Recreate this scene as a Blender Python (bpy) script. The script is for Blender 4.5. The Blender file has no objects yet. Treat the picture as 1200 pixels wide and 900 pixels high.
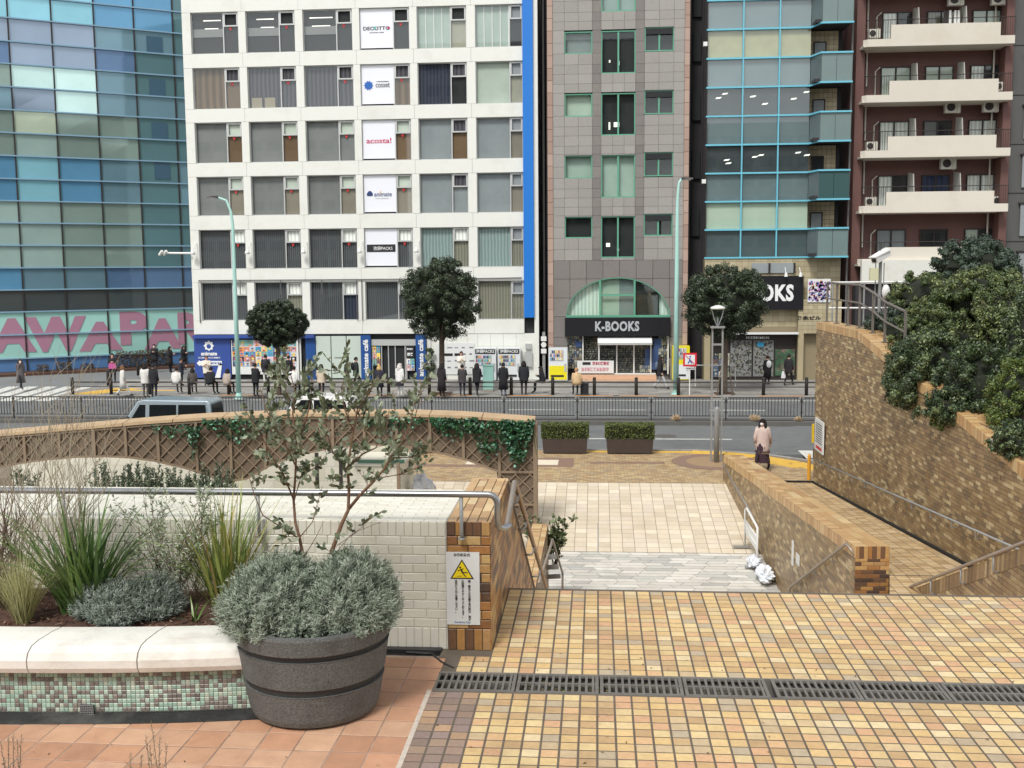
import bpy, math, random
from mathutils import Vector, Matrix
random.seed(7)
R = random.random
def U(a, b): return a + (b - a) * random.random()

# ------------------------------------------------------------------ camera
FPX, CAMZ = 1250.0, 6.2            # focal length in pixels of the 1200 px wide photograph, eye height above the street
_y, _p, _r = math.radians(4.57), math.atan(134 / FPX), 0.008
CF = Vector((-math.sin(_y) * math.cos(_p), math.cos(_y) * math.cos(_p), -math.sin(_p)))
_R0 = Vector((math.cos(_y), math.sin(_y), 0)); _U0 = _R0.cross(CF)
CR = _R0 * math.cos(_r) - _U0 * math.sin(_r); CU = _R0 * math.sin(_r) + _U0 * math.cos(_r)
sc = bpy.context.scene
cd = bpy.data.cameras.new('camera'); cam = bpy.data.objects.new('camera', cd); sc.collection.objects.link(cam)
m = Matrix.Identity(4)
for i in range(3): m[i][0] = CR[i]; m[i][1] = CU[i]; m[i][2] = -CF[i]
m[2][3] = CAMZ
cam.matrix_world = m
cd.sensor_width = 36; cd.lens = 36 * FPX / 1200; cd.clip_start = 0.05; cd.clip_end = 3000
sc.camera = cam
# ------------------------------------------------------------------ light
SUN_EL, SUN_AZ = math.radians(52), math.radians(200)
w = bpy.data.worlds.new('World'); sc.world = w; w.use_nodes = True
nt = w.node_tree; nt.nodes.clear()
sky = nt.nodes.new('ShaderNodeTexSky'); sky.sky_type = 'NISHITA'; sky.sun_disc = False
sky.sun_elevation = SUN_EL; sky.sun_rotation = SUN_AZ; sky.air_density = 1.0; sky.dust_density = 1.0; sky.ozone_density = 1.0
hs = nt.nodes.new('ShaderNodeHueSaturation'); hs.inputs['Saturation'].default_value = 0.10
bg = nt.nodes.new('ShaderNodeBackground'); bg.inputs['Strength'].default_value = 0.15
wo = nt.nodes.new('ShaderNodeOutputWorld')
nt.links.new(sky.outputs[0], hs.inputs['Color']); nt.links.new(hs.outputs[0], bg.inputs[0]); nt.links.new(bg.outputs[0], wo.inputs[0])
sl = bpy.data.lights.new('sun', 'SUN'); sl.energy = 1.9; sl.angle = math.radians(14); sl.color = (1.0, 0.975, 0.93)
so = bpy.data.objects.new('sun', sl); sc.collection.objects.link(so)
# direction towards the sun: same azimuth convention as the sky texture (rotation measured from +Y, clockwise seen from above)
sd = Vector((math.sin(SUN_AZ) * math.cos(SUN_EL), math.cos(SUN_AZ) * math.cos(SUN_EL), math.sin(SUN_EL)))
so.rotation_euler = sd.to_track_quat('Z', 'Y').to_euler(); so.location = (0, 0, 60)
sc.view_settings.view_transform = 'Standard'; sc.view_settings.look = 'None'
sc.view_settings.exposure = 0.44; sc.view_settings.gamma = 1
sc.cycles.max_bounces = 6; sc.cycles.transparent_max_bounces = 12

# ------------------------------------------------------------------ places read from the picture, on real planes
def ray(x, y): return CF + CR * ((x - 600) / FPX) + CU * ((450 - y) / FPX)
def GZ(x, y, z=0.0):
    d = ray(x, y); t = (z - CAMZ) / d.z; return Vector((t * d.x, t * d.y, z))
def GY(x, y, Y):
    d = ray(x, y); t = Y / d.y; return Vector((t * d.x, Y, CAMZ + t * d.z))
def pix(v):
    v = Vector(v) - Vector((0, 0, CAMZ)); c = v.dot(CF)
    if c < 0.05: return (-9999, -9999, c)
    return (600 + FPX * v.dot(CR) / c, 450 - FPX * v.dot(CU) / c, c)

# ------------------------------------------------------------------ materials
def S(r, g, b, k=1.0):
    f = lambda c: ((c / 255 + 0.055) / 1.055) ** 2.4 if c > 10 else c / 255 / 12.92
    return (min(f(r) * k, 1), min(f(g) * k, 1), min(f(b) * k, 1))
MATS = {}
def mat(name, col=(.5, .5, .5), rough=.7, pal=None, vary=.0, nscale=6., ncon=0.0, bump=0., bscale=40., metal=0., spec=.5,
        stain=None, sscale=1.0, samt=.5, emit=None, wave=None, coord='Object'):
    """col or a palette pal picked per piece; vary = brightness spread per piece; ncon = noise mottling; stain = second colour in patches; wave=(scale, amount, axis) folds"""
    if name in MATS: return MATS[name]
    m = bpy.data.materials.new(name); m.use_nodes = True; nt = m.node_tree; N = nt.nodes; L = nt.links
    b = N['Principled BSDF']; b.inputs['Roughness'].default_value = rough; b.inputs['Metallic'].default_value = metal
    b.inputs['Specular IOR Level'].default_value = spec
    tc = N.new('ShaderNodeTexCoord').outputs[coord] if coord != 'World' else N.new('ShaderNodeNewGeometry').outputs['Position']
    oi = N.new('ShaderNodeObjectInfo'); at = N.new('ShaderNodeAttribute'); at.attribute_name = 'rnd'
    ad = N.new('ShaderNodeMath'); ad.operation = 'ADD'; L.new(oi.outputs['Random'], ad.inputs[0]); L.new(at.outputs['Fac'], ad.inputs[1])
    fr = N.new('ShaderNodeMath'); fr.operation = 'FRACT'; L.new(ad.outputs[0], fr.inputs[0]); rnd = fr.outputs[0]
    if pal:
        cr = N.new('ShaderNodeValToRGB'); cr.color_ramp.interpolation = 'CONSTANT'
        el = cr.color_ramp.elements; n = len(pal)
        el[0].position = 0; el[0].color = (*pal[0], 1); el[1].position = 1 / n if n > 1 else 1; el[1].color = (*pal[min(1, n - 1)], 1)
        for i in range(2, n): e = el.new(i / n); e.color = (*pal[i], 1)
        L.new(rnd, cr.inputs[0]); out = cr.outputs[0]
    else:
        rgb = N.new('ShaderNodeRGB'); rgb.outputs[0].default_value = (*col, 1); out = rgb.outputs[0]
    def mul(o, fac_socket):
        v = N.new('ShaderNodeVectorMath'); v.operation = 'SCALE'; L.new(o, v.inputs[0]); L.new(fac_socket, v.inputs['Scale']); return v.outputs[0]
    def noise(scale, det=5, rg=.6):
        n_ = N.new('ShaderNodeTexNoise'); n_.inputs['Scale'].default_value = scale; n_.inputs['Detail'].default_value = det
        n_.inputs['Roughness'].default_value = rg; L.new(tc, n_.inputs['Vector']); return n_.outputs[0]
    def mr(o, a, b_, c, d):
        x = N.new('ShaderNodeMapRange'); x.inputs[1].default_value = a; x.inputs[2].default_value = b_; x.inputs[3].default_value = c; x.inputs[4].default_value = d
        L.new(o, x.inputs[0]); return x.outputs[0]
    if vary:
        wn = N.new('ShaderNodeTexWhiteNoise'); wn.noise_dimensions = '1D'; L.new(rnd, wn.inputs['W'])
        out = mul(out, mr(wn.outputs['Value'], 0, 1, 1 - vary, 1 + vary))
    if ncon: out = mul(out, mr(noise(nscale), .25, .75, 1 - ncon, 1 + ncon))
    if stain:
        mx = N.new('ShaderNodeMix'); mx.data_type = 'RGBA'; L.new(mr(noise(sscale, 8, .7), .5, .72, 0, samt), mx.inputs[0])
        L.new(out, mx.inputs[6]); mx.inputs[7].default_value = (*stain, 1); out = mx.outputs[2]
    if wave:
        wv = N.new('ShaderNodeTexWave'); wv.inputs['Scale'].default_value = wave[0]; wv.inputs['Distortion'].default_value = 1.5
        wv.inputs['Detail'].default_value = 2; wv.bands_direction = wave[2]; L.new(tc, wv.inputs[0]); out = mul(out, mr(wv.outputs['Fac'], 0, 1, 1 - wave[1], 1 + wave[1] * .4))
    L.new(out, b.inputs['Base Color'])
    if bump:
        bp = N.new('ShaderNodeBump'); bp.inputs['Strength'].default_value = bump; bp.inputs['Distance'].default_value = .01
        L.new(noise(bscale), bp.inputs['Height']); L.new(bp.outputs[0], b.inputs['Normal'])
    if emit: b.inputs['Emission Color'].default_value = (*emit[0], 1); b.inputs['Emission Strength'].default_value = emit[1]
    MATS[name] = m; return m
def glass(name, tint=(.8, .9, .88), refl=.12, rough=.02):
    if name in MATS: return MATS[name]
    m = bpy.data.materials.new(name); m.use_nodes = True; nt = m.node_tree; N = nt.nodes; L = nt.links; N.clear()
    o = N.new('ShaderNodeOutputMaterial'); t = N.new('ShaderNodeBsdfTransparent'); t.inputs[0].default_value = (*tint, 1)
    g = N.new('ShaderNodeBsdfGlossy'); g.inputs['Roughness'].default_value = rough; g.inputs[0].default_value = (.9, .95, .95, 1)
    lw = N.new('ShaderNodeLayerWeight'); lw.inputs[0].default_value = .35
    mrr = N.new('ShaderNodeMapRange'); mrr.inputs[3].default_value = refl; mrr.inputs[4].default_value = 1
    pw_ = N.new('ShaderNodeMath'); pw_.operation = 'POWER'; pw_.inputs[1].default_value = 5; lw.inputs[0].default_value = .5
    L.new(lw.outputs['Facing'], pw_.inputs[0]); L.new(pw_.outputs[0], mrr.inputs[0]); mx = N.new('ShaderNodeMixShader')
    L.new(mrr.outputs[0], mx.inputs[0]); L.new(t.outputs[0], mx.inputs[1]); L.new(g.outputs[0], mx.inputs[2]); L.new(mx.outputs[0], o.inputs[0])
    MATS[name] = m; return m

# ------------------------------------------------------------------ meshes and objects
COL = sc.collection
def tag(o, label=None, cat=None, group=None, kind=None):
    if label: o['label'] = label
    if cat: o['category'] = cat
    if group: o['group'] = group
    if kind: o['kind'] = kind
    return o
def empty(name, loc=(0, 0, 0), rz=0, label=None, cat=None, group=None):
    o = bpy.data.objects.new(name, None); COL.objects.link(o); o.location = loc; o.rotation_euler = (0, 0, rz); o.empty_display_size = .1
    return tag(o, label, cat, group)
def wmat(o):
    b = Matrix.LocRotScale(o.location, o.rotation_euler, o.scale)
    return b if o.parent is None else wmat(o.parent) @ o.matrix_parent_inverse @ b
def link(name, me, parent=None, loc=None, rot=None):
    o = bpy.data.objects.new(name, me); COL.objects.link(o)
    if parent is not None: o.parent = parent; o.matrix_parent_inverse = wmat(parent).inverted()   # everything is built in world coordinates
    if loc is not None: o.location = loc
    if rot is not None: o.rotation_euler = rot
    return o
def copy_tree(o, parent=None, **kw):
    c = o.copy(); COL.objects.link(c); c.parent = parent
    for ch in [x for x in o.children]: copy_tree(ch, c)
    return c
class MB:
    def __init__(s): s.v = []; s.f = []; s.r = []; s.m = []; s.mi = 0; s.rn = 0.
    def face(s, idx): s.f.append(idx); s.r.append(s.rn); s.m.append(s.mi)
    def poly(s, pts, rn=None):
        if rn is not None: s.rn = rn
        n = len(s.v); s.v.extend([tuple(p) for p in pts]); s.face(tuple(range(n, n + len(pts)))); return s
    def box(s, x0, x1, y0, y1, z0, z1, rn=None):
        return s.hexa([(x0, y0, z0), (x1, y0, z0), (x1, y1, z0), (x0, y1, z0), (x0, y0, z1), (x1, y0, z1), (x1, y1, z1), (x0, y1, z1)], rn)
    def hexa(s, p, rn=None):
        if rn is not None: s.rn = rn
        n = len(s.v); s.v.extend([tuple(q) for q in p])
        for f in ((0, 3, 2, 1), (4, 5, 6, 7), (0, 1, 5, 4), (1, 2, 6, 5), (2, 3, 7, 6), (3, 0, 4, 7)): s.face(tuple(n + i for i in f))
        return s
    def bar(s, a, b, w, h=None, up=(0, 0, 1), rn=None):
        a = Vector(a); b = Vector(b); h = h or w; d = (b - a).normalized(); u = Vector(up)
        if abs(d.dot(u)) > .95: u = Vector((0, 1, 0))
        x = d.cross(u).normalized() * w / 2; z = x.cross(d).normalized() * h / 2
        return s.hexa([a - x - z, a + x - z, b + x - z, b - x - z, a - x + z, a + x + z, b + x + z, b - x + z], rn)
    def tube(s, pts, r, n=6, cap=True, rn=None):
        if rn is not None: s.rn = rn
        pts = [Vector(p) for p in pts]; k = len(pts); rs = r if isinstance(r, (list, tuple)) else [r] * k
        base = len(s.v); prev = None
        for i, p in enumerate(pts):
            d = (pts[min(i + 1, k - 1)] - pts[max(i - 1, 0)])
            d = d.normalized() if d.length > 1e-9 else Vector((0, 0, 1))
            if prev is None:
                x = d.cross(Vector((0, 0, 1)) if abs(d.z) < .9 else Vector((1, 0, 0))).normalized()
            else:
                x = prev - d * prev.dot(d); x = x.normalized() if x.length > 1e-6 else d.orthogonal().normalized()
            prev = x; y = d.cross(x)
            for j in range(n):
                a = 2 * math.pi * j / n; s.v.append(tuple(p + (x * math.cos(a) + y * math.sin(a)) * rs[i]))
        for i in range(k - 1):
            for j in range(n):
                a = base + i * n + j; b = base + i * n + (j + 1) % n; s.face((a, b, b + n, a + n))
        if cap: s.face(tuple(base + j for j in reversed(range(n)))); s.face(tuple(base + (k - 1) * n + j for j in range(n)))
        return s
    def lathe(s, prof, n=24, c=(0, 0, 0), sx=1, sy=1, rn=None):
        if rn is not None: s.rn = rn
        base = len(s.v)
        for (r, z) in prof:
            for j in range(n):
                a = 2 * math.pi * j / n; s.v.append((c[0] + r * sx * math.cos(a), c[1] + r * sy * math.sin(a), c[2] + z))
        for i in range(len(prof) - 1):
            for j in range(n):
                a = base + i * n + j; b = base + i * n + (j + 1) % n; s.face((a, b, b + n, a + n))
        if prof[0][0] > 1e-4: s.face(tuple(base + j for j in reversed(range(n))))
        if prof[-1][0] > 1e-4: s.face(tuple(base + (len(prof) - 1) * n + j for j in range(n)))
        return s
    def prism(s, poly, z0, z1, O=(0, 0, 0), X=(1, 0, 0), Y=(0, 1, 0), Zd=(0, 0, 1), rn=None):
        """extrude a 2D polygon (counter-clockwise in X,Y) along Zd from z0 to z1"""
        if rn is not None: s.rn = rn
        O = Vector(O); X = Vector(X); Y = Vector(Y); Zd = Vector(Zd); n = len(poly); b = len(s.v)
        for z in (z0, z1):
            for (x, y) in poly: s.v.append(tuple(O + X * x + Y * y + Zd * z))
        s.face(tuple(b + i for i in reversed(range(n)))); s.face(tuple(b + n + i for i in range(n)))
        for i in range(n): j = (i + 1) % n; s.face((b + i, b + j, b + n + j, b + n + i))
        return s
    def blob(s, c, r, n=10, k=7, j=0., rn=None):
        prof = []
        if rn is not None: s.rn = rn
        base = len(s.v)
        for i in range(k + 1):
            t = math.pi * i / k
            for q in range(n):
                a = 2 * math.pi * q / n; jj = 1 + U(-j, j)
                s.v.append((c[0] + r[0] * jj * math.sin(t) * math.cos(a), c[1] + r[1] * jj * math.sin(t) * math.sin(a), c[2] - r[2] * jj * math.cos(t)))
        for i in range(k):
            for q in range(n):
                a = base + i * n + q; b = base + i * n + (q + 1) % n; s.face((a, b, b + n, a + n))
        return s
    def mesh(s, name, mats, smooth=False):
        me = bpy.data.meshes.new(name); me.from_pydata(s.v, [], s.f)
        if not isinstance(mats, (list, tuple)): mats = [mats]
        for m_ in mats: me.materials.append(m_)
        at = me.attributes.new('rnd', 'FLOAT', 'FACE'); at.data.foreach_set('value', s.r)
        if any(s.m): me.polygons.foreach_set('material_index', s.m)
        if smooth: me.polygons.foreach_set('use_smooth', [True] * len(s.f))
        me.update(); return me
    def build(s, name, mats, parent=None, smooth=False, loc=None, rot=None, **tg):
        o = link(name, s.mesh(name, mats, smooth), parent, loc, rot)
        if smooth == 'auto': pass
        return tag(o, **tg) if tg else o
def chamfer(mb, poly, t, c, O, X, Y, N, rn=0.):
    """a flat piece: convex polygon in (X,Y), rising t along N with chamfered top edge c"""
    cx = sum(p[0] for p in poly) / len(poly); cy = sum(p[1] for p in poly) / len(poly); n = len(poly); b = len(mb.v); mb.rn = rn
    if c:
        w_ = max(1e-3, min(max(p[0] for p in poly) - min(p[0] for p in poly), max(p[1] for p in poly) - min(p[1] for p in poly)))
        c = min(c, w_ * .25)
        mx = max(abs(p[0] - cx) for p in poly); my = max(abs(p[1] - cy) for p in poly)
        ins = [(p[0] - c * (p[0] - cx) / max(mx, 1e-4), p[1] - c * (p[1] - cy) / max(my, 1e-4)) for p in poly]
        rings = [(poly, 0), (poly, t - c * .7), (ins, t)]
    else: rings = [(poly, 0), (poly, t)]
    for (pp, h) in rings:
        for (x, y) in pp: mb.v.append(tuple(O + X * x + Y * y + N * h))
    for k in range(len(rings) - 1):
        for i in range(n): j = (i + 1) % n; mb.face((b + k * n + i, b + k * n + j, b + (k + 1) * n + j, b + (k + 1) * n + i))
    mb.face(tuple(b + (len(rings) - 1) * n + i for i in range(n)))
def clip(poly, a, b, c):
    """keep a*x+b*y<=c"""
    out = []; n = len(poly)
    for i in range(n):
        p, q = poly[i], poly[(i + 1) % n]; dp = a * p[0] + b * p[1] - c; dq = a * q[0] + b * q[1] - c
        if dp <= 0: out.append(p)
        if (dp < 0 < dq) or (dq < 0 < dp): t = dp / (dp - dq); out.append((p[0] + (q[0] - p[0]) * t, p[1] + (q[1] - p[1]) * t))
    return out if len(out) >= 3 else None
def lay(name, parent, mt, polys, O, X, Y, N, t=.006, c=.002, limit=300, jit=0.0, minpx=9):
    """lay flat pieces (uv polygons) on the plane O,X,Y rising along N. The largest in view become parts, the rest one joined part"""
    O = Vector(O); X = Vector(X).normalized(); Y = Vector(Y).normalized(); N = Vector(N).normalized()
    if X.cross(Y).dot(N) < 0: X, Y = Y, X; polys = [[(b, a) for a, b in p] if p else p for p in polys]
    items = []
    for p in polys:
        if not p: continue
        cx = sum(q[0] for q in p) / len(p); cy = sum(q[1] for q in p) / len(p); wc = O + X * cx + Y * cy; px = pix(wc)
        ww = max(q[0] for q in p) - min(q[0] for q in p); hh = max(q[1] for q in p) - min(q[1] for q in p)
        a = pix(wc - X * ww / 2); b_ = pix(wc + X * ww / 2); a2 = pix(wc - Y * hh / 2); b2 = pix(wc + Y * hh / 2)
        size = max(abs(a[0] - b_[0]) + abs(a[1] - b_[1]), abs(a2[0] - b2[0]) + abs(a2[1] - b2[1])) if px[2] > .05 else 0
        inv = -30 < px[0] < 1230 and -30 < px[1] < 930
        items.append((inv and size >= minpx, size, cx, cy, p))
    items.sort(key=lambda i: (not i[0], -i[1])); cache = {}; mb = MB(); rot = Matrix((X, Y, N)).transposed().to_euler()
    k = 0
    for (ok, size, cx, cy, p) in items:
        h = t + U(-jit, jit)
        if ok and k < limit:
            k += 1; lp = [(round(q[0] - cx, 4), round(q[1] - cy, 4)) for q in p]; key = tuple(lp)
            if key not in cache:
                mm = MB(); chamfer(mm, lp, t, c, Vector((0, 0, 0)), Vector((1, 0, 0)), Vector((0, 1, 0)), Vector((0, 0, 1))); cache[key] = mm.mesh(name, mt)
            link(name, cache[key], parent, O + X * cx + Y * cy + N * (h - t), rot)
        else: chamfer(mb, p, h, c if size > 6 else 0, O, X, Y, N, R())
    if mb.f: mb.build(name if k == 0 else name + '_field', mt, parent, kind='stuff')
def grid(u0, u1, v0, v1, w, h, g, off=0., rects=None, jx=0, soldier=False):
    """pieces of pitch w x h with joint g; every other row shifted by off"""
    out = []; j = 0; v = v0
    while v < v1 - 1e-6:
        u = u0 - (off * w if j % 2 else 0)
        while u < u1 - 1e-6:
            a, b = max(u, u0), min(u + w - g, u1); c_, d = v, min(v + h - g, v1)
            if b - a > g and d - c_ > g * .5: out.append([(a, c_), (b, c_), (b, d), (a, d)])
            u += w
        v += h; j += 1
    return out
_tc = {}
def text(s, h, loc, mt, parent=None, name='lettering', bold=0., sx=1., depth=.01, rz=0., align='CENTER', vert=False, rx=math.pi / 2, ry=0., spacing=1., wid=None, hei=None):
    cu = bpy.data.curves.new('t', 'FONT'); cu.body = s; cu.size = h * 1.37; cu.offset = bold * h; cu.extrude = depth / 2; cu.align_x = align; cu.align_y = 'CENTER'
    cu.resolution_u = 3; cu.space_character = spacing
    o = bpy.data.objects.new('t', cu); COL.objects.link(o)
    bpy.context.view_layer.update()
    me = bpy.data.meshes.new_from_object(o.evaluated_get(bpy.context.evaluated_depsgraph_get()))
    bpy.data.objects.remove(o); bpy.data.curves.remove(cu)
    if sx != 1:
        for v in me.vertices: v.co.x *= sx
    if wid or hei:
        xs = [v.co.x for v in me.vertices]; ys = [v.co.y for v in me.vertices]; kx = wid / (max(xs) - min(xs)) if wid else 1; ky = hei / (max(ys) - min(ys)) if hei else 1
        mx, my = (max(xs) + min(xs)) / 2, (max(ys) + min(ys)) / 2
        for v in me.vertices: v.co.x = (v.co.x - mx) * kx; v.co.y = (v.co.y - my) * ky
    me.materials.clear(); me.materials.append(mt)
    for p_ in me.polygons: p_.material_index = 0
    q = link(name, me, parent, loc, (rx, ry, rz)); return q

def scribble(cx, y, cz, w, h, mt, parent, name='small_print'):
    """print too small to read in the photograph: a row of little stroke blocks"""
    mb = MB(); x = cx - w / 2
    while x < cx + w / 2 - h * .3:
        k = h * U(.5, .9); mb.box(x, x + k * .25, y - .004, y, cz - h / 2, cz + h / 2); mb.box(x + k * .25, x + k, y - .004, y, cz + h * U(-.4, .3), cz + h * U(.3, .5)); mb.box(x + k * .25, x + k * .9, y - .004, y, cz - h * .5, cz - h * .3); x += k + h * .2
    mb.build(name, mt, parent)
# ================================================================== materials of the near setting
TZ = 3.70                                       # terrace height
PAV = [S(*c, .93) for c in ((224,194,138),(216,184,130),(228,202,150),(208,172,122),(220,180,134),(214,188,144),(202,170,124),(226,192,136),(214,170,130),(232,210,166),(204,180,142),(196,162,118),(222,188,130),(192,174,146),(226,200,146))]
m_pav = mat('glazed_paver', rough=.5, pal=PAV, vary=.05, nscale=35, ncon=.13, bump=.25, bscale=120, stain=S(140,114,84), sscale=1.3, samt=.42, coord='World')
m_gpav = mat('grey_brown_paver', rough=.65, pal=[S(*c) for c in ((142,122,110),(152,128,112),(132,114,106),(160,136,116),(146,126,118),(178,146,116))], vary=.1, nscale=40, ncon=.12, bump=.3, bscale=90, coord='World')
m_grout = mat('dark_grout', S(104,94,82), .9, nscale=8, ncon=.25, bump=.5, bscale=200, coord='World')
m_terra = mat('terracotta', rough=.6, pal=[S(*c, .86) for c in ((206,160,128),(200,152,120),(212,168,136),(194,146,116),(206,156,124),(214,172,140))], vary=.08, nscale=9, ncon=.12, bump=.2, bscale=60, stain=S(150,104,86), sscale=2.2, samt=.4, coord='World')
m_tgrout = mat('pale_grout', S(168,146,130), .9, nscale=10, ncon=.3, coord='World', stain=S(70,58,50), sscale=1.5, samt=.9)
m_white = mat('white_glazed_brick', rough=.35, pal=[S(*c) for c in ((226,222,206),(220,216,200),(230,227,213),(223,219,206))], vary=.03, nscale=7, ncon=.04, bump=.15, bscale=25, coord='World', stain=S(206,200,182), sscale=1.2, samt=.3)
m_wgrout = mat('white_grout', S(214,210,198), .9, ncon=.1, coord='World')
m_brick = mat('brown_brick', rough=.42, pal=[S(*c, .94) for c in ((152,124,88),(162,136,100),(142,117,86),(172,147,108),(133,111,84),(156,130,94),(202,182,142),(146,122,90),(166,142,104),(126,107,83),(154,131,98),(188,165,124))], vary=.05, nscale=30, ncon=.16, bump=.3, bscale=70, coord='World', stain=S(96,74,56), sscale=1.5, samt=.35)
m_brickp = mat('pillar_brick', rough=.4, pal=[S(*c, .85) for c in ((176,124,72),(190,142,84),(122,90,66),(198,156,100),(108,82,64),(182,134,80),(206,172,116),(150,104,66),(188,146,98),(90,70,58))], vary=.08, nscale=30, ncon=.18, bump=.3, bscale=70, coord='World')
m_bgrout = mat('brick_mortar', S(92,82,72), .9, ncon=.2, coord='World')
m_cope = mat('orange_coping_brick', rough=.4, pal=[S(*c, .88) for c in ((210,172,120),(198,158,108),(216,182,130),(188,146,102),(204,166,118),(222,194,146))], vary=.08, nscale=25, ncon=.1, bump=.2, bscale=60, coord='World')
m_steel = mat('brushed_steel', S(176,178,180), .32, metal=.9, nscale=3, ncon=.1, stain=S(120,118,114), sscale=3, samt=.4, coord='World')
m_gsteel = mat('grey_painted_steel', S(146,147,146), .45, metal=.1, nscale=4, ncon=.12, coord='World')
m_rsteel = mat('warm_tinted_steel', S(158,146,134), .4, metal=.4, nscale=4, ncon=.15, coord='World')  # grey silver metal; its warm reflection is put into the base colour
m_black = mat('black_rubbery_gutter', S(42,42,42), .55, nscale=6, ncon=.4, bump=.8, bscale=30, stain=S(110,108,104), sscale=2.5, samt=.5, coord='World')
m_iron = mat('grey_iron_grate', S(122,118,112), .6, metal=.2, nscale=10, ncon=.15, bump=.3, bscale=100, stain=S(84,74,66), sscale=4, samt=.5, coord='World')
m_hole = mat('drain_channel', S(24,23,22), .9)
m_lime = mat('limestone', S(230,228,220), .6, nscale=5, ncon=.07, bump=.3, bscale=30, stain=S(186,176,158), sscale=2.2, samt=.6, coord='World')
m_soil = mat('bark_soil', S(84,60,48), .95, nscale=30, ncon=.5, bump=1, bscale=60, coord='World')
m_conc = mat('concrete', S(150,146,138), .9, nscale=3, ncon=.12, bump=.3, bscale=60, coord='World')

# ================================================================== terrace in front of the camera
terrace = empty('terrace', (1, 6, TZ)); terrace['kind'] = 'structure'
mb = MB(); mb.box(-1.02, 5.6, 6.40, 8.16, TZ - .3, TZ - .0012); mb.box(-1.02, 4.6, 2.2, 6.09, TZ - .3, TZ - .0012)
mb.box(4.6, 9, 2.2, 6.09, TZ - .3, TZ - .006); mb.build('grout_bed', m_grout, terrace)
mb = MB(); mb.box(-9, -1.023, 2.2, 6.66, TZ - .3, TZ - .001); mb.build('tile_bed', m_tgrout, terrace)
# pavers beyond the drain (98 x 92 mm) and on this side of it
P = []
u = -.672
for (u, v0, v1) in [(-.68 + .0995 * i, 6.405, 8.15) for i in range(-2, 50)]:
    v = v0
    while v < v1 - .03: P.append([(u, v), (u + .0875, v), (u + .0875, min(v + .0785, v1)), (u, min(v + .0785, v1))]) if (u > -.70 or v < 6.6) else None; v += .0915
lay('paver', terrace, m_pav, P, (0, 0, TZ - .0012), (1, 0, 0), (0, 1, 0), (0, 0, 1), .0022, .0018, jit=.0004, limit=150)
P = []; P2 = []
for i in range(0, 52):
    u = -.985 + .0995 * i; v = 6.085 - .0905
    j = 0
    while v > 3.2:
        q = [(u, v), (u + .0875, v), (u + .0875, v + .0785), (u, v + .0785)]
        (P2 if i < 3 else P).append(q); v -= .0915; j += 1
lay('paver', terrace, m_pav, P, (0, 0, TZ - .0012), (1, 0, 0), (0, 1, 0), (0, 0, 1), .0022, .0018, limit=150, jit=.0004)
lay('grey_paver', terrace, m_gpav, P2, (0, 0, TZ - .0012), (1, 0, 0), (0, 1, 0), (0, 0, 1), .0022, .0018, limit=60, jit=.0004)
# terracotta tiles, turned a little against the pavers
P = []; k = math.tan(math.radians(0))
ux = Vector((1, -.012, 0)).normalized(); uy = Vector((.012, 1, 0)).normalized()
for i in range(0, 24):
    for j in range(0, 16):
        a = -.012 - .2 * (i + 1) - .0; b = .55 + .2 * j
        q = [(a, b), (a + .1925, b), (a + .1925, b + .1905), (a, b + .1905)]
        q = clip(q, 0, 1, 3.72)
        if q: P.append(q)
lay('terracotta_tile', terrace, m_terra, P, Vector((-1.0, 2.9, TZ - .001)), ux, uy, (0, 0, 1), .0025, .002, limit=220, jit=.0005)
MB().box(-1.0 - .012, -.985, 3.0, 6.1, TZ - .01, TZ + .002).build('edge_strip', mat('cement_strip', S(196, 184, 170), .9, ncon=.2, nscale=30, coord='World'), terrace)
# stair nosing at the far edge
MB().box(-.70, 5.6, 8.151, 8.19, TZ - .3, TZ - .004).build('edge_curb', m_grout, terrace)

# drain grate: frames with slots, six lengths
dr = empty('drain_grate', (1, 6.25, TZ), label='long grey slotted iron drain grate crossing the tiled terrace', cat='drain')
MB().box(-1.02, 4.8, 6.095, 6.395, TZ - .3, TZ - .12).build('channel', m_hole, dr)
MB().box(-1.0, 4.8, 6.09, 6.102, TZ - .15, TZ + .001).box(-1.0, 4.8, 6.388, 6.40, TZ - .15, TZ + .001).build('frame', m_iron, dr)
mb = MB(); L_ = .5; z1 = TZ + .002; z0 = TZ - .014
for yy in (6.105, 6.236, 6.367): mb.box(0, L_ - .006, yy, yy + .018, z0, z1)
for xx in (0, L_ - .026): mb.box(xx, xx + .02, 6.123, 6.236, z0, z1 - .001); mb.box(xx, xx + .02, 6.254, 6.367, z0, z1 - .001)
for i in range(1, 12):
    xx = .008 + i * .0405
    mb.box(xx, xx + .0145, 6.123, 6.236, z0, z1 - .001); mb.box(xx, xx + .0145, 6.254, 6.367, z0, z1 - .001)
gm = mb.mesh('grate_panel', m_iron)
for i in range(11): link('grate_panel', gm, dr, (-.985 + i * .503 + (0.03 if i > 3 else 0), 0, 0))
mb = MB()
for i in range(260):
    x = U(-.5, .1) if R() < .6 else U(-.9, 2.4); y = U(6.13, 6.36); mb.blob((x, y, TZ - .035), (.006, .006, .004), 5, 3, rn=R())
mb.build('debris', mat('leaf_bits', rough=.9, pal=[S(120, 130, 60), S(150, 140, 90), S(90, 100, 50), S(170, 150, 110)]), dr, kind='stuff')

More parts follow.
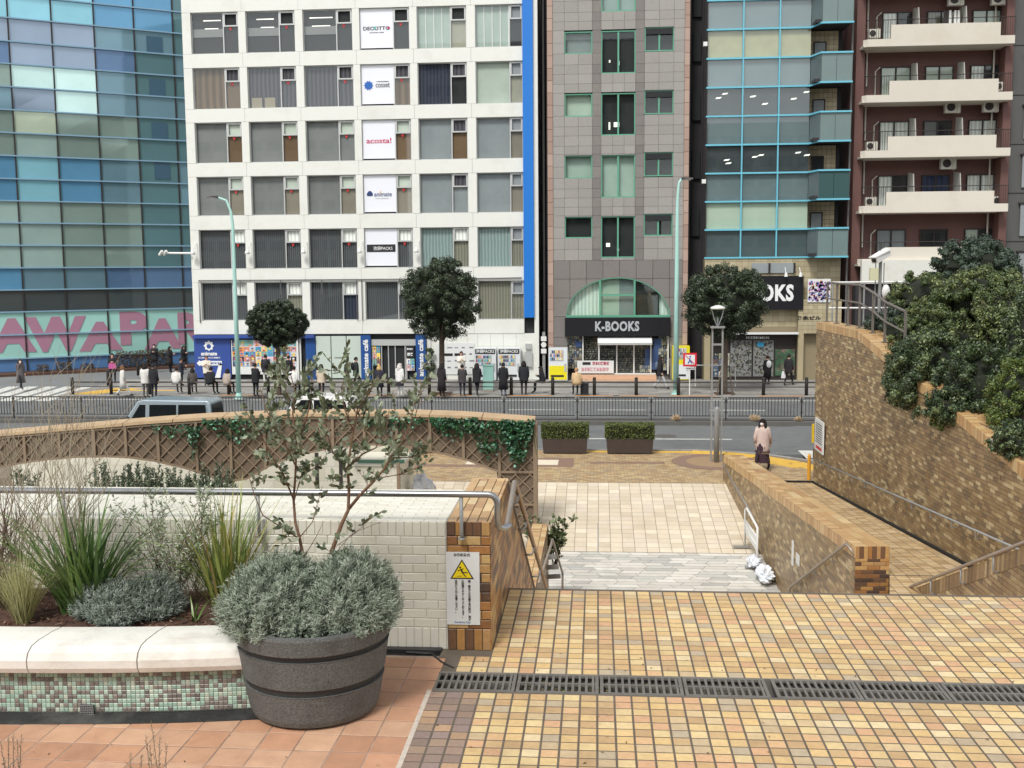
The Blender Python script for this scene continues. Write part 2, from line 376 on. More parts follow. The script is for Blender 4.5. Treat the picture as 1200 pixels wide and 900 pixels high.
# ================================================================== white brick wall with the brown pillar
WY, WT = 6.80, 4.565
ww = empty('white_brick_wall', (-3, WY, TZ), label='long white glazed brick wall behind the planter under the steel handrail', cat='wall')
MB().box(-9, -.983, WY, 7.82, 2.2, WT - .008).build('wall_core', m_wgrout, ww)
P = []; bw, g = .1985, .005
def course(v, h, w, off): return [[(-6.6 - off + w * i, v), (-6.6 - off + w * (i + 1) - g, v), (-6.6 - off + w * (i + 1) - g, v + h - g), (-6.6 - off + w * i, v + h - g)] for i in range(int(6.5 / w) + 2)]
z = TZ + .0
P += course(z, .148, .0545, 0); z += .148; k = 0
while z < WT - .135: P += course(z, .0615, .1635 if k % 2 == 0 else .1635, .0 if k % 2 == 0 else .08); z += .0615; k += 1
P += course(z, WT - z + .0, .0545, 0)
P = [clip(p, 1, 0, -.9875) for p in P]
lay('white_brick', ww, m_white, P, (0, WY, 0), (1, 0, 0), (0, 0, 1), (0, -1, 0), .006, .0025, limit=300, minpx=11, jit=.0006)
P = grid(-8, -.9875, WY + .004, 7.80, .1635, .0545, .0025, .5) 
lay('top_brick', ww, m_white, P, (0, 0, WT - .008), (1, 0, 0), (0, 1, 0), (0, 0, 1), .007, .002, limit=120, minpx=11, jit=.0004)

pl = empty('brown_brick_pillar', (-.83, WY, TZ), label='brown glazed brick pillar ending the white wall, carrying the slip warning sign', cat='pillar')
PX0, PX1 = -.980, -.690
slope = lambda y: WT - .55 * max(0, y - 8.24)
mb = MB()
pp = [(WY - .01, 0.5), (WY - .01, WT - .008), (8.24, WT - .008), (14.6, WT - .008 - .55 * 6.36), (14.6, -1.1), (12, -1.1)]
mb.prism([(a, b) for a, b in pp][::-1], PX0 + .002, PX1 - .006, X=(0, 1, 0), Y=(0, 0, 1), Zd=(1, 0, 0)); mb.build('core', m_bgrout, pl)
P = []; z = TZ
xs = [PX0 + .003 + .0572 * i for i in range(6)]
P += [[(a, z), (b - .006, z), (b - .006, z + .142), (a, z + .142)] for a, b in zip(xs, xs[1:])]; z += .148; k = 0
while z < WT - .14:
    cut = (PX0 + .003, -.838, PX1) if k % 2 == 0 else (PX0 + .003, -.905, -.752, PX1)
    P += [[(a, z), (b - .006, z), (b - .006, z + .056), (a, z + .056)] for a, b in zip(cut, cut[1:])]; z += .0625; k += 1
P += [[(a, z), (b - .006, z), (b - .006, WT), (a, WT)] for a, b in zip(xs, xs[1:])]
lay('brown_brick', pl, m_brickp, P, (0, WY - .01, 0), (1, 0, 0), (0, 0, 1), (0, -1, 0), .007, .003, jit=.001, minpx=6)
P = []
for i in range(4):
    for j in range(20):
        w_ = .0665; a = PX0 + .003 + w_ * i; v = WY - .012 + .21 * j - (.1 if i % 2 else 0)
        q = [(a, v), (a + w_ - .006, v), (a + w_ - .006, v + .204), (a, v + .204)]
        q = clip(q, 0, -1, -(WY - .01)) if v < WY - .01 else q
        q = clip(q, 0, 1, 8.24) if q else None
        if q: P.append(q)
for j in range(20):
    v = WY - .012 + .0715 * j; P.append([(PX0 + .27, v), (PX1, v), (PX1, v + .066), (PX0 + .27, v + .066)])
lay('coping_brick', pl, m_cope, P, (0, 0, WT - .008), (1, 0, 0), (0, 1, 0), (0, 0, 1), .008, .002, jit=.001, minpx=6)
# right face of the pillar and the stair wall running down
P = []
for j in range(0, 80):
    z = -1.1 + .0715 * j
    for i in range(40):
        a = WY - .01 + .21 * i - (.1 if j % 2 else 0); q = [(a, z), (a + .204, z), (a + .204, z + .066), (a, z + .066)]
        q = clip(q, -1, 0, -(WY - .01)); q = q and clip(q, 0, 1, WT - .004); q = q and clip(q, .55, 1, WT + .55 * 8.24 - .11)
        if q and max(t[1] for t in q) > 2.2 - .3 * (a - 7): P.append(q)
lay('side_brick', pl, m_brickp, P, (PX1 - .006, 0, 0), (0, 1, 0), (0, 0, 1), (1, 0, 0), .005, 0, limit=0)
sx = Vector((0, 1, -.55)).normalized(); P = grid(0, 6.6, .0, .29, .0715, .29, .005)
lay('sloping_coping_brick', pl, m_cope, P, Vector((PX1 - .293, 8.245, WT - .008)), sx, (1, 0, 0), Vector((0, .55, 1)), .01, .002, minpx=5, limit=60)

# gutter strips along the wall feet
gt = MB(); gt.box(-4.2, -.985, 6.66, WY - .001, TZ - .02, TZ - .012); gt.build('wall_gutter', m_black, terrace)
mb = MB(); mb.box(-2.0, -1.02, 6.735, WY - .004, TZ - .01, TZ + .012); mb.tube([(-1.25, 6.72, TZ + .0), (-1.08, 6.70, TZ + .0), (-1.03, 6.62, TZ + .0), (-.99, 6.55, TZ + .0), (-.90, 6.46, TZ - .004)], .009, 6)
mb.build('sealant', m_black, terrace)

# main handrail along the wall
hr = empty('steel_handrail', (-3, 6.7, WT), label='long straight silver handrail in front of the white brick wall', cat='handrail')
rz = 4.757; ry = 6.74
mb = MB(); pts = [(-7, ry, rz), (-.70, ry, rz)]
for i in range(1, 6): a = i / 5 * math.pi / 2; pts.append((-.70 + .06 * math.sin(a), ry, rz - .06 * (1 - math.cos(a))))
pts += [(-.64, ry, 4.60)]
for i in range(1, 7): a = i / 6 * math.pi * .8; pts.append((-.60 - .04 * math.cos(a), ry + .1 * i / 6, 4.56 - .04 * math.sin(a)))
mb.tube(pts, .0215, 12); mb.build('rail', m_steel, hr, smooth=True)
for x in (-6.2, -4.87, -3.55, -2.22, -.875):
    MB().tube([(x, ry, rz - .02), (x, ry, 4.50), (x, ry + .01, 4.475), (x, WY - .01, 4.46)], .0125, 8).lathe([(.026, 0), (.026, .006)], 12, (x, ry, 4.46)).build('rail_post', m_gsteel, hr, smooth=True)
# stair handrail on the left wall
sr = empty('stair_handrail', (-.6, 8, 4), label='bent silver grey handrail running down beside the left stair wall', cat='handrail')
mb = MB(); rp = [(-.585, 6.86, 4.545), (-.575, 8.0, 4.93 - .17), (-.573, 8.1, 4.77), (-.57, 8.2, 4.73)]
mb.tube([(-.585, 6.84, 4.515), (-.60, 6.98, 4.50), (-.628, 7.98, 4.565), (-.63, 8.06, 4.57), (-.628, 8.14, 4.545), (-.585, 12.8, 4.57 - .51 * 4.7)], .021, 10)
mb.build('rail', m_rsteel, sr, smooth=True)
for y in (8.35, 9.15, 10.1, 11.1, 12.1):
    z = 4.545 - .51 * (y - 8.14); xr_ = -.628 + .043 * (y - 8.14) / 4.66
    MB().tube([(xr_, y, z - .02), (xr_, y, z - .07), (xr_ - .02, y, z - .095), (-.69, y, z - .10)], .010, 8).build('bracket', m_gsteel, sr, smooth=True)

# slip warning sign on the pillar
wsx0, wsx1, wsz1, wsz0 = -.985, -.765, 4.365, 3.875
ws = empty('slip_warning_sign', (-.87, 6.78, 4.0), label='white notice with a yellow triangle of a slipping figure on the brown pillar', cat='sign')
m_sw = mat('sign_white', S(222, 224, 222), .35); m_ink = mat('sign_ink', S(40, 38, 38), .5); m_yel = mat('sign_yellow', S(240, 214, 30), .4)
MB().box(wsx0, wsx1, 6.775, 6.779, wsz0, wsz1).build('plate', m_sw, ws)
cx = (wsx0 + wsx1) / 2 - .005
MB().prism([(-.078, 0), (.078, 0), (.0, .132)], 0, .0015, O=(cx, 6.775, 4.185), X=(1, 0, 0), Y=(0, 0, 1), Zd=(0, -1, 0)).build('triangle', m_ink, ws)
MB().prism([(-.064, 0), (.064, 0), (.0, .11)], 0, .003, O=(cx, 6.775, 4.193), X=(1, 0, 0), Y=(0, 0, 1), Zd=(0, -1, 0)).build('yellow_field', m_yel, ws)
mb = MB()
def st(a, b, w): mb.bar((cx + a[0], 6.7712, 4.19 + a[1]), (cx + b[0], 6.7712, 4.19 + b[1]), w, .001, up=(0, 1, 0)) if False else mb.tube([(cx + a[0], 6.7715, 4.19 + a[1]), (cx + b[0], 6.7715, 4.19 + b[1])], w / 2, 5)
mb.blob((cx - .012, 6.7715, 4.19 + .072), (.007, .002, .007), 8, 5)
st((-.008, .062), (.008, .034), .012); st((-.008, .058), (-.028, .05), .005); st((-.004, .058), (.01, .066), .005); st((.008, .036), (.028, .042), .007); st((.028, .042), (.036, .034), .005); st((.006, .036), (.020, .016), .007); st((.020, .016), (.03, .010), .005); st((-.034, .012), (.0, .016), .003)
mb.build('falling_figure', m_ink, ws)
text('お客様各位', .016, (cx, 6.774, 4.345), m_ink, ws, depth=.001, bold=.03)
for (x, t) in ((.047, '雨・雪などの天候不良の際は、床が'), (.004, '大変滑りやすくなっております。'), (-.040, '足元に十分ご注意ください。')):
    for i, ch in enumerate(t): text(ch, .0135, (cx + x, 6.774, 4.168 - .0172 * i), m_ink, ws, depth=.001, bold=.03)
text('Sunshine City', .014, (cx, 6.774, 3.892), mat('sign_blue', S(70, 120, 170), .4), ws, depth=.001, bold=.02)

# ================================================================== planter with mosaic front
pb = empty('mosaic_planter', (-3, 5.7, TZ), label='raised planting bed with rounded limestone coping and green and brown mosaic front', cat='planter')
def fy(x):                                        # front line of the planter, curving away to the right
    return 5.55 + .012 * max(0, x + 4.2) ** 3 + .004 * (x + 4.2)
XS = [-5.6 + .15 * i for i in range(26)]; XE = XS[-1]
mb = MB()
for a, b in zip(XS, XS[1:]): mb.hexa([(a, fy(a) + .02, TZ - .02), (b, fy(b) + .02, TZ - .02), (b, WY - .01, TZ - .02), (a, WY - .01, TZ - .02), (a, fy(a) + .02, TZ + .32), (b, fy(b) + .02, TZ + .32), (b, WY - .01, TZ + .32), (a, WY - .01, TZ + .32)])
mb.build('bed_body', mat('mosaic_grout', S(196, 196, 184), .8, ncon=.15, coord='World'), pb)
# coping stones, rounded section
prof = [(-.045, -.03), (-.06, .0), (-.062, .045), (-.045, .085), (-.005, .112), (.06, .122), (.2, .124), (.30, .118), (.30, .0), (-.045, -.03)]
cuts = [-5.6, -4.75, -3.92, -3.155, -2.54, XE + .02]
for c0, c1 in zip(cuts, cuts[1:]):
    mb = MB(); n = 8; ring = []
    for i in range(n + 1):
        x = c0 + .004 + (c1 - c0 - .008) * i / n; sk = .055
        base = len(mb.v); ring.append(base)
        for (dy, dz) in prof[:-1]: mb.v.append((x + sk * (dy - .1), fy(x) + dy, TZ + .31 + dz))
    K = len(prof) - 1
    for i in range(n):
        for j in range(K): a = ring[i] + j; b = ring[i] + (j + 1) % K; mb.face((a, b, b + K, a + K))
    mb.face(tuple(ring[0] + j for j in range(K))); mb.face(tuple(ring[-1] + K - 1 - j for j in range(K)))
    mb.build('coping_stone', m_lime, pb)
mb = MB(); tsz = .0255
m_mos = mat('mosaic_tile', rough=.3, pal=[S(*c) for c in ((160,188,170),(152,180,164),(120,114,108),(168,194,176),(128,120,112),(146,176,160),(108,103,98),(162,186,172),(134,124,116),(172,192,178),(122,115,109),(178,188,170))], vary=.08, nscale=60, ncon=.12, coord='World')
mo = []; x = -5.3
while x < XE - .02:
    for j in range(12):
        z = TZ + .03 + tsz * j
        mb.rn = R(); a, b = x, x + .0228
        O_ = Vector((a, fy(a) + .0205, z)); X_ = Vector((b - a, fy(b) - fy(a), 0)); l = X_.length; X_.normalize(); Nn = Vector((X_.y, -X_.x, 0))
        chamfer(mb, [(0, 0), (l, 0), (l, .0228), (0, .0228)], .006, .0025, O_, X_, Vector((0, 0, 1)), Nn, R())
    x += tsz
mb.build('mosaic_tiles', m_mos, pb, kind='stuff')
mb = MB()
for a, b in zip(XS, XS[1:]): mb.hexa([(a, fy(a) - .09, TZ - .01), (b, fy(b) - .09, TZ - .01), (b, fy(b) + .02, TZ - .01), (a, fy(a) + .02, TZ - .01), (a, fy(a) - .09, TZ + .004), (b, fy(b) - .09, TZ + .004), (b, fy(b) + .018, TZ + .026), (a, fy(a) + .018, TZ + .026)])
mb.build('foot_gutter', m_black, pb)
mb = MB(); gx = -2.87; mb.box(gx - .04, gx + .04, fy(gx) + .004, fy(gx) + .012, TZ + .02, TZ + .075); mb.build('vent_plate', m_hole, pb)
mb = MB()
for i in range(8): mb.box(gx - .038 + .0105 * i, gx - .036 + .0105 * i, fy(gx) - .002, fy(gx) + .004, TZ + .02, TZ + .075)
for i in range(6): mb.box(gx - .04, gx + .04, fy(gx) - .003, fy(gx) + .003, TZ + .02 + .0106 * i, TZ + .022 + .0106 * i)
mb.build('vent_grid', m_gsteel, pb)
mb = MB(); NX, NY = 60, 16
for j in range(NY + 1):
    for i in range(NX + 1):
        x = -5.6 + (XE - .03 + 5.6) * i / NX; y0 = fy(x) + .25; y = y0 + (WY - .012 - y0) * j / NY
        mb.v.append((x, y, TZ + .37 + U(-.012, .012) + .03 * math.sin(j / NY * 3.1)))
for j in range(NY):
    for i in range(NX): a = j * (NX + 1) + i; mb.face((a, a + 1, a + NX + 2, a + NX + 1))
mb.build('soil', m_soil, pb)
mb = MB()
for i in range(1500):
    x = U(-5, XE - .05); y = U(fy(x) + .28, WY - .05); d = Vector((U(-1, 1), U(-1, 1), U(-.3, .3))).normalized() * U(.008, .022)
    mb.bar(Vector((x, y, TZ + .40)) - d, Vector((x, y, TZ + .40)) + d, U(.004, .009), .003, rn=R())
mb.build('bark_chips', mat('bark_chips', rough=.9, pal=[S(96, 62, 48), S(70, 48, 40), S(120, 84, 66), S(150, 124, 104), S(84, 56, 46)], coord='World'), pb, kind='stuff')

# ================================================================== lower court: ramp, stair, walls
def rz_(y): return .14 * (min(y, 30.8) - 30.8) if y > 22.6 else .14 * (22.6 - 30.8)
m_slab = mat('cream_slab', rough=.6, pal=[S(*c) for c in ((214,200,176),(220,206,182),(208,194,170),(224,212,190),(216,202,182))], vary=.04, nscale=8, ncon=.06, bump=.2, bscale=40, coord='World', stain=S(170,150,126), sscale=.5, samt=.35)
m_hex = mat('grey_stone_slab', rough=.6, pal=[S(*c) for c in ((206,202,192),(192,190,182),(216,212,202),(180,178,172),(210,204,194),(198,192,182))], vary=.05, nscale=6, ncon=.07, bump=.2, bscale=40, coord='World', stain=S(158,152,142), sscale=.7, samt=.4)
m_sgr = mat('slab_joint', S(128, 116, 100), .9, ncon=.2, coord='World')
rs = Vector((0, 1, .14)).normalized(); rn_ = Vector((0, -.14, 1)).normalized()
ramp = empty('ramp', (1, 27, -.5)); ramp['kind'] = 'structure'
mb = MB(); mb.prism([(22.6, -2), (30.8, -2), (30.8, -.012), (22.6, rz_(22.7) - .006 - .0)], -9, 4.4, X=(0, 1, 0), Y=(0, 0, 1), Zd=(1, 0, 0)); mb.build('ramp_bed', m_sgr, ramp)
O_ = Vector((-1.75, 30.8, -.0115)); P = []
for i in range(-12, 19):
    for j in range(17):
        u = .3 * i; v = -.3 * (j + 1)
        q = [(u, v), (u + .291, v), (u + .291, v + .290), (u, v + .290)]
        q = clip(q, 1, .05, 5.47 + (0.0)) if u > 4.9 else q
        if q: P.append(q)
lay('cream_slab', ramp, m_slab, P, O_, (1, 0, 0), rs, rn_, .002, .0, limit=300, minpx=8, jit=.0004)
P = []; j = 0; y = -5.12
while y > -8.4:                                   # rows of wedge-ended grey slabs
    u = -1.5 - U(0, .5); h = .155; off0 = U(-.08, .08)
    while u < 5.9:
        w_ = random.choice((.45, .6, .75)); s1 = .09 if (j % 2) else -.09
        P.append([(u + .006, y - h + .005), (u + w_ - .006, y - h + .005), (u + w_ - .006 + s1, y - .005), (u + .006 + s1, y - .005)]); u += w_
    j += 1; y -= h
lay('grey_slab', ramp, m_hex, P, O_, (1, 0, 0), rs, rn_, .002, .0, limit=200, minpx=8, jit=.0004)
MB().box(.02, .045, 23.05, 25.7, 0, .008).build('expansion_joint', m_gsteel, ramp)
jo = ramp.children[-1]
jo.rotation_euler = (math.atan(.14), 0, 0)
jo.location = (0, 0, 0); 
# re-seat the joint on the slope
jm = jo.data
for v_ in jm.vertices:
    yy = v_.co.y; v_.co.z = rz_(yy) + v_.co.z + .003
jo.rotation_euler = (0, 0, 0)
MB().box(-1.3, 4.5, 21.9, 22.6, -2, rz_(22) ).build('drain_strip', m_hex, ramp)
MB().box(-1.3, 4.5, 23.02, 23.06, rz_(23) - .05, rz_(23.05) + .012).build('strip_joint', m_hole, ramp)

court = MB(); court.box(-30, -.98, 6.9, 36, -2.2, -2.0); court.box(-1, 9, 8, 31, -2.2, -2.01); court.build('lower_court', m_conc, kind='structure')
stair = empty('stair', (2, 12, 1)); stair['kind'] = 'structure'
def steps(y0, z0, y1, z1, x0, x1):
    n = max(1, round((z0 - z1) / .15)); mb = MB()
    for i in range(n):
        a = y0 + (y1 - y0) * i / n; b = y0 + (y1 - y0) * (i + 1) / n; z = z0 - (z0 - z1) * (i + 1) / n
        mb.box(x0, x1, a, y1 if i == n - 1 else b, -2, z, rn=R())
    return mb
st_m = steps(8.2, 3.7, 13.4, .95, -.69, 5.19); st_m.box(-.69, 4.3, 13.4, 17.0, -2, .95); st_m.box(4.3, 5.19, 13.4, 16.2, -2, .951); st_m.build('steps', m_pav, stair)
steps(17.0, .95, 21.2, rz_(22), -.69, 4.3).build('lower_steps', m_pav, stair)

# ---- wall A (between stair / ramp and the upper path)
def wallframe(a, b):
    a = Vector((a[0], a[1], 0)); b = Vector((b[0], b[1], 0)); d = (b - a); return a, d.normalized(), d.length
def wall_bricks(parent, a, b, zlo, zhi, side, name='brown_brick', limit=0, m_=None, bl=.21, bh=.0715, minpx=9, t=.006, jit=.002, mort=True, c=0, far_lim=None):
    """bricks on the vertical face from a to b (plan points); zlo, zhi: functions of the distance along; side=+1 right of a->b"""
    O, d, Ln = wallframe(a, b); nrm = Vector((d.y, -d.x, 0)) * side; P = []
    zs0 = min(zlo(0), zlo(Ln)); zs1 = max(zhi(0), zhi(Ln), zhi(Ln / 2)); k = 0; z = zs0
    while z < zs1:
        u = -(bl / 2 if k % 2 else 0)
        while u < Ln:
            q = [(u, z), (u + bl - .007, z), (u + bl - .007, z + bh - .007), (u, z + bh - .007)]
            q = clip(q, -1, 0, 0); q = q and clip(q, 1, 0, Ln)
            um = min(max(u + bl / 2, 0), Ln); e = .05
            for (fn, s_) in ((zlo, -1), (zhi, 1)):
                if q:
                    k_ = (fn(um + e) - fn(um - e)) / (2 * e); c0 = fn(um) - k_ * um
                    q = clip(q, -k_ * s_, s_, s_ * c0)
            if q: P.append(q)
            u += bl
        z += bh; k += 1
    lay(name, parent, m_ or m_brick, P, O + nrm * 0, d, (0, 0, 1), nrm, t, c, limit=limit, minpx=minpx, jit=jit)
wa = empty('low_brick_wall', (4.3, 25, 0), label='low brown brick wall with orange coping between the cream ramp and the upper path', cat='wall')
A0, A1 = Vector((3.705, 31.25, 0)), Vector((4.37, 18.06, 0)); Bd = (A1 - A0).normalized(); Bn = Vector((-Bd.y, Bd.x, 0))   # Bn points right (+x)
if Bn.x < 0: Bn = -Bn
LA = (A1 - A0).length; topA = lambda u: .75 + (1.5 - .75) * u / LA
TA = .57
q0 = A0 + Bn * TA; q1 = A1 + Bn * TA
mb = MB(); mb.hexa([(*A0.xy, -1.6), (*q0.xy, -1.6), (*q1.xy, -1.6), (*A1.xy, -1.6), (*A0.xy, topA(0) - .01), (*q0.xy, topA(0) - .01), (*q1.xy, topA(LA) - .01), (*A1.xy, topA(LA) - .01)]); mb.build('core', m_bgrout, wa)
wall_bricks(wa, A0.xy, A1.xy, lambda u: max(-1.3, rz_(A0.y - u) - .02) if A0.y - u < 30.8 else -.02, lambda u: topA(u) - .2, 1 if (Bd.y * 1) > 0 else 1, name='brown_brick')
wall_bricks(wa, A1.xy, q1.xy, lambda u: -1.2, lambda u: 1.5 - .22, 1, name='end_brick', limit=80, minpx=7, c=.004, m_=m_brickp)
wall_bricks(wa, A1.xy, q1.xy, lambda u: 1.28, lambda u: 1.5, 1, name='end_brick', limit=80, bl=.0715, bh=.22, minpx=5, c=.004, m_=m_brickp)
def soldier(parent, A, d, Ln, off, top0, top1, nrm, h=.2, pitch=.0715, name='soldier_brick', limit=0):
    k_ = (top1 - top0) / Ln; P = []; u = 0
    while u < Ln: P.append([(u, top0 + k_ * u - h), (u + pitch - .006, top0 + k_ * (u + pitch) - h), (u + pitch - .006, top0 + k_ * (u + pitch)), (u, top0 + k_ * u)]); u += pitch
    lay(name, parent, m_cope, P, A, d, (0, 0, 1), nrm, .010, 0, limit=limit)
soldier(wa, A0, Bd, LA, 0, topA(0), topA(LA), -Bn)
td = (Bd * LA + Vector((0, 0, .75))).normalized()
P = []
u = 0
while u < LA:
    P.append([(u, -.01), (u + .0655, -.01), (u + .0655, .2), (u, .2)]); P.append([(u, .206), (u + .0655, .206), (u + .0655, TA - .0), (u, TA - .0)]) if False else None
    u += .0715
for r_ in range(2):
    u = -(.1 if r_ else 0)
    while u < LA: P.append([(max(u, 0), .206 + .183 * r_), (min(u + .44, LA), .206 + .183 * r_), (min(u + .44, LA), .206 + .183 * r_ + .177), (max(u, 0), .206 + .183 * r_ + .177)]); u += .447
lay('coping_brick', wa, m_cope, P, A0 + Vector((0, 0, topA(0) - .01)), td, Bn, td.cross(Bn) * (-1 if td.cross(Bn).z < 0 else 1), .01, .002, limit=120, minpx=6)
# handrails on its stair face
hb = empty('wall_handrail', (4.2, 20, 0), label='short sloping handrail on the low brick wall beside the lower steps', cat='handrail')
def onA(y, off=-.08): t = (y - A0.y) / (A1.y - A0.y); p = A0 + (A1 - A0) * t - Bn * (-off); return p
def PA(y, z, off=-.08): p = onA(y); return (p.x + off * 1.0 * 0 - .0, y, z)
rail = [(PA(22.6, -.62)[0], 22.6, -1.15), (PA(22.4, 0)[0], 22.4, -.6), PA(22.3, -.5), PA(18.35, 1.46), (PA(18.2, 0)[0], 18.2, 1.46), (onA(18.2, -.02).x + .03, 18.1, 1.32)]
MB().tube(rail, .027, 8).build('rail', m_rsteel, hb, smooth=True)
for y in (19.2, 20.4, 21.6):
    z = -.5 + (22.3 - y) * (1.96 / 3.95); p = PA(y, z)
    MB().tube([(p[0], y, z), (p[0], y, z - .12), (p[0] + .09, y, z - .14)], .01, 6).build('bracket', m_gsteel, hb)
hb2 = empty('ramp_handrail', (3.7, 29, 0), label='dark thin handrail on the low brick wall beside the cream ramp', cat='handrail')
MB().tube([PA(30.9, .55), PA(26.4, .05), (PA(26.3, 0)[0], 26.3, -.05), (onA(26.3, 0).x + .03, 26.35, -.06)], .02, 8).build('rail', m_gsteel, hb2, smooth=True)
MB().box(4.02, 4.06, 22.4, 22.42, -.9, .2)
# white strips on the wall
for (px, py0, py1, w_) in ((930, 633, 663, .03), (936, 649, 662, .07)):
    d_ = ray(px, (py0 + py1) / 2); t_ = None
    a_, b_ = A0, A1; nx, ny = (b_.y - a_.y), -(b_.x - a_.x); t_ = (nx * a_.x + ny * a_.y) / (nx * d_.x + ny * d_.y)
    p = Vector((t_ * d_.x, t_ * d_.y, CAMZ + t_ * d_.z)); s_ = p.y / FPX; hh = (py1 - py0) * s_ / 2 / 1.0
    tag(MB().hexa([(p.x - .022, p.y - w_ * 2, p.z - hh), (p.x - .008, p.y - w_ * 2, p.z - hh), (p.x - .02, p.y + w_ * 2, p.z - hh), (p.x - .034, p.y + w_ * 2, p.z - hh), (p.x - .022, p.y - w_ * 2, p.z + hh), (p.x - .008, p.y - w_ * 2, p.z + hh), (p.x - .02, p.y + w_ * 2, p.z + hh), (p.x - .034, p.y + w_ * 2, p.z + hh)]).build('wall_notice', m_sw),
        'tall thin white strip stuck on the low brick wall' if w_ < .05 else 'small white notice beside the thin strip on the low brick wall', 'notice')

# ---- upper path
path = empty('path', (5.7, 25, .5)); path['kind'] = 'structure'
pz = lambda y: .077 * (31 - y)
mb = MB(); mb.prism([(31, -1.5), (31, -.004), (18.12, pz(18.12) - .006), (18.12, -1.5)], 4.42, 6.9, X=(0, 1, 0), Y=(0, 0, 1), Zd=(1, 0, 0)); mb.box(5.03, 6.9, 11.9, 18.12, -1.5, pz(18.12) - .006); mb.build('path_bed', m_bgrout, path)
pd = Vector((0, -1, .077)).normalized(); pn = Vector((0, .077, 1)).normalized()
m_path = mat('path_brick', rough=.6, pal=[S(*c) for c in ((196,168,124),(182,152,110),(206,180,138),(170,142,104),(188,162,124),(200,176,140))], vary=.08, nscale=20, ncon=.1, coord='World', stain=S(140,116,88), sscale=1, samt=.4)
lay('path_bricks', path, m_path, grid(0, 12.9, 4.42, 6.7, .105, .21, .012, 0), (0, 31, -.003), pd, (1, 0, 0), pn, .002, 0, limit=0)
MB().prism([(5.04, 18.12), (4.97, 18.05), (4.45, 16.1), (4.45, 13), (5.04, 13)], -1.5, pz(18.12) - .0065, rn=.2).build('path_edge_bed', m_bgrout, path)
lay('path_bricks', path, m_path, [q if q[0][1] > 5.0 else clip(q, -.2667, -1, -(4.97 - .0133)) for q in grid(0, 5.1, 4.4, 6.7, .105, .21, .012, 0)], (0, 18.1, pz(18.12) - .0055), (0, -1, 0), (1, 0, 0), (0, 0, 1), .002, 0, limit=60)
MB().bar((4.6, 31.03, -.01), (6.26, 31.03, -.01), .12, .1).build('path_curb', m_hole, path)

# ---- big wall
bw_ = empty('tall_brick_wall', (6.4, 24, 2), label='tall brown brick retaining wall with a handrail, shrubs growing above it', cat='wall')
B0, B1 = (6.25, 31.0), (6.66, 15.5)
topB = lambda u: 4.65 if u < 4.3 else max(2.4, 4.65 - .158 * (u - 4.3))
lowB = lambda u: pz(31 - u) if u < 13.4 else pz(17.6)
mb = MB(); c_ = [(0, -1)] + [(0, topB(0) - .01), (4.3, topB(4.3) - .01), (15.5, topB(15.5) - .01), (15.5, -1)]
Ob, db, Lb = wallframe(B0, B1); nb = Vector((db.y, -db.x, 0));  nb = nb if nb.x < 0 else -nb
mb.prism(c_, 0, .55, O=Ob, X=db, Y=(0, 0, 1), Zd=-nb); mb.build('core', m_bgrout, bw_)
wall_bricks(bw_, B0, B1, lowB, lambda u: topB(u) - .2, 1 if Vector((db.y, -db.x, 0)).x < 0 else -1, limit=60, minpx=13, jit=.003)
P = []
u = 0
while u < Lb:
    P.append([(u, topB(u) - .2), (u + .0655, topB(u + .0655) - .2), (u + .0655, topB(u + .0655)), (u, topB(u))]); u += .0715
lay('soldier_brick', bw_, m_cope, P, Ob, db, (0, 0, 1), nb, .012, 0, limit=0)
# wall end facing the street side is hidden; top coping
P = [[(u_ * .0715, .0), (u_ * .0715 + .066, .0), (u_ * .0715 + .066, .21), (u_ * .0715, .21)] for u_ in range(int(4.3 / .0715))] + [[(u_ * .215, .216), (u_ * .215 + .21, .216), (u_ * .215 + .21, .55), (u_ * .215, .55)] for u_ in range(20)]
lay('coping_brick', bw_, m_cope, P, Ob + Vector((0, 0, 4.64)), db, -nb, (0, 0, 1), .01, 0, limit=40, minpx=6)
d2 = (db + Vector((0, 0, -.158))).normalized(); n2 = d2.cross(-nb); n2 = n2 if n2.z > 0 else -n2
P = [[(u_ * .0715, .0), (u_ * .0715 + .066, .0), (u_ * .0715 + .066, .21), (u_ * .0715, .21)] for u_ in range(int(11 / .0715))] + [[(u_ * .215, .216), (u_ * .215 + .21, .216), (u_ * .215 + .21, .55), (u_ * .215, .55)] for u_ in range(50)]
lay('coping_brick', bw_, m_cope, P, Ob + db * 4.32 + Vector((0, 0, 4.64)), d2, -nb, n2, .01, 0, limit=40, minpx=6)
P = []
MB().bar((6.22, 31, .02), (6.55, 17.8, pz(17.8) + .02), .06, .05).build('foot_gutter', m_hole, bw_)
hw = empty('path_handrail', (6.2, 25, 1), label='dark handrail fixed along the tall brick wall above the upper path', cat='handrail')
hx = lambda y: 6.25 + (31 - y) * .41 / 15.5 - .09
MB().tube([(hx(30.9), 30.9, pz(30.9) + .72), (hx(16.2), 16.2, pz(16.2) + .72)], .021, 8).build('rail', m_gsteel, hw, smooth=True)
for i in range(12):
    y = 30 - 1.15 * i; z = pz(y) + .72; MB().tube([(hx(y), y, z - .02), (hx(y), y, z - .13), (hx(y) + .08, y, z - .14)], .011, 6).build('bracket', m_gsteel, hw)

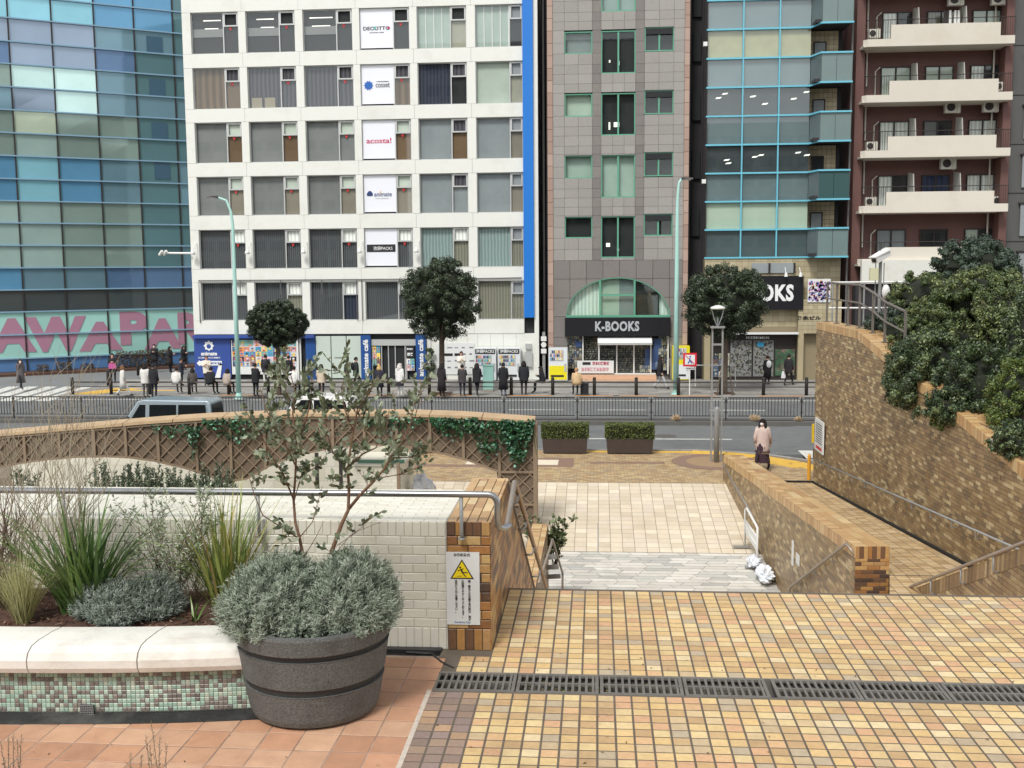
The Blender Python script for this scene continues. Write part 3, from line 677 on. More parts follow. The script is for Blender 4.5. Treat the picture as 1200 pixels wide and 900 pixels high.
# ---- right stair wall, nearest
we = empty('right_stair_wall', (5.2, 14, 1), label='brown brick wall with sloping coping at the right edge beside the stair', cat='wall')
E0, E1 = (5.2, 17.85), (5.2, 10.4); topE = lambda u: .80 + .425 * u
mb = MB(); mb.prism([(0, -1.5), (0, topE(0) - .01), (7.45, topE(7.45) - .01), (7.45, -1.5)], 0, .3, O=(5.2, 17.85, 0), X=(0, -1, 0), Y=(0, 0, 1), Zd=(1, 0, 0)); mb.build('core', m_bgrout, we)
wall_bricks(we, E0, E1, lambda u: -.8, lambda u: topE(u) - .22, 1 if Vector((-1, 0, 0)).x < 0 else 1, limit=120, c=.003, minpx=9)
P = []; u = 0
while u < 7.4: P.append([(u, topE(u) - .22), (u + .0655, topE(u + .0655) - .22), (u + .0655, topE(u + .0655)), (u, topE(u))]); u += .0715
lay('soldier_brick', we, m_brick, P, (5.2, 17.85, 0), (0, -1, 0), (0, 0, 1), (-1, 0, 0), .012, .003, limit=80, minpx=6)
d3 = Vector((0, -1, .425)).normalized(); lay('coping_brick', we, m_cope, grid(0, 8, 0, .3, .0715, .3, .006), (5.2, 17.85, .79), d3, (1, 0, 0), Vector((0, .425, 1)), .01, .002, limit=60, minpx=5)
he = empty('right_stair_handrail', (5.1, 14, 1), label='silver grey handrail sloping up to the right edge on the right stair wall', cat='handrail')
MB().tube([(5.12, 17.95, .72), (5.11, 17.8, .84), (5.11, 10.4, .84 + .425 * 7.4)], .024, 10).build('rail', m_rsteel, he, smooth=True)
for y in (12.9, 13.9, 15.1, 16.4, 17.4):
    z = .84 + .425 * (17.8 - y); MB().tube([(5.11, y, z - .02), (5.11, y, z - .2), (5.13, y, z - .235), (5.2, y, z - .24)], .013, 8).build('bracket', m_gsteel, he, smooth=True)

# ---- left lower wall with its flat top, and the little rail beside it
wb = empty('left_lower_wall', (-1.2, 20, 0), label='low brick wall with orange flat coping below the left stair handrail', cat='wall')
tb = lambda y: .75 + (22.5 - y) * .03
mb = MB(); mb.hexa([(-1.34, 14.6, -1.6), (-1.0, 14.6, -1.6), (-1.04, 22.5, -1.6), (-1.38, 22.5, -1.6), (-1.34, 14.6, tb(14.6) - .01), (-1.0, 14.6, tb(14.6) - .01), (-1.04, 22.5, tb(22.5) - .01), (-1.38, 22.5, tb(22.5) - .01)]); mb.build('core', m_bgrout, wb)
lay('coping_brick', wb, m_cope, grid(0, 7.9, 0, .22, .0715, .22, .006) + grid(0, 7.9, .225, .34, .21, .115, .006), (-1.38, 22.5, tb(22.5) - .01), Vector((.04 / 7.9, -1, .03)), Vector((1, 0, 0)), Vector((0, .03, 1)), .01, .002, limit=60, minpx=6)
wall_bricks(wb, (-1.0, 14.6), (-1.04, 22.5), lambda u: -1.2, lambda u: tb(14.6 + u) - .02, 1)
rb = empty('landing_rail', (-.8, 20, -.5), label='small inverted V rail with three dark bars at the stair foot', cat='handrail')
pk = Vector((-.86, 20.3, .98)); 
MB().tube([(-.92, 16.6, 1.22 - .0), (-.87, 20.1, 1.02 - .08), pk, (-.80, 21.6, .25), (-.74, 22.6, -.35)], .024, 8).tube([(-.74, 22.6, -.35), (-.74, 22.6, -1.15)], .024, 8).build('rail', m_rsteel, rb, smooth=True)
for i in range(3):
    y = 20.9 + .55 * i; z = .45 - .36 * i; MB().bar((-1.04, y, z), (-.80 + .02 * i, y, z + .02), .05, .09).build('bar', m_gsteel, rb)

# ---- folding white stand and the plastic bags at the wall foot
fs = empty('white_stand', (3.7, 26, -.7), label='white tubular sign stand leaning by the low brick wall', cat='stand')
f0 = GZ(887, 664, -.78); fx, fyy = f0.x, f0.y
m_wp = mat('white_paint', S(226, 226, 222), .4, ncon=.04, coord='World')
zf = rz_(fyy)
mb = MB(); mb.tube([(fx, fyy, zf + .03), (fx, fyy, zf + .98), (fx - .02, fyy + .1, zf + 1.03), (fx - .1, fyy + 1.1, zf + 1.2), (fx - .12, fyy + 1.2, zf + 1.15), (fx - .12, fyy + 1.2, zf + .2)], .028, 8)
for k_ in (.75, .55): mb.tube([(fx, fyy, zf + k_), (fx - .12, fyy + 1.2, zf + k_ + .15)], .02, 6)
mb.build('frame', m_wp, fs, smooth=True)
MB().hexa([(fx - .01, fyy + .05, zf + .42), (fx + .01, fyy + .05, zf + .42), (fx - .1, fyy + 1.15, zf + .58), (fx - .12, fyy + 1.15, zf + .58), (fx - .01, fyy + .05, zf + .72), (fx + .01, fyy + .05, zf + .72), (fx - .1, fyy + 1.15, zf + .88), (fx - .12, fyy + 1.15, zf + .88)]).build('panel', m_sw, fs)
for (yy, z_) in ((0, 0), (1.2, .17)): MB().bar((fx - .28 - .1 * yy, fyy + yy, zf + z_ + .05), (fx + .12 - .1 * yy, fyy + yy, zf + z_ + .05), .07, .04).build('foot', m_gsteel, fs)
def lump(name, c, r, mt, n=22, seed=1, amp=.25):
    mb = MB(); rs_ = random.Random(seed); ph = [rs_.uniform(0, 6) for _ in range(9)]
    for i in range(n + 1):
        t = math.pi * i / n
        for q in range(n):
            a = 2 * math.pi * q / n; k = 1 + amp * (math.sin(3 * a + ph[0]) * math.sin(4 * t + ph[1]) + .6 * math.sin(7 * a + ph[2] + 3 * t) * math.sin(9 * t + ph[3]) + .4 * rs_.uniform(-1, 1) * math.sin(t))
            mb.v.append((c[0] + r[0] * k * math.sin(t) * math.cos(a), c[1] + r[1] * k * math.sin(t) * math.sin(a), max(c[2] - r[2] * .9, c[2] - r[2] * k * math.cos(t))))
    for i in range(n):
        for q in range(n): a = i * n + q; b = i * n + (q + 1) % n; mb.face((a, b, b + n, a + n))
    return mb.build(name, mt)
m_bag = mat('white_plastic', S(222, 226, 232), .35, ncon=.12, nscale=9, bump=1., bscale=14, coord='World')
pbg = GZ(898, 684, -.98)
tag(lump('plastic_bag', (pbg.x - .02, pbg.y + .1, rz_(pbg.y) + .15), (.2, .42, .17), m_bag, seed=3), 'crumpled white plastic sheeting heaped nearest the low brick wall foot', 'plastic sheet')
tag(lump('plastic_bag', (pbg.x - .16, pbg.y + .8, rz_(pbg.y + 1.1) + .1), (.15, .32, .12), m_bag, seed=5), 'smaller white plastic heap behind the larger one under the white stand', 'plastic sheet')
# notice on the big wall
nb0 = (6.14, 30.2, 1.9)
MB().box(6.2, 6.235, 29.6, 30.7, 1.05, 1.95).build('wall_sign', m_sw, label='white framed notice board with red text at the corner of the tall wall', cat='sign')
wsn = bpy.data.objects['wall_sign']; mb = MB()
for i in range(9): mb.box(6.195, 6.2, 29.75, 30.55, 1.82 - .065 * i, 1.84 - .065 * i)
mb.build('text_lines', m_ink, wsn); MB().box(6.195, 6.2, 29.75, 30.5, 1.12, 1.2).build('red_line', mat('sign_red', S(200, 50, 50), .5), wsn)
# ================================================================== plaza, road, pavements
m_asph = mat('asphalt', S(110, 112, 112), .85, nscale=3, ncon=.12, bump=.6, bscale=80, stain=S(84, 86, 86), sscale=.3, samt=.8, coord='World')
m_asph2 = mat('asphalt_speckle', S(124, 126, 126), .85, nscale=25, ncon=.2, bump=.6, bscale=80, stain=S(96, 98, 98), sscale=.25, samt=.5, coord='World')
m_paint = mat('road_paint', S(214, 214, 206), .7, nscale=9, ncon=.1, stain=S(130, 130, 126), sscale=6, samt=.8, coord='World')
m_ytac = mat('yellow_tactile', S(222, 178, 74), .7, nscale=12, ncon=.12, coord='World', stain=S(150, 130, 96), sscale=4, samt=.5)
m_kerb = mat('kerb_stone', rough=.85, pal=[S(*c) for c in ((150, 148, 142), (140, 138, 134), (158, 156, 150))], nscale=5, ncon=.1, coord='World')
m_side = mat('grey_pavement_slab', rough=.8, pal=[S(*c) for c in ((150, 146, 140), (140, 136, 130), (160, 156, 150), (146, 144, 140))], vary=.05, nscale=3, ncon=.06, coord='World')
m_sidej = mat('pavement_bed', S(126, 122, 118), .9, coord='World')
m_plz = mat('plaza_brick', rough=.65, pal=[S(*c, .85) for c in ((196, 170, 128), (182, 152, 112), (208, 184, 142), (170, 142, 108), (190, 160, 122), (204, 176, 130), (176, 158, 130))], vary=.08, coord='World', nscale=9, ncon=.06, stain=S(146, 126, 100), sscale=.6, samt=.35)
m_brn = mat('brown_inlay', S(138, 112, 96), .7, nscale=14, ncon=.15, coord='World')
m_dk = mat('dark_metal', S(54, 50, 48), .5, metal=.3, coord='World')
RZ = -.12
g = MB(); g.box(-600, 600, 31.2, 900, -.6, -.45); g.box(-600, -9, -60, 31.2, -2.4, -2.25); g.box(9, 600, -60, 31.2, -2.4, -2.25); g.box(-9, 9, -60, 2, -2.4, -2.25)
g.build('ground', m_conc, kind='structure')
MB().box(-120, 120, 36.4, 52.2, -.42, RZ).build('road', m_asph, kind='structure')
MB().box(-60, -23.6, 52.2, 110, -.42, RZ - .004).build('side_street', m_asph2, kind='structure')
# plaza at street level
pz_ = empty('plaza', (2, 34, 0)); pz_['kind'] = 'structure'
kerb = [(-30, 36.45), (3.5, 36.5), (4.6, 36.25), (5.8, 35.6), (7.0, 34.5), (7.9, 33.0), (8.4, 31.0)]
MB().prism([(-30, 30.8), (6.25, 30.8), (8.4, 30.8)] + kerb[::-1], -.4, -.006).build('plaza_bed', m_sgr, pz_)
P = [p for p in grid(-9, 7.6, 30.82, 36.3, .205, .105, .013, .5)]
def inside(p):
    x = max(q[0] for q in p); y = max(q[1] for q in p)
    for (a, b) in zip(kerb[1:], kerb[2:]):
        if a[0] <= x <= b[0] and y > a[1] + (b[1] - a[1]) * (x - a[0]) / (b[0] - a[0]) - .55: return False
    return x < 7.4
P = [p for p in P if inside(p)]
lay('plaza_brick', pz_, m_plz, P, (0, 0, -.0055), (1, 0, 0), (0, 1, 0), (0, 0, 1), .002, 0, limit=0)
mb = MB()
for a, b in zip(kerb, kerb[1:]):
    a = Vector((*a, 0)); b = Vector((*b, 0)); n = max(1, int((b - a).length / .6))
    for i in range(n): mb.bar(a.lerp(b, i / n) + Vector((0, 0, -.055)), a.lerp(b, (i + .98) / n) + Vector((0, 0, -.055)), .16, .13, rn=R())
mb.build('kerb', m_kerb, pz_, kind='stuff')
mb = MB()                       # yellow tactile paving following the kerb
kk = [(-.5, 36.1), (3.2, 36.1), (4.3, 35.85), (5.3, 35.25), (6.3, 34.15), (7.05, 32.7)]
for a, b in zip(kk, kk[1:]):
    a = Vector((*a, 0)); b = Vector((*b, 0)); w_ = .3 if a.x < 3 else .62 
    mb.bar(a + Vector((0, 0, .002)), b + Vector((0, 0, .002)), w_, .008)
mb.bar((5.15, 34.7, .0021), (6.35, 33.4, .0021), .45, .008)
mb.build('tactile_paving', m_ytac, pz_)
lc = GZ(839, 541)
def ring(r0, r1, z, mt, name):
    mb = MB(); n = 40
    for i in range(n):
        a, b = 2 * math.pi * i / n, 2 * math.pi * (i + 1) / n
        mb.poly([(lc.x + r0 * math.cos(a), lc.y + r0 * math.sin(a), z), (lc.x + r1 * math.cos(a), lc.y + r1 * math.sin(a), z), (lc.x + r1 * math.cos(b), lc.y + r1 * math.sin(b), z), (lc.x + r0 * math.cos(b), lc.y + r0 * math.sin(b), z)])
    mb.build(name, mt, pz_)
ring(.95, 1.42, .004, m_brn, 'brown_ring'); ring(0.0, .948, .004, m_plz, 'lamp_circle')
a = GZ(629, 547); b = GZ(673, 537); MB().box(-4.2, b.x, a.y, b.y, -.001, .003).build('brown_inlay', m_brn, pz_)
MB().box(-4.2, b.x - .5, a.y + .33, b.y - .35, .003, .006).build('pale_inlay', m_slab, pz_)
a = GZ(692, 543); b = GZ(778, 540); MB().box(a.x, b.x, a.y, a.y + .28, -.001, .003).build('brown_line', m_brn, pz_)
MB().box(-9, -2.0, 33.1, 33.5, -.001, .0035).build('brown_band', m_brn, pz_)
# far pavement
fp = empty('pavement', (0, 56, 0)); fp['kind'] = 'structure'
MB().box(-27.5, 60, 52.3, 60.6, -.4, -.006).build('pavement_bed', m_sidej, fp)
lay('slab', fp, m_side, grid(-27.4, 30, 52.5, 60, 1.0, .5, .015, .5), (0, 0, -.006), (1, 0, 0), (0, 1, 0), (0, 0, 1), .006, 0, limit=0)
mb = MB()
for i in range(90): mb.box(-27.5 + i, -26.51 + i, 52.2, 52.36, -.4, .0, rn=R())
mb.build('kerb', m_kerb, fp, kind='stuff')
mb = MB()
for x in (-19, -12.2, -8.4, -4.4, -1.1, .8, 3.6, 7.8, 10.9): mb.box(x, x + 2.2, 52.19, 52.37, .002, .008)
mb.build('orange_kerb_marks', mat('orange_paint', S(206, 142, 74), .7, coord='World', nscale=5, ncon=.15), fp)
mb = MB(); mb.hexa([(-27.2, 52.6, 0), (-25.6, 52.6, 0), (-24.4, 55.3, 0), (-25.8, 55.6, 0), (-27.2, 52.6, .004), (-25.6, 52.6, .004), (-24.4, 55.3, .004), (-25.8, 55.6, .004)]); mb.box(-25.6, -22.2, 54.2, 54.6, 0, .004)
mb.build('tactile_paving', m_ytac, fp)
# crossing over the side street and lane marks
cr = empty('crossing', (-30, 53, RZ)); cr['kind'] = 'structure'
for i in range(8):
    x = -28.3 - 1.02 * i
    a = GZ(98 - 22 * i, 453, RZ); c = GZ(98 - 22 * i - 58, 470, RZ); w_ = .52
    MB().poly([(c.x, c.y, RZ + .002), (c.x + w_ * 1.5, c.y, RZ + .002), (a.x + w_ * 1.3, a.y, RZ + .002), (a.x, a.y, RZ + .002)]).build('stripe', m_paint, cr)
rd = empty('lane_marking', (0, 40, RZ)); rd['kind'] = 'structure'
for (x0, x1, y) in ((-1, 5.0, 39.55), (-12, -6, 39.55), (-23, -17, 39.55)): MB().box(x0, x1, y, y + .14, RZ, RZ + .004).build('dashed_line', m_paint, rd)
for (x0, x1, y) in ((-4, -1.5, 47.8), (0, 2.2, 47.8), (5, 7.5, 47.8), (-11, -8, 47.8)): MB().box(x0, x1, y, y + .12, RZ, RZ + .004).build('dashed_line', m_paint, rd)
MB().box(-60, 30, 44.3, 44.42, RZ, RZ + .004).build('edge_line', m_paint, rd)
MB().box(-60, 30, 51.3, 51.42, RZ, RZ + .004).build('edge_line', m_paint, rd)
q = [GZ(935, 528, RZ), GZ(957, 528, RZ), GZ(957, 540, RZ), GZ(948, 540, RZ)]
MB().poly([(v.x, v.y, RZ + .003) for v in q]).build('crossing_stripe', m_paint, rd)
MB().box(7.4, 12, 34.6, 36.4, -.3, RZ - .002).build('side_road', mat('red_asphalt', S(110, 92, 88), .85, ncon=.1, coord='World'), kind='structure')
MB().box(8.3, 40, 20, 36.4, -.3, RZ - .006).build('side_lane', m_asph, kind='structure')
for (px, py, r_, lb) in ((780, 511, .42, 'round manhole cover on the near road lane between hedge and lamp'), (913, 497, .75, 'larger round manhole cover on the road above the walking woman')):
    c = GZ(px, py, RZ); mh = MB(); mh.lathe([(r_, 0), (r_, .004), (0, .005)], 28, (c.x, c.y, RZ)); mh.build('manhole_cover', mat('manhole_iron', S(92, 88, 84), .7, nscale=20, ncon=.3, coord='World'), label=lb, cat='manhole cover')
# median with its fence
MB().box(-60, 30, 43.1, 44.25, -.4, .03).build('median', mat('dark_kerb', S(98, 96, 92), .9, nscale=2, ncon=.12, coord='World'), kind='structure')
mf = empty('median_fence', (0, 43.6, 0), label='long black baluster fence on the median between the road lanes', cat='fence')
x = -31.0; per = 3.02; mz0, mz1 = .16, .93
pmb = MB(); pmb.box(.08, per - .10, -.022, .022, .90, .945); pmb.box(.08, per - .10, -.016, .016, .16, .19)
for i in range(22): xx = .17 + i * (per - .34) / 21; pmb.box(xx - .011, xx + .011, -.011, .011, .19, .90)
pm = pmb.mesh('fence_panel', m_dk)
qm = MB(); qm.box(-.025, .025, -.025, .025, 0, .95); qm.tube([(-.08, 0, .86), (-.025, 0, .78), (-.08, 0, .70)], .013, 5); qm.tube([(.08, 0, .86), (.025, 0, .78), (.08, 0, .70)], .013, 5); qm.tube([(-.08, 0, .3), (0, 0, .36), (.08, 0, .3)], .013, 5)
qm = qm.mesh('fence_post', m_dk); i = 0
# post positions follow the picture: one post every 3.02 m
while x < 16:
    if not (11.0 < x < 11.2):
        link('fence_panel', pm, mf, (x, 43.6, 0.03)); link('fence_post', qm, mf, (x, 43.6, 0.03))
    x += per
tag(MB().box(-60, 15, 43.52, 43.56, .03, .05).build('base_strip', m_dk, mf))
# pavement fence with bollard posts
pf = empty('pavement_fence', (0, 52.5, 0), label='black post and rail fence along the far pavement kerb', cat='fence')
MB().tube([(-26.9, 52.6, .62), (14, 52.6, .62)], .034, 6).build('top_rail', m_dk, pf); MB().tube([(-26.9, 52.6, .40), (14, 52.6, .40)], .028, 6).build('middle_rail', m_dk, pf)
MB().tube([(-26.9, 52.6, .66), (14, 52.6, .66)], .01, 4).build('cap_rail', m_dk, pf)
bm = MB().lathe([(.085, 0), (.085, .74), (.075, .76), (.075, .78), (.085, .8), (.085, .84), (.05, .88), (0, .89)], 10).mesh('bollard_post', m_dk, True)
x = -26.9; k = 0
while x < 14: link('bollard_post', bm, pf, (x, 52.6, 0)); x += 2.06
for (px, py, lb) in ((127, 452, 'black bollard standing by itself left of the crossing people'), (162, 440, 'black bollard farther back beside the pink banner corner')):
    c = GZ(px, py); tag(link('bollard', bm, None, c), lb, 'bollard')

# hedge boxes on the plaza
m_box = mat('dark_planter_box', S(66, 56, 52), .55, nscale=4, ncon=.08, coord='World')
m_hedge = mat('hedge_leaf', rough=.6, pal=[S(*c) for c in ((84, 98, 46), (68, 82, 38), (104, 116, 54), (54, 68, 34), (116, 126, 62))], vary=.2)
def leafbox(mb, x0, x1, y0, y1, z0, z1, n, s, shell=.12):
    for _ in range(n):
        f = random.choice(('t', 't', 'f', 'f', 'l', 'r', 'b'))
        x, y, z = U(x0, x1), U(y0, y1), U(z0, z1); d = abs(random.gauss(0, shell * .5))
        if f == 't': z = z1 - d
        elif f == 'f': y = y0 + d
        elif f == 'l': x = x0 + d
        elif f == 'r': x = x1 - d
        else: y = y1 - d
        leaf(mb, (x, y, z), s)
def leaf(mb, c, s, ar=.6, dr=None):
    c = Vector(c); d = Vector(dr).normalized() if dr is not None else Vector((U(-1, 1), U(-1, 1), U(-.6, 1))).normalized()
    o = d.cross(Vector((U(-1, 1), U(-1, 1), U(-1, 1)))).normalized(); s = s * U(.7, 1.3)
    mb.poly([c - d * s * .5, c + o * s * ar * .5, c + d * s * .5, c - o * s * ar * .5], R())
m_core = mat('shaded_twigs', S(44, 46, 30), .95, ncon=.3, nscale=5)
for (x0, x1, lb) in ((GZ(634, 532).x, GZ(690, 532).x, 'clipped box hedge in a dark planter, left one of the pair beside the trellis'), (GZ(709, 532).x, GZ(767, 532).x, 'clipped box hedge in a dark planter nearest the plaza lamp'), (-6.4, -4.7, 'dark planter box with hedge seen under the trellis arch')):
    e = empty('hedge_planter', ((x0 + x1) / 2, 36.0, 0), label=lb, cat='planter', group='hedge planters along the plaza kerb')
    mb = MB(); Y0 = 35.55; mb.hexa([(x0 + .08, Y0 + .03, .03), (x1 - .08, Y0 + .03, .03), (x1 - .08, Y0 + .6, .03), (x0 + .08, Y0 + .6, .03), (x0 + .04, Y0, .52), (x1 - .04, Y0, .52), (x1 - .04, Y0 + .62, .52), (x0 + .04, Y0 + .62, .52)]); mb.box(x0 + .15, x0 + .3, Y0 + .05, Y0 + .55, 0, .03); mb.box(x1 - .3, x1 - .15, Y0 + .05, Y0 + .55, 0, .03)
    mb.build('box', m_box, e)
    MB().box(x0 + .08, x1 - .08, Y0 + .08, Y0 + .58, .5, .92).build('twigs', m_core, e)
    mb = MB(); leafbox(mb, x0 - .0, x1 + .0, Y0 - .03, Y0 + .68, .52, 1.02, 4200, .05, .1); mb.build('hedge', m_hedge, e)

# ================================================================== trellis bridge with arches
m_tr = mat('brown_trellis', S(146, 126, 104, .85), .6, nscale=3, ncon=.1, coord='World'); m_tb = mat('trellis_backing', S(118, 101, 83, .85), .7, nscale=2, ncon=.1, coord='World')
m_cap = mat('tan_cap', S(200, 172, 136, .88), .6, nscale=3, ncon=.08, coord='World', stain=S(150, 122, 92), sscale=2, samt=.5)
TY = 26.8
tp = lambda x, y: GY(x, y, TY)
def interp(T, x):
    for a, b in zip(T, T[1:]):
        if a[0] <= x <= b[0]: t = (x - a[0]) / (b[0] - a[0]); t = t; return a[1] + (b[1] - a[1]) * t
    return T[0][1] if x < T[0][0] else T[-1][1]
TOP = [(p.x, p.z) for p in (tp(-30, 514), tp(0, 511), tp(60, 506), tp(120, 501), tp(180, 496), tp(240, 492), tp(300, 489.5), tp(360, 488), tp(420, 487.5), tp(480, 488), tp(540, 490), tp(627, 496))]
BOT = [(p.x, p.z) for p in (tp(-30, 560), tp(0, 549), tp(30, 543), tp(60, 539), tp(92, 536.5), (tp(125, 536)), tp(150, 537), tp(180, 541), tp(215, 549), tp(250, 560), tp(265, 566), tp(290, 562), tp(320, 545), tp(350, 534), tp(390, 526), tp(430, 522), tp(460, 523), tp(490, 527), tp(520, 533), tp(550, 541), tp(585, 554), tp(586, 640), tp(640, 640))]
te = empty('trellis_arch', (-6, TY, 0), label='long brown lattice trellis with two shallow arches and a tan cap, ivy hanging on it', cat='trellis')
XL, XR = tp(-28, 500).x, tp(627, 500).x
mb = MB(); n = 90
for i in range(n):
    a = XL + (XR - XL) * i / n; b = XL + (XR - XL) * (i + 1) / n
    ta, tb_ = interp(TOP, a), interp(TOP, b); ba, bb = interp(BOT, a + 1e-4), interp(BOT, b - 1e-4); ba = max(ba, -.9); bb = max(bb, -.9)
    mb.hexa([(a, TY + .03, ba), (b, TY + .03, bb), (b, TY + .30, bb), (a, TY + .30, ba), (a, TY + .03, ta), (b, TY + .03, tb_), (b, TY + .30, tb_), (a, TY + .30, ta)])
mb.build('backing', m_tb, te)
k = 0
cuts = [XL + (XR - XL) * i / 11 for i in range(12)]
for a, b in zip(cuts, cuts[1:]):
    mb = MB(); mn = 5
    for i in range(mn):
        p = a + .01 + (b - a - .02) * i / mn; q = a + .01 + (b - a - .02) * (i + 1) / mn; za, zb = interp(TOP, p), interp(TOP, q)
        mb.hexa([(p, TY - .07, za - .0), (q, TY - .07, zb - .0), (q, TY + .42, zb), (p, TY + .42, za), (p, TY - .07, za + .075), (q, TY - .07, zb + .075), (q, TY + .42, zb + .13), (p, TY + .42, za + .13)])
    mb.build('cap', m_cap, te)
for (T, dz) in ((TOP, -.04), (BOT, .03)):
    mb = MB(); pts = [p for p in T if XL <= p[0] <= XR and p[1] > -.85]
    for p, q in zip(pts, pts[1:]):
        if abs(p[0] - q[0]) > .05: mb.bar((p[0], TY - .012, p[1] + dz), (q[0], TY - .012, q[1] + dz), .05, .05, up=(0, 1, 0))
    mb.build('edge_rail', m_tr, te)
posts = [tp(x, 500).x for x in (28, 69, 110, 147, 185, 230, 270, 310, 350, 390, 427, 465, 504, 543, 585)]
for x in posts:
    z0 = interp(BOT, x); z1 = interp(TOP, x)
    if abs(x - tp(585, 500).x) < .01: z0 = -.6
    MB().box(x - .035, x + .035, TY - .045, TY + .0, z0, z1).build('post', m_tr, te)
MB().box(XR - .05, XR + .05, TY - .06, TY + .34, -.9, interp(TOP, XR)).build('end_post', m_tr, te)
mb = MB()
for zz in (tp(600, 553).z, tp(600, 591).z): MB().box(posts[-1] + .03, XR - .05, TY - .03, TY + .0, zz - .03, zz + .03).build('cross_rail', m_tr, te)
# diagonal lattice laths, each its own piece
bars = []
def lath(x0, x1, zl, zh, sgn, pitch=.265):
    c = -8.0
    while c < 22:
        # line z = sgn*(x) + c ; sample to find the runs inside
        run = []; N_ = 80
        for i in range(N_ + 1):
            x = x0 + (x1 - x0) * i / N_; z = sgn * (x - x0) + c
            ok = zl(x) < z < zh(x)
            if ok: run.append((x, z))
            if (not ok or i == N_) and run:
                if len(run) > 3: bars.append((run[0], run[-1]))
                run = []
        c += pitch * 1.414
for a, b in zip([XL] + posts, posts + [XR]):
    zl = (lambda x: interp(BOT, x) + .03) if b != XR else (lambda x: -.6); lath(a + .03, b - .03, zl, lambda x: interp(TOP, x) - .06, 1); lath(a + .03, b - .03, zl, lambda x: interp(TOP, x) - .06, -1)
bars.sort(key=lambda q: -((q[0][0] - q[1][0]) ** 2))
rest = MB()
for i, (p, q) in enumerate(bars):
    dy = -.006 if q[1] > p[1] else .006
    if i < 290: MB().bar((p[0], TY + .0 + dy, p[1]), (q[0], TY + .0 + dy, q[1]), .028, .026, up=(0, 1, 0)).build('lath', m_tr, te)
    else: rest.bar((p[0], TY + dy, p[1]), (q[0], TY + dy, q[1]), .028, .026, up=(0, 1, 0))
if rest.f: rest.build('short_laths', m_tr, te, kind='stuff')
# ivy on the trellis
m_ivy = mat('ivy_leaf', rough=.45, pal=[S(*c) for c in ((38, 84, 52), (30, 66, 44), (50, 100, 58), (24, 54, 36), (110, 160, 132), (44, 86, 40), (34, 74, 40), (28, 60, 36))], vary=.15)
def ivy(px0, px1, py0, py1, n, lb, taper=True):
    e = MB(); z0p = 0
    for _ in range(n):
        x = U(px0, px1); t = R() ** 1.7; c_ = 1 - abs((x - (px0 + px1) / 2) / ((px1 - px0) / 2)) ** 2
        y = py0 + (py1 - py0) * t * (c_ if taper else 1) + U(-3, 3); p = tp(x, y)
        leaf(e, (p.x, TY - U(.05, .22), p.z), .085, .85, (U(-1, 1), U(-.7, -.1), U(-1, .3)))
    for k in range(6):
        x = U(px0, px1); a = tp(x, py0); b = tp(x + U(-10, 10), py0 + (py1 - py0) * U(.3, .8)); e.tube([(a.x, TY - .07, a.z), ((a.x + b.x) / 2 + U(-.1, .1), TY - .08, (a.z + b.z) / 2), (b.x, TY - .06, b.z)], .006, 4)
    e.build('ivy', m_ivy, label=lb, cat='ivy', group='ivy hanging on the trellis')
ivy(588, 626, 494, 546, 900, 'thickest ivy cluster hanging at the right end of the trellis'); ivy(550, 604, 494, 530, 420, 'ivy spray just left of the thick cluster on the trellis')
ivy(505, 560, 491, 514, 420, 'ivy fringe along the cap right of the olive tree'); ivy(425, 500, 490, 504, 220, 'thin ivy strip under the cap behind the olive top'); ivy(560, 585, 520, 538, 90, 'small pale ivy tuft low on the trellis')
ivy(240, 330, 492, 518, 380, 'ivy drape on the trellis left of the olive tree'); ivy(180, 240, 500, 512, 120, 'sparse ivy on the left trellis behind the pampas twigs'); ivy(222, 236, 505, 535, 90, 'single ivy strand hanging between two trellis posts')

# ================================================================== white fountain walls and shrubs below, seen under the arches
m_wt = mat('white_wall_tile', rough=.4, pal=[S(*c) for c in ((226, 222, 206), (220, 216, 198), (230, 226, 212))], vary=.02, coord='World', nscale=1, ncon=.03)
fw = empty('white_tile_wall', (-11, 29, 0), label='far white tiled wall seen through the trellis arches', cat='wall')
MB().box(-17, -5.9, 29.4, 29.8, -2, 1.55).build('core', m_wgrout, fw)
lay('wall_tile', fw, m_wt, grid(-17, -5.9, -1, 1.55, .6, .42, .012, .5), (0, 29.4, 0), (1, 0, 0), (0, 0, 1), (0, -1, 0), .008, .0, limit=60)
MB().box(-17, -5.85, 29.34, 29.85, 1.552, 1.62).build('wall_cap', m_wt, fw)
fb = empty('white_tile_counter', (-6, 28, 0), label='white tiled block with a green glass edge under the right trellis arch', cat='counter')
p0, p1 = GY(415, 546, 27.3), GY(468, 546, 27.3)
X0, X1, ZT = p0.x, p1.x, p0.z
q0_, q1_ = GZ(425, 530, ZT), GZ(490, 527, ZT)
mb = MB(); mb.hexa([(X0, 27.3, -2), (X1, 27.3, -2), (q1_.x, 29.2, -2), (X0, 29.2, -2), (X0, 27.3, ZT), (X1, 27.3, ZT), (q1_.x, 29.2, ZT), (X0, 29.2, ZT)]); mb.build('core', m_wgrout, fb)
mb = MB(); mb.hexa([(X0 - .02, 27.25, ZT + .002), (X1 + .04, 27.25, ZT + .002), (q1_.x + .05, 29.25, ZT + .002), (X0 - .02, 29.25, ZT + .002), (X0 - .02, 27.25, ZT + .04), (X1 + .04, 27.25, ZT + .04), (q1_.x + .05, 29.25, ZT + .04), (X0 - .02, 29.25, ZT + .04)]); mb.build('top', m_wt, fb)
lay('wall_tile', fb, m_wt, grid(0, X1 - X0, -1.5, ZT - .22, .2, .09, .012, .5) + grid(0, X1 - X0, ZT - .205, ZT - .01, .09, .2, .012, 0), (X0, 27.3, 0), (1, 0, 0), (0, 0, 1), (0, -1, 0), .008, 0, limit=100, minpx=5)
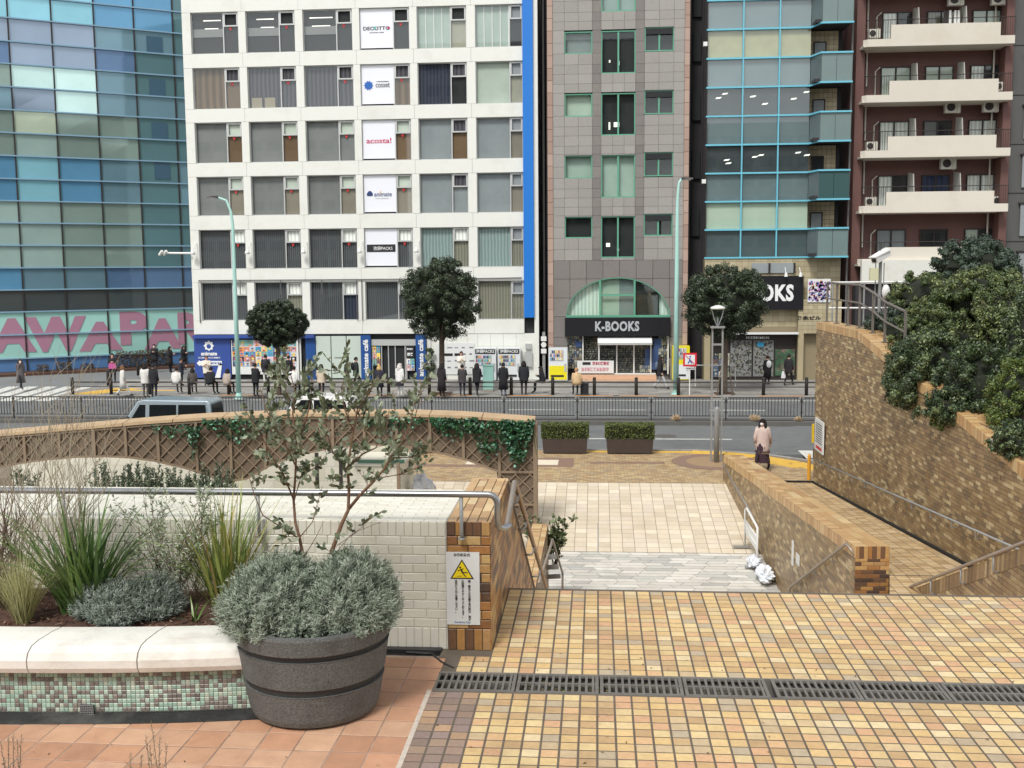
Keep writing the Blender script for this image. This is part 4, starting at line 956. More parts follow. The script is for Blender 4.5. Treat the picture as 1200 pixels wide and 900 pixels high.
dd = Vector((q1_.x - X1, 1.9, 0)); lay('wall_tile', fb, m_wt, grid(0, dd.length, -1.5, ZT - .02, .2, .09, .012, .5), (X1, 27.3, 0), dd, (0, 0, 1), Vector((dd.y, -dd.x, 0)), .008, 0, limit=0)
m_gg = mat('green_glass_edge', S(110, 160, 138), .15, coord='World')
MB().box(X0 + .05, X1 + .1, 27.5, 27.54, ZT + .04, ZT + .13).bar((X1 - .35, 27.5, ZT + .1), (q1_.x - .2, 29.0, ZT + .45), .05, .1).build('glass_edge', m_gg, fb)
for (px, lb) in ((371, 'black slim post left under the arch'), (399, 'black slim post just right of the olive trunk'), (469, 'brownish post at the corner of the white block')):
    p = GY(px, 550, 26.6 if px < 450 else 26.9); MB().box(p.x - .04, p.x + .04, 26.6, 26.68, -2, 1.55 if px < 450 else 1.3).build('post', m_dk if px < 450 else m_tr, label=lb, cat='post')
tag(lump('plastic_bag', (-4.75, 28.3, .1), (.35, .35, .5), m_bag, seed=8), 'white plastic bundle on the slabs under the right trellis arch', 'plastic sheet')
# planting trough under the left arch
tr_ = MB(); tr_.box(-15, -6.2, 24.6, 26.0, -2, .62); tr_.build('lower_planter', m_wt, label='pale planting trough under the left arch holding rosemary shrubs', cat='planter')
m_rose = mat('rosemary_leaf', rough=.6, pal=[S(*c) for c in ((70, 84, 62), (88, 100, 78), (56, 70, 50), (116, 126, 104))], vary=.2)
def rosemary(c, h, r, n, lb):
    mb = MB()
    for _ in range(n):
        a = U(0, 6.28); q = R() ** .6 * r; b = Vector((c[0] + q * math.cos(a), c[1] + q * math.sin(a) * .6, c[2])); hh = h * U(.45, 1) * (1 - .35 * q / r); d = Vector((U(-.2, .2), U(-.2, .2), 1)).normalized()
        mb.tube([b, b + d * hh], [.008, .004], 3, cap=False, rn=.1)
        for i in range(int(hh / .035)):
            p = b + d * (hh * (.15 + .85 * i / max(1, int(hh / .035)))); dr = Vector((U(-1, 1), U(-1, 1), U(.2, 1))); leaf(mb, p + dr.normalized() * .04, .10, .3, dr); leaf(mb, p - dr.normalized() * .02, .10, .3, Vector((-dr.x, -dr.y, dr.z)))
    mb.build('rosemary_shrub', m_rose, label=lb, cat='shrub', group='rosemary shrubs under the left arch')
for (px, h, r, n, lb) in ((112, .75, .28, 14, 'narrow upright rosemary left under the arch'), (127, .95, .25, 12, 'tallest thin rosemary spike under the arch'), (160, .85, .65, 55, 'broad rosemary bush in the middle under the arch'), (190, .85, .5, 40, 'rosemary bush right of the broad one'), (222, .6, .4, 26, 'low dark rosemary at the foot of the middle arch'), (250, .8, .6, 60, 'dark dense rosemary mass at the meeting of the arches'), (30, .8, .35, 20, 'rosemary at the left end under the arch')):
    p = GY(px, 575, 25.3); rosemary((p.x, 25.3, .6), h + .3, r, n, lb)
# ================================================================== buildings across the street
m_wall = mat('white_facade_panel', S(226, 227, 220), .6, nscale=.5, ncon=.03, stain=S(190, 190, 180), sscale=.5, samt=.45, coord='World')
m_wj = mat('facade_joint', S(190, 190, 184), .8); m_alu = mat('aluminium_frame', S(196, 198, 196), .4, metal=.3)
gl = glass('window_glass', (.96, .98, .98), .07); gl2 = glass('green_glass', (.93, .98, .96), .06); gl3 = glass('grey_glass', (.88, .92, .92), .1)
def plane(name, mt, x0, x1, y, z0, z1, parent): return MB().poly([(x0, y, z0), (x1, y, z0), (x1, y, z1), (x0, y, z1)]).build(name, mt, parent)
B_ = {}
def bl(k):
    if k in B_: return B_[k]
    c = {'grey': S(134, 136, 134), 'grey2': S(150, 156, 158), 'tan': S(150, 142, 126), 'wood': S(116, 92, 66), 'dark': S(34, 36, 38), 'brown': S(112, 92, 70), 'mint': S(176, 192, 182), 'white': S(232, 234, 238), 'navy': S(50, 58, 84), 'beige': S(170, 168, 150), 'aqua': S(148, 166, 162), 'palegreen': S(196, 208, 194)}
    if k != 'dark': c = {q: tuple(min(.9, v * .88) for v in w_) for q, w_ in c.items()}
    if k in c: m = mat('blind_' + k, c[k], .8, nscale=.8, ncon=.12, vary=.07, coord='World')
    elif k == 'stripe': m = mat('dark_striped_curtain', S(92, 95, 98, .84), .85, wave=(2.6, .5, 'X'), coord='World')
    elif k == 'curt': m = mat('grey_curtain', S(84, 84, 90, .84), .85, wave=(1.3, .5, 'X'), coord='World')
    elif k == 'bcurt': m = mat('brown_curtain', S(118, 96, 72, .84), .85, wave=(.8, .45, 'X'), coord='World')
    elif k == 'ncurt': m = mat('navy_curtain', S(58, 64, 82, .84), .85, wave=(1.6, .5, 'X'), coord='World')
    elif k == 'acurt': m = mat('aqua_curtain', S(160, 180, 176, .84), .85, wave=(1.7, .3, 'X'), coord='World')
    elif k == 'tcurt': m = mat('beige_curtain', S(150, 148, 130, .84), .85, wave=(1.9, .3, 'X'), coord='World')
    elif k == 'wcurt': m = mat('white_curtain', S(236, 240, 232), .85, wave=(1.5, .25, 'X'), coord='World')
    elif k == 'blue_c': m = mat('blue_curtain', S(44, 58, 96, .84), .85, wave=(1.2, .4, 'X'), coord='World')
    B_[k] = m; return m
m_lamp = mat('ceiling_lamp', (1, 1, .9), emit=((1, .97, .85), .7))
m_red = mat('red_marker', S(200, 50, 50), .5)
wbld = empty('white_building', (-13.3, 60, 0), label='white office block with square grid of windows and a tall blue stripe', cat='building')
COLS = [(-22.715, -20.003), (-19.565, -16.777), (-16.319, -13.531), (-13.124, -10.335), (-9.908, -7.166), (-6.672, -4.075)]
ROWS = [(18.384, 20.644), (15.345, 17.616), (12.343, 14.601), (9.38, 11.581), (6.36, 8.595), (3.406, 5.592)]
XW0, XW1 = -23.22, -3.25
FY = 60.0
MB().box(XW0 + .05, XW1 - .1, FY + .5, FY + 14, 0, 24).box(XW0, XW0 + .3, FY + .1, FY + 14, 2.62, 24.).box(XW0 + .05, XW1 - .1, FY + .02, FY + .5, 21.3, 24).build('body', m_wj, wbld)
mb = MB(); mb.box(XW0 + .06, XW1 - .06, FY + .34, FY + .5, 0, 24)
mb.build('back_wall', mat('dark_room', S(60, 62, 64), .9), wbld)
# panels: spandrels and piers
zb = [2.62] + [v for r in ROWS[::-1] for v in r] + [21.5]
bands = [(2.62, 3.406)] + [(ROWS[i + 1][1], ROWS[i][0]) for i in range(4, -1, -1)] + [(20.644, 22.6)]
edges = [XW0] + [(a[1] + b[0]) / 2 for a, b in zip(COLS, COLS[1:])] + [-4.07]
def panel(x0, x1, z0, z1, d=0.0): MB().box(x0 + .006, x1 - .006, FY + d, FY + .34, z0 + .006, z1 - .006).build('facade_panel', m_wall, wbld)
for (z0, z1) in bands:
    for a, b in zip(edges, edges[1:]): panel(a, b, z0, z1)
px_ = [XW0] + [c for q in COLS for c in q] + [-4.07]
for (z0, z1) in ROWS:
    for i in range(0, len(px_), 2):
        a, b = px_[i], px_[i + 1]
        if b - a > .05: panel(a, b, z0, z1, .004)
MB().box(-4.07, -3.50, FY - .18, FY + .3, 3.52, 24).build('blue_stripe', mat('blue_panel', S(30, 118, 205), .4), wbld)
MB().box(-3.498, XW1, FY - .02, FY + .3, 0, 24).build('corner_post', m_wall, wbld)
SPEC = [['office', 'office', 'office', 'sign', 'mintv', 'mintv'], ['bcurt', 'curt', 'curt', 'sign', 'ncurt', 'palegreen'], ['grey', 'grey', 'grey', 'sign', 'grey2', 'grey2'],
        ['grey', 'grey', 'grey', 'sign', 'grey2', 'grey2'], ['stripe', 'stripe', 'stripe', 'sign', 'acurt', 'acurt'], ['stripe', 'stripe', 'stripe', 'stripe', 'tcurt', 'tcurt']]
SIDE = [['dark', 'dark', 'dark', 'dark', 'beige', 'dark'], ['brown', 'curt', 'curt', 'bcurt', 'dark', 'beige'], ['wood', 'wood', 'grey', 'wood', 'wood', 'tan'],
        ['tan', 'tan', 'tan', 'tan', 'grey2', 'tan'], ['stripe', 'stripe', 'stripe', 'stripe', 'tcurt', 'tcurt'], ['stripe', 'tcurt', 'ncurt', 'stripe', 'tcurt', 'tcurt']]
for r, (z0, z1) in enumerate(ROWS):
    for c, (x0, x1) in enumerate(COLS):
        xm = x0 + (x1 - x0) * .675; zs = z1 - (z1 - z0) * .345; y = FY + .14
        if c == 5: xm = x0 + 1.88
        mb = MB(); f = .04
        mb.box(x0, x1, y, y + .07, z0, z0 + f); mb.box(x0, x1, y, y + .07, z1 - f, z1); mb.box(x0, x0 + f, y, y + .07, z0 + f, z1 - f); mb.box(x1 - f, x1, y, y + .07, z0 + f, z1 - f)
        mb.box(xm - .03, xm + .03, y - .01, y + .07, z0 + f, z1 - f)
        wn = mb.build('window', m_alu, wbld)
        sp, sd_ = SPEC[r][c], SIDE[r][c]
        mb = MB(); q = .075; a, b = xm + .03, x1 - f
        for bx in ((a, b, zs, zs + q), (a, b, z1 - f - q, z1 - f), (a, a + q, zs + q, z1 - f - q), (b - q, b, zs + q, z1 - f - q)): mb.box(bx[0], bx[1], y - .03, y + .05, bx[2], bx[3])
        mb.build('vent_sash', m_alu, wn)
        if sp == 'sign':
            MB().box(x0 + f, xm - .03, y + .01, y + .03, z0 + .12, z1 - f).build('sign_panel', mat('sign_panel_white', S(233, 235, 242), .45), wn)
        elif sp == 'office':
            o = plane('room', bl('dark'), x0, xm, y + .16, z0, z1, wn)
            for k in range(2): MB().box(x0 + .3 + U(0, .5), x0 + 1.2 + U(.2, .5), y + .13, y + .15, z1 - .42 - .45 * k, z1 - .37 - .45 * k).build('ceiling_light', m_lamp, wn)
            MB().box(x0, xm, y + .12, y + .13, z0 + .95, z0 + 1.4).build('sill_band', bl('grey'), wn)
        elif sp == 'mintv':
            plane('room', bl('mint'), x0, xm, y + .14, z0, z1, wn); mb = MB()
            for k in range(3 + (c == 5)): xx = x0 + .45 + k * .45; mb.box(xx, xx + .045, y + .09, y + .13, z0, z1)
            mb.build('blind_edge', m_wp, wn)
        else: plane('curtain' if 'curt' in sp or sp == 'stripe' else 'blind', bl(sp), x0, xm, y + .13 + U(0, .03), z0, z1, wn)
        plane('side_blind', bl(sd_), xm, x1, y + .12, z0, zs, wn)
        plane('vent_blind', bl('palegreen' if r in (2, 3) and c < 4 else ('dark' if r == 0 else ('wcurt' if r > 3 else 'curt')) if c < 5 else 'grey2'), xm, x1, y + .1, zs, z1, wn)
        if sp != 'sign': plane('pane', gl, x0 + f, xm - .03, y + .04, z0 + f, z1 - f, wn)
        plane('pane', gl, xm + .03, x1 - f, y + .04, z0 + f, zs, wn)
        if c < 4 and r < 5: MB().prism([(-.1, .09), (0, -.09), (.1, .09)], 0, .004, O=((xm + x1) / 2 - .05, y + .035, zs - .13), X=(1, 0, 0), Y=(0, 0, 1), Zd=(0, -1, 0)).build('red_triangle', m_red, wn)
        if sp == 'curt' and r == 1 and c == 1:
            for k in range(2): MB().box(x0 + .15 + k * .75, x0 + .75 + k * .75, y + .07, y + .12, z0 + .05, z0 + .6).build('carton', mat('carton', S(150, 140, 120), .8), wn)
# sign lettering
sy = FY + .145
def cxs(r): x0, x1 = COLS[3]; return (x0 + x0 + (x1 - x0) * .675) / 2, (ROWS[r][0] + ROWS[r][1]) / 2
lb_ = mat('letter_black', S(36, 36, 40), .5); lr_ = mat('letter_magenta', S(190, 40, 90), .5); ln_ = mat('letter_navy', S(40, 62, 110), .5); lw_ = mat('letter_white', S(230, 232, 232), .5)
cx_, cz_ = cxs(0); cz_ += .05
text('DECOTTO', .2, (cx_, sy, cz_), lb_, wbld, bold=.03, wid=1.5, hei=.2); text('animate cafe', .06, (cx_, sy, cz_ - .22), lb_, wbld, bold=.02, wid=.8)
MB().lathe([(.075, 0), (.075, .012)], 16).build('logo_dot', mat('logo_teal', S(90, 180, 170), .5), wbld, loc=(cx_ - .12, sy, cz_ + .02), rot=(math.pi / 2, 0, 0)); MB().lathe([(.07, 0), (.07, .012)], 16).build('logo_dot', lr_, wbld, loc=(cx_ + .67, sy, cz_ + .02), rot=(math.pi / 2, 0, 0))
cx_, cz_ = cxs(1); text('cosset', .2, (cx_ + .28, sy, cz_), lb_, wbld, bold=.008, wid=.8, hei=.24); scribble(cx_ + .28, sy - .004, cz_ + .2, .7, .05, lb_, wbld)
mb = MB(); pts = []
for i in range(20): a = i / 20 * 2 * math.pi; rr = .2 if i % 2 else .275; pts.append((rr * math.cos(a), rr * math.sin(a)))
mb.prism(pts, 0, .012, O=(cx_ - .52, sy, cz_), X=(1, 0, 0), Y=(0, 0, 1), Zd=(0, -1, 0)); mb.build('blue_burst_logo', mat('logo_blue', S(40, 100, 180), .5), wbld)
cx_, cz_ = cxs(2); text('acosta!', .3, (cx_, sy, cz_ - .02), lr_, wbld, bold=.02, wid=1.42, hei=.3)
cx_, cz_ = cxs(3); text('animate', .24, (cx_ + .17, sy, cz_), ln_, wbld, bold=.015, wid=1.0, hei=.24); text('イベントスペース', .07, (cx_ + .1, sy, cz_ - .24), lb_, wbld)
MB().prism([(-.17, -.1), (.17, -.1), (.17, .03), (.06, .17), (-.06, .17), (-.17, .03)], 0, .01, O=(cx_ - .58, sy, cz_ + .02), X=(1, 0, 0), Y=(0, 0, 1), Zd=(0, -1, 0)).prism([(-.08, -.11), (.08, -.11), (.05, .04), (-.05, .04)], 0, .014, O=(cx_ - .58, sy, cz_ + .02), X=(1, 0, 0), Y=(0, 0, 1), Zd=(0, -1, 0)).build('house_logo', ln_, wbld)
MB().box(cx_ + .03, cx_ + .06, sy - .012, sy, cz_ + .02, cz_ + .2).build('orange_mark', mat('logo_orange', S(240, 170, 40), .5), wbld)
cx_, cz_ = cxs(4); MB().box(cx_ - .82, cx_ + .82, sy - .01, sy, cz_ - .22, cz_ + .2).build('black_plate', lb_, wbld); text('池袋PACKS', .2, (cx_ + .1, sy - .012, cz_ - .01), lw_, wbld, bold=.01, wid=1.1, hei=.22)
# wall lamps / cameras between windows of the fifth row, service pipes of the sixth
for i, x in enumerate((-22.98, -19.79, -16.55, -13.33, -10.1)):
    e = empty('wall_lamp', (x, FY - .1, 7.4), label=['white wall lamp at the far left corner of the white block', 'white wall lamp between first and second window columns', 'white wall lamp between second and third window columns', 'white wall lamp left of the black and white sign', 'white wall lamp right of the black and white sign'][i], cat='lamp', group='wall lamps on the white building')
    MB().tube([(x + .12, FY, 7.85), (x + .12, FY - .15, 7.8), (x + .05, FY - .3, 7.55), (x, FY - .35, 7.45)], .025, 5).build('arm', m_wp, e); MB().lathe([(.16, 0), (.13, .12), (.05, .26), (0, .27)], 10, (x, FY - .35, 7.2)).build('head', m_wp, e, smooth=True)
e = empty('wall_bracket', (-23.4, 59.8, 7.3), label='white arm with two small floodlights reaching left from the white block corner', cat='bracket')
MB().tube([(-23.2, 59.8, 7.28), (-24.8, 59.7, 7.3)], .06, 6).build('arm', m_wp, e)
for dx in (-24.7, -24.95): MB().bar((dx, 59.7, 7.2), (dx + .25, 59.5, 7.42), .12, .12).build('floodlight', m_wp, e)
mb = MB(); m_pipe = mat('grey_pipe', S(96, 96, 96), .6)
mb.tube([(-22.8, FY - .06, 3.3), (-22.8, FY - .06, 5.72), (-10.6, FY - .06, 5.72)], .03, 6); mb.tube([(-6.9, FY - .06, 5.72), (-4.2, FY - .06, 5.75)], .03, 6)
for x in (-20.35, -18., -15.6, -13.6, -13.3): mb.tube([(x, FY - .08, 5.72), (x, FY - .08, 3.4 if x > -14 else 4.9)], .026, 5)
mb.build('service_pipes', m_pipe, wbld)
# ground floor
m_bl = mat('blue_shopfront', S(48, 76, 150), .5, nscale=1, ncon=.05, coord='World'); m_bl2 = mat('banner_blue', S(28, 76, 140), .5)
MB().box(XW0, -4.5, FY + .2, FY + .34, 0, 2.62).build('ground_floor_wall', bl('dark'), wbld)
X_ = lambda px, y=440: GY(px, y, FY).x
def gp(name, mt, x0, x1, z0, z1, y=0.1, parent=None): return MB().box(x0, x1, FY + y, FY + y + .08, z0, z1).build(name, mt, parent or wbld)
MB().box(XW0, X_(370), FY - .25, FY + .1, 2.4, 2.58).build('blue_canopy', m_bl, wbld)
bp_ = empty('blue_shop_panel', (X_(250), FY, 0), label='blue poster wall with white flower logo, arrow and lettering at the corner', cat='sign')
gp('panel', m_bl, X_(228.5), X_(271), .1, 2.38, .02, bp_)
cxx = X_(246); mb = MB(); pts = []
for i in range(24): a = i / 24 * 2 * math.pi; rr = .27 + .045 * math.cos(8 * a); pts.append((rr * math.cos(a), rr * math.sin(a)))
mb.prism(pts, 0, .02, O=(cxx, FY + .01, 1.96), X=(1, 0, 0), Y=(0, 0, 1), Zd=(0, -1, 0)); mb.build('flower_logo', lw_, bp_)
MB().lathe([(.13, 0), (.13, .03)], 16).build('logo_centre', m_bl, bp_, loc=(cxx, FY + .01, 1.93), rot=(math.pi / 2, 0, 0))
text('animate', .22, (cxx, FY, 1.5), lw_, bp_, bold=.05, depth=.02); scribble(cxx, FY + .012, 1.27, 1.3, .09, lw_, bp_)
MB().prism([(-.78, 0), (-.6, .18), (-.6, .13), (.72, .13), (.72, -.13), (-.6, -.13), (-.6, -.18)], 0, .02, O=(cxx + .02, FY + .01, .95), X=(1, 0, 0), Y=(0, 0, 1), Zd=(0, -1, 0)).build('arrow', lw_, bp_)
scribble(cxx + .1, FY - .012, .95, 1.1, .11, m_bl2, bp_); MB().prism([(.3, -.75), (.62, -.75), (.75, .1), (.55, .02)], 0, .02, O=(cxx, FY + .01, .85), X=(1, 0, 0), Y=(0, 0, 1), Zd=(0, -1, 0)).build('building_drawing', lw_, bp_)
# collage of posters, plain colour patches
m_post = mat('poster_patch', rough=.5, pal=[S(*c) for c in ((220, 150, 60), (80, 160, 200), (226, 222, 216), (180, 70, 80), (60, 70, 110), (226, 190, 200), (120, 180, 170), (240, 210, 110), (150, 110, 90), (200, 206, 214), (90, 130, 180), (40, 36, 50), (214, 140, 120))], vary=.15)
m_mut = mat('muted_posters', rough=.5, pal=[S(*c) for c in ((120, 124, 110), (80, 84, 80), (176, 176, 160), (96, 108, 130), (60, 60, 60), (150, 146, 120), (200, 198, 180), (112, 90, 84), (70, 90, 120), (140, 150, 130))], vary=.15)
def collage(name, parent, x0, x1, z0, z1, nx, nz, y):
    mb = MB(); dx = (x1 - x0) / nx; dz = (z1 - z0) / nz
    for i in range(nx):
        for j in range(nz):
            a, b = x0 + dx * i, z0 + dz * j; mb.box(a + .008, a + dx - .008, y, y + .01, b + .008, b + dz - .008, R())
            cx0, cz0 = a + dx * U(.4, .6), b + dz * .6
            mb.rn = R(); mb.prism([(dx * .22 * math.cos(t * .785), dz * .2 * math.sin(t * .785)) for t in range(8)], 0, .006, O=(cx0, y, cz0), X=(1, 0, 0), Y=(0, 0, 1), Zd=(0, -1, 0), rn=R())
            mb.prism([(-dx * .28, 0), (dx * .28, 0), (dx * .12, dz * .3), (-dx * .12, dz * .3)], 0, .005, O=(cx0, y, b + dz * .06), X=(1, 0, 0), Y=(0, 0, 1), Zd=(0, -1, 0), rn=R())
            for _ in range(2): u0 = a + U(.1, .7) * dx; v0 = b + U(.05, .8) * dz; mb.box(u0, u0 + dx * .2, y - .008, y, v0, v0 + dz * .12, R())
    return mb.build(name, m_mut if name in ('window_posters', 'door_posters', 'side_posters', 'posters_m') else m_post, parent)
pw = empty('poster_wall', (X_(310), FY, 0), label='large wall of colourful small posters behind the left street tree', cat='poster')
gp('board', m_sw, X_(272), X_(349), .3, 2.3, .03, pw); collage('posters', pw, X_(273), X_(348), .75, 1.9, 11, 4, FY + .02); collage('title_posters', pw, X_(273), X_(348), 1.92, 2.3, 9, 1, FY + .02)
pc = empty('shop_pillars', (X_(360), FY, 0)); pc['kind'] = 'structure'
for x in (349, 351.5): gp('white_post', m_wp, X_(x), X_(x + 2), 0, 2.4, -.1 if x == 349 else .02, pc)
gp('blue_column', m_bl2, X_(359), X_(370.5), 0, 2.55, 0, pc)
cf = empty('cafe_window_wall', (X_(400), FY, 0), label='pale glazed cafe front with three tall frosted panels', cat='shopfront')
for a, b in ((371, 388), (389, 406), (407, 424)): gp('frosted_panel', mat('frosted_panel', S(196, 208, 198), .3), X_(a), X_(b), .08, 2.5, .05, cf)
scribble(X_(397), FY + .045, 1.25, .45, .06, lb_, cf)
cn = empty('cafe_entrance', (X_(460), FY, 0), label='dark glass cafe entrance between two blue vertical banners', cat='entrance')
gp('header', m_alu, X_(436), X_(488), 1.95, 2.3, .0, cn); gp('dark_opening', bl('dark'), X_(455), X_(475), 0, 1.95, .12, cn)
for x in (436, 447, 455, 463, 474.5, 476): gp('door_frame', m_alu, X_(x), X_(x + 1), 0, 1.95, .05, cn)
collage('door_poster', cn, X_(437), X_(446), .8, 1.9, 2, 3, FY + .05); gp('menu_board', lb_, X_(476.5), X_(486), 1.25, 2.0, .03, cn); collage('menu_poster', cn, X_(476.5), X_(486), .5, 1.2, 2, 2, FY + .03)
scribble(X_(481), FY + .025, 1.75, .36, .1, lw_, cn); scribble(X_(481), FY + .025, 1.45, .32, .18, lw_, cn)
for (a, b, lb) in ((424, 435.5, 'blue vertical cafe banner left of the entrance'), (488, 500, 'blue vertical cafe banner right of the entrance, reading upward')):
    e = empty('cafe_banner', (X_((a + b) / 2), FY, 0), label=lb, cat='banner', group='blue cafe banners'); gp('banner', m_bl2, X_(a), X_(b), 0.02, 2.55, -.12, e)
    text('animate café', .27, (X_((a + b) / 2), FY - .13, 1.25), lw_, e, bold=.045, ry=-math.pi / 2, rx=math.pi / 2, wid=2.1, hei=.3)
MB().box(X_(500.5), -3.5, FY + .03, FY + .2, 0, 2.62).build('white_ground_wall', m_wall, wbld)
gp('roller_door_line', m_wj, X_(505), X_(506), 0, 2.6, -.0); 
for x in (512, 524, 536, 548, 560, 575, 590, 605): gp('panel_joint', m_wj, X_(x), X_(x) + .02, 0, 3.2, .02)
lg = empty('logo_wall', (X_(530), FY, 0), label='grey white wall with small shop logos behind the large street tree', cat='sign'); gp('board', m_sw, X_(511), X_(556), .3, 2.1, -.02, lg)
mb = MB()
for j in range(4):
    for i in range(5): a = X_(516) + i * .42; mb.box(a, a + U(.15, .3), FY - .025, FY - .02, .65 + j * .38, .65 + j * .38 + U(.05, .1))
mb.build('logos', mat('logo_grey', S(120, 120, 130), .5), lg)
for x in (521, 533): gp('black_plate', lb_, X_(x), X_(x + 10), 1.35, 1.5, -.03, lg)
# vending machines
def vending(x0, x1, top, label, body, lower=None, sign=None, Yf=59.2):
    e = empty('vending_machine', ((x0 + x1) / 2, Yf, 0), label=label, cat='vending machine', group='vending machines on the far pavement')
    MB().box(x0, x1, Yf, Yf + .7, .05, top).build('cabinet', body, e)
    if lower: MB().box(x0 + .03, x1 - .03, Yf - .02, Yf, .1, top * .47).build('lower_panel', lower, e)
    w_ = x1 - x0
    if sign: MB().box(x0 + .05, x1 - .05, Yf - .02, Yf, top - .32, top - .06).build('sign_plate', lb_, e); text('池袋PACKS', .15, ((x0 + x1) / 2, Yf - .025, top - .19), lw_, e, bold=.03)
    zt = top - (.38 if sign else .1)
    MB().box(x0 + .06, x0 + w_ * .8, Yf - .012, Yf, zt - .62, zt).build('window', mat('vend_window', S(190, 196, 200), .2), e)
    mb = MB()
    for j in range(3):
        for i in range(8): a = x0 + .1 + i * w_ * .085; mb.box(a, a + w_ * .06, Yf - .03, Yf - .012, zt - .58 + j * .2, zt - .44 + j * .2, R())
    mb.build('bottles', m_post, e); MB().box(x0 + .12, x1 - .2, Yf - .03, Yf, .25, .36).build('pickup_slot', m_dk, e)
    MB().box(x1 - .18, x1 - .06, Yf - .03, Yf, .55, 1.0).build('coin_panel', m_alu, e)
m_vw = mat('vending_white', S(222, 226, 228), .3); m_vy = mat('vending_yellow', S(232, 218, 40), .35)
vending(X_(558), X_(583), 1.85, 'white vending machine with black sign plate, left one of the pair', m_vw, None, 1); vending(X_(585), X_(611), 1.85, 'white vending machine with black sign plate, right one of the pair', m_vw, None, 1)
vending(GY(643, 440, 59).x, GY(665, 440, 59).x, 1.86, 'yellow and white drinks vending machine left of the bookshop', m_vw, m_vy, None, 59.0)
vending(GY(788, 440, 59.4).x, GY(808, 440, 59.4).x, 1.92, 'yellow framed vending machine right of the bookshop behind the red sign', m_vy, m_vw, None, 59.4)
e = empty('meter_box', (X_(619), FY, 1.2), label='grey white electric meter boxes on the wall right of the vending machines', cat='meter box')
for (a, b, c_, d) in ((616, 623, 1.75, 2.05), (615, 624, .75, 1.6)): MB().box(X_(a), X_(b), FY - .14, FY + .03, c_, d).build('box', m_alu, e)
# ---------------------------------------------------------------- gap left of the granite building
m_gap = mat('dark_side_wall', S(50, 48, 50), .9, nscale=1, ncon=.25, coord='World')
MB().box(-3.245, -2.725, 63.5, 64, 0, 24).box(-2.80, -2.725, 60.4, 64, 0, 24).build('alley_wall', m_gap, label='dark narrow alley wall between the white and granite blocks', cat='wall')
MB().tube([(-2.98, 60.9, 0), (-2.98, 60.9, 22)], .07, 8).build('downpipe', m_pipe, label='tall grey downpipe in the narrow dark alley', cat='pipe')
e = empty('alley_lamps', (-2.98, 60.0, 1.9), label='stack of white square and round lamps on the alley post', cat='lamp')
MB().box(-3.06, -2.9, 60, 60.05, 0, 2.7).build('post', m_gsteel, e)
for i, z in enumerate((2.32, 1.98, 1.62)): (MB().box(-3.13, -2.83, 59.9, 60, z - .13, z + .13) if i != 1 else MB().lathe([(.15, 0), (.15, .1)], 14, (0, 0, 0))).build('lamp_face', m_wp, e, loc=(-2.98, 59.98, z) if i == 1 else None, rot=(math.pi / 2, 0, 0) if i == 1 else None)
# ---------------------------------------------------------------- granite building with the bookshop
m_gr = mat('pink_granite_panel', rough=.55, pal=[S(*c, .9) for c in ((160, 156, 151), (158, 154, 149), (163, 159, 154), (156, 152, 147))], vary=.02, nscale=9, ncon=.1, coord='World', stain=S(136, 130, 125), sscale=.5, samt=.3)
m_gr2 = mat('dark_granite_panel', rough=.6, pal=[S(*c, .9) for c in ((130, 125, 121), (126, 121, 117), (134, 129, 124))], vary=.02, nscale=9, ncon=.12, coord='World', stain=S(104, 97, 93), sscale=.5, samt=.35)
m_pk = mat('pink_pilaster', rough=.6, pal=[S(*c) for c in ((168, 142, 128), (160, 134, 120), (174, 150, 136))], vary=.04, coord='World')
m_gj = mat('granite_joint', S(122, 118, 113), .9); m_gf = mat('green_frame', S(96, 160, 134), .45)
kb = empty('granite_building', (1.15, 60, 0), label='grey pink granite tower with green framed windows and arched window over the bookshop', cat='building')
KY = 60.0
KX = [-2.42, -1.78, -1.02, -.25, .23, .87, 1.49, 2.10, 2.586, 3.37, 4.17, 4.745]
lw3 = [(19.09, 17.90), (15.77, 14.54), (12.44, 11.19), (9.09, 7.92)]
cw = [(24, 20.1), (19.09, 16.82), (15.77, 13.50), (12.44, 10.12), (9.09, 6.82)]
rw = [(19.22, 17.95), (15.88, 14.6), (12.55, 11.25), (9.2, 8.0), (22.4, 21.3)]
holes = [(-1.78, -.25, b, a) for a, b in lw3] + [(.23, 2.10, b, a) for a, b in cw] + [(2.586, 4.17, b, a) for a, b in rw]
MB().box(-2.6, 4.95, KY + .45, KY + 14, 0, 24).build('body', m_gj, kb)
zs_ = []; z = 6.68
ZR = [6.68, 7.3, 7.92, 8.5, 9.15, 9.62, 10.12, 10.62, 11.2, 11.82, 12.5, 12.95, 13.5, 14.0, 14.57, 15.15, 15.82, 16.3, 16.82, 17.32, 17.92, 18.5, 19.15, 19.62, 20.1, 20.7, 21.4, 22.0]
mb = MB()
for z0, z1 in zip(ZR, ZR[1:]):
    for x0, x1 in zip(KX, KX[1:]):
        pieces = [(x0, x1, z0, z1)]
        for (hx0, hx1, hz0, hz1) in holes:
            new = []
            for (a, b, c_, d) in pieces:
                if b <= hx0 + .01 or a >= hx1 - .01 or d <= hz0 + .01 or c_ >= hz1 - .01: new.append((a, b, c_, d)); continue
                if c_ < hz0 - .01: new.append((a, b, c_, hz0))
                if d > hz1 + .01: new.append((a, b, hz1, d))
            pieces = new
        dark = x0 in (-.25, 2.10)
        for (a, b, c_, d) in pieces:
            if d - c_ > .06: MB().box(a + .006, b - .006, KY + (.03 if dark else 0), KY + .45, c_ + .006, d - .006).build('granite_panel', m_gr2 if dark else m_gr, kb)
MB().box(-2.60, -2.42, KY + .02, KY + .46, 0, 22).box(4.745, 4.95, KY + .02, KY + .46, 0, 22).build('joint_backing', m_gj, kb)
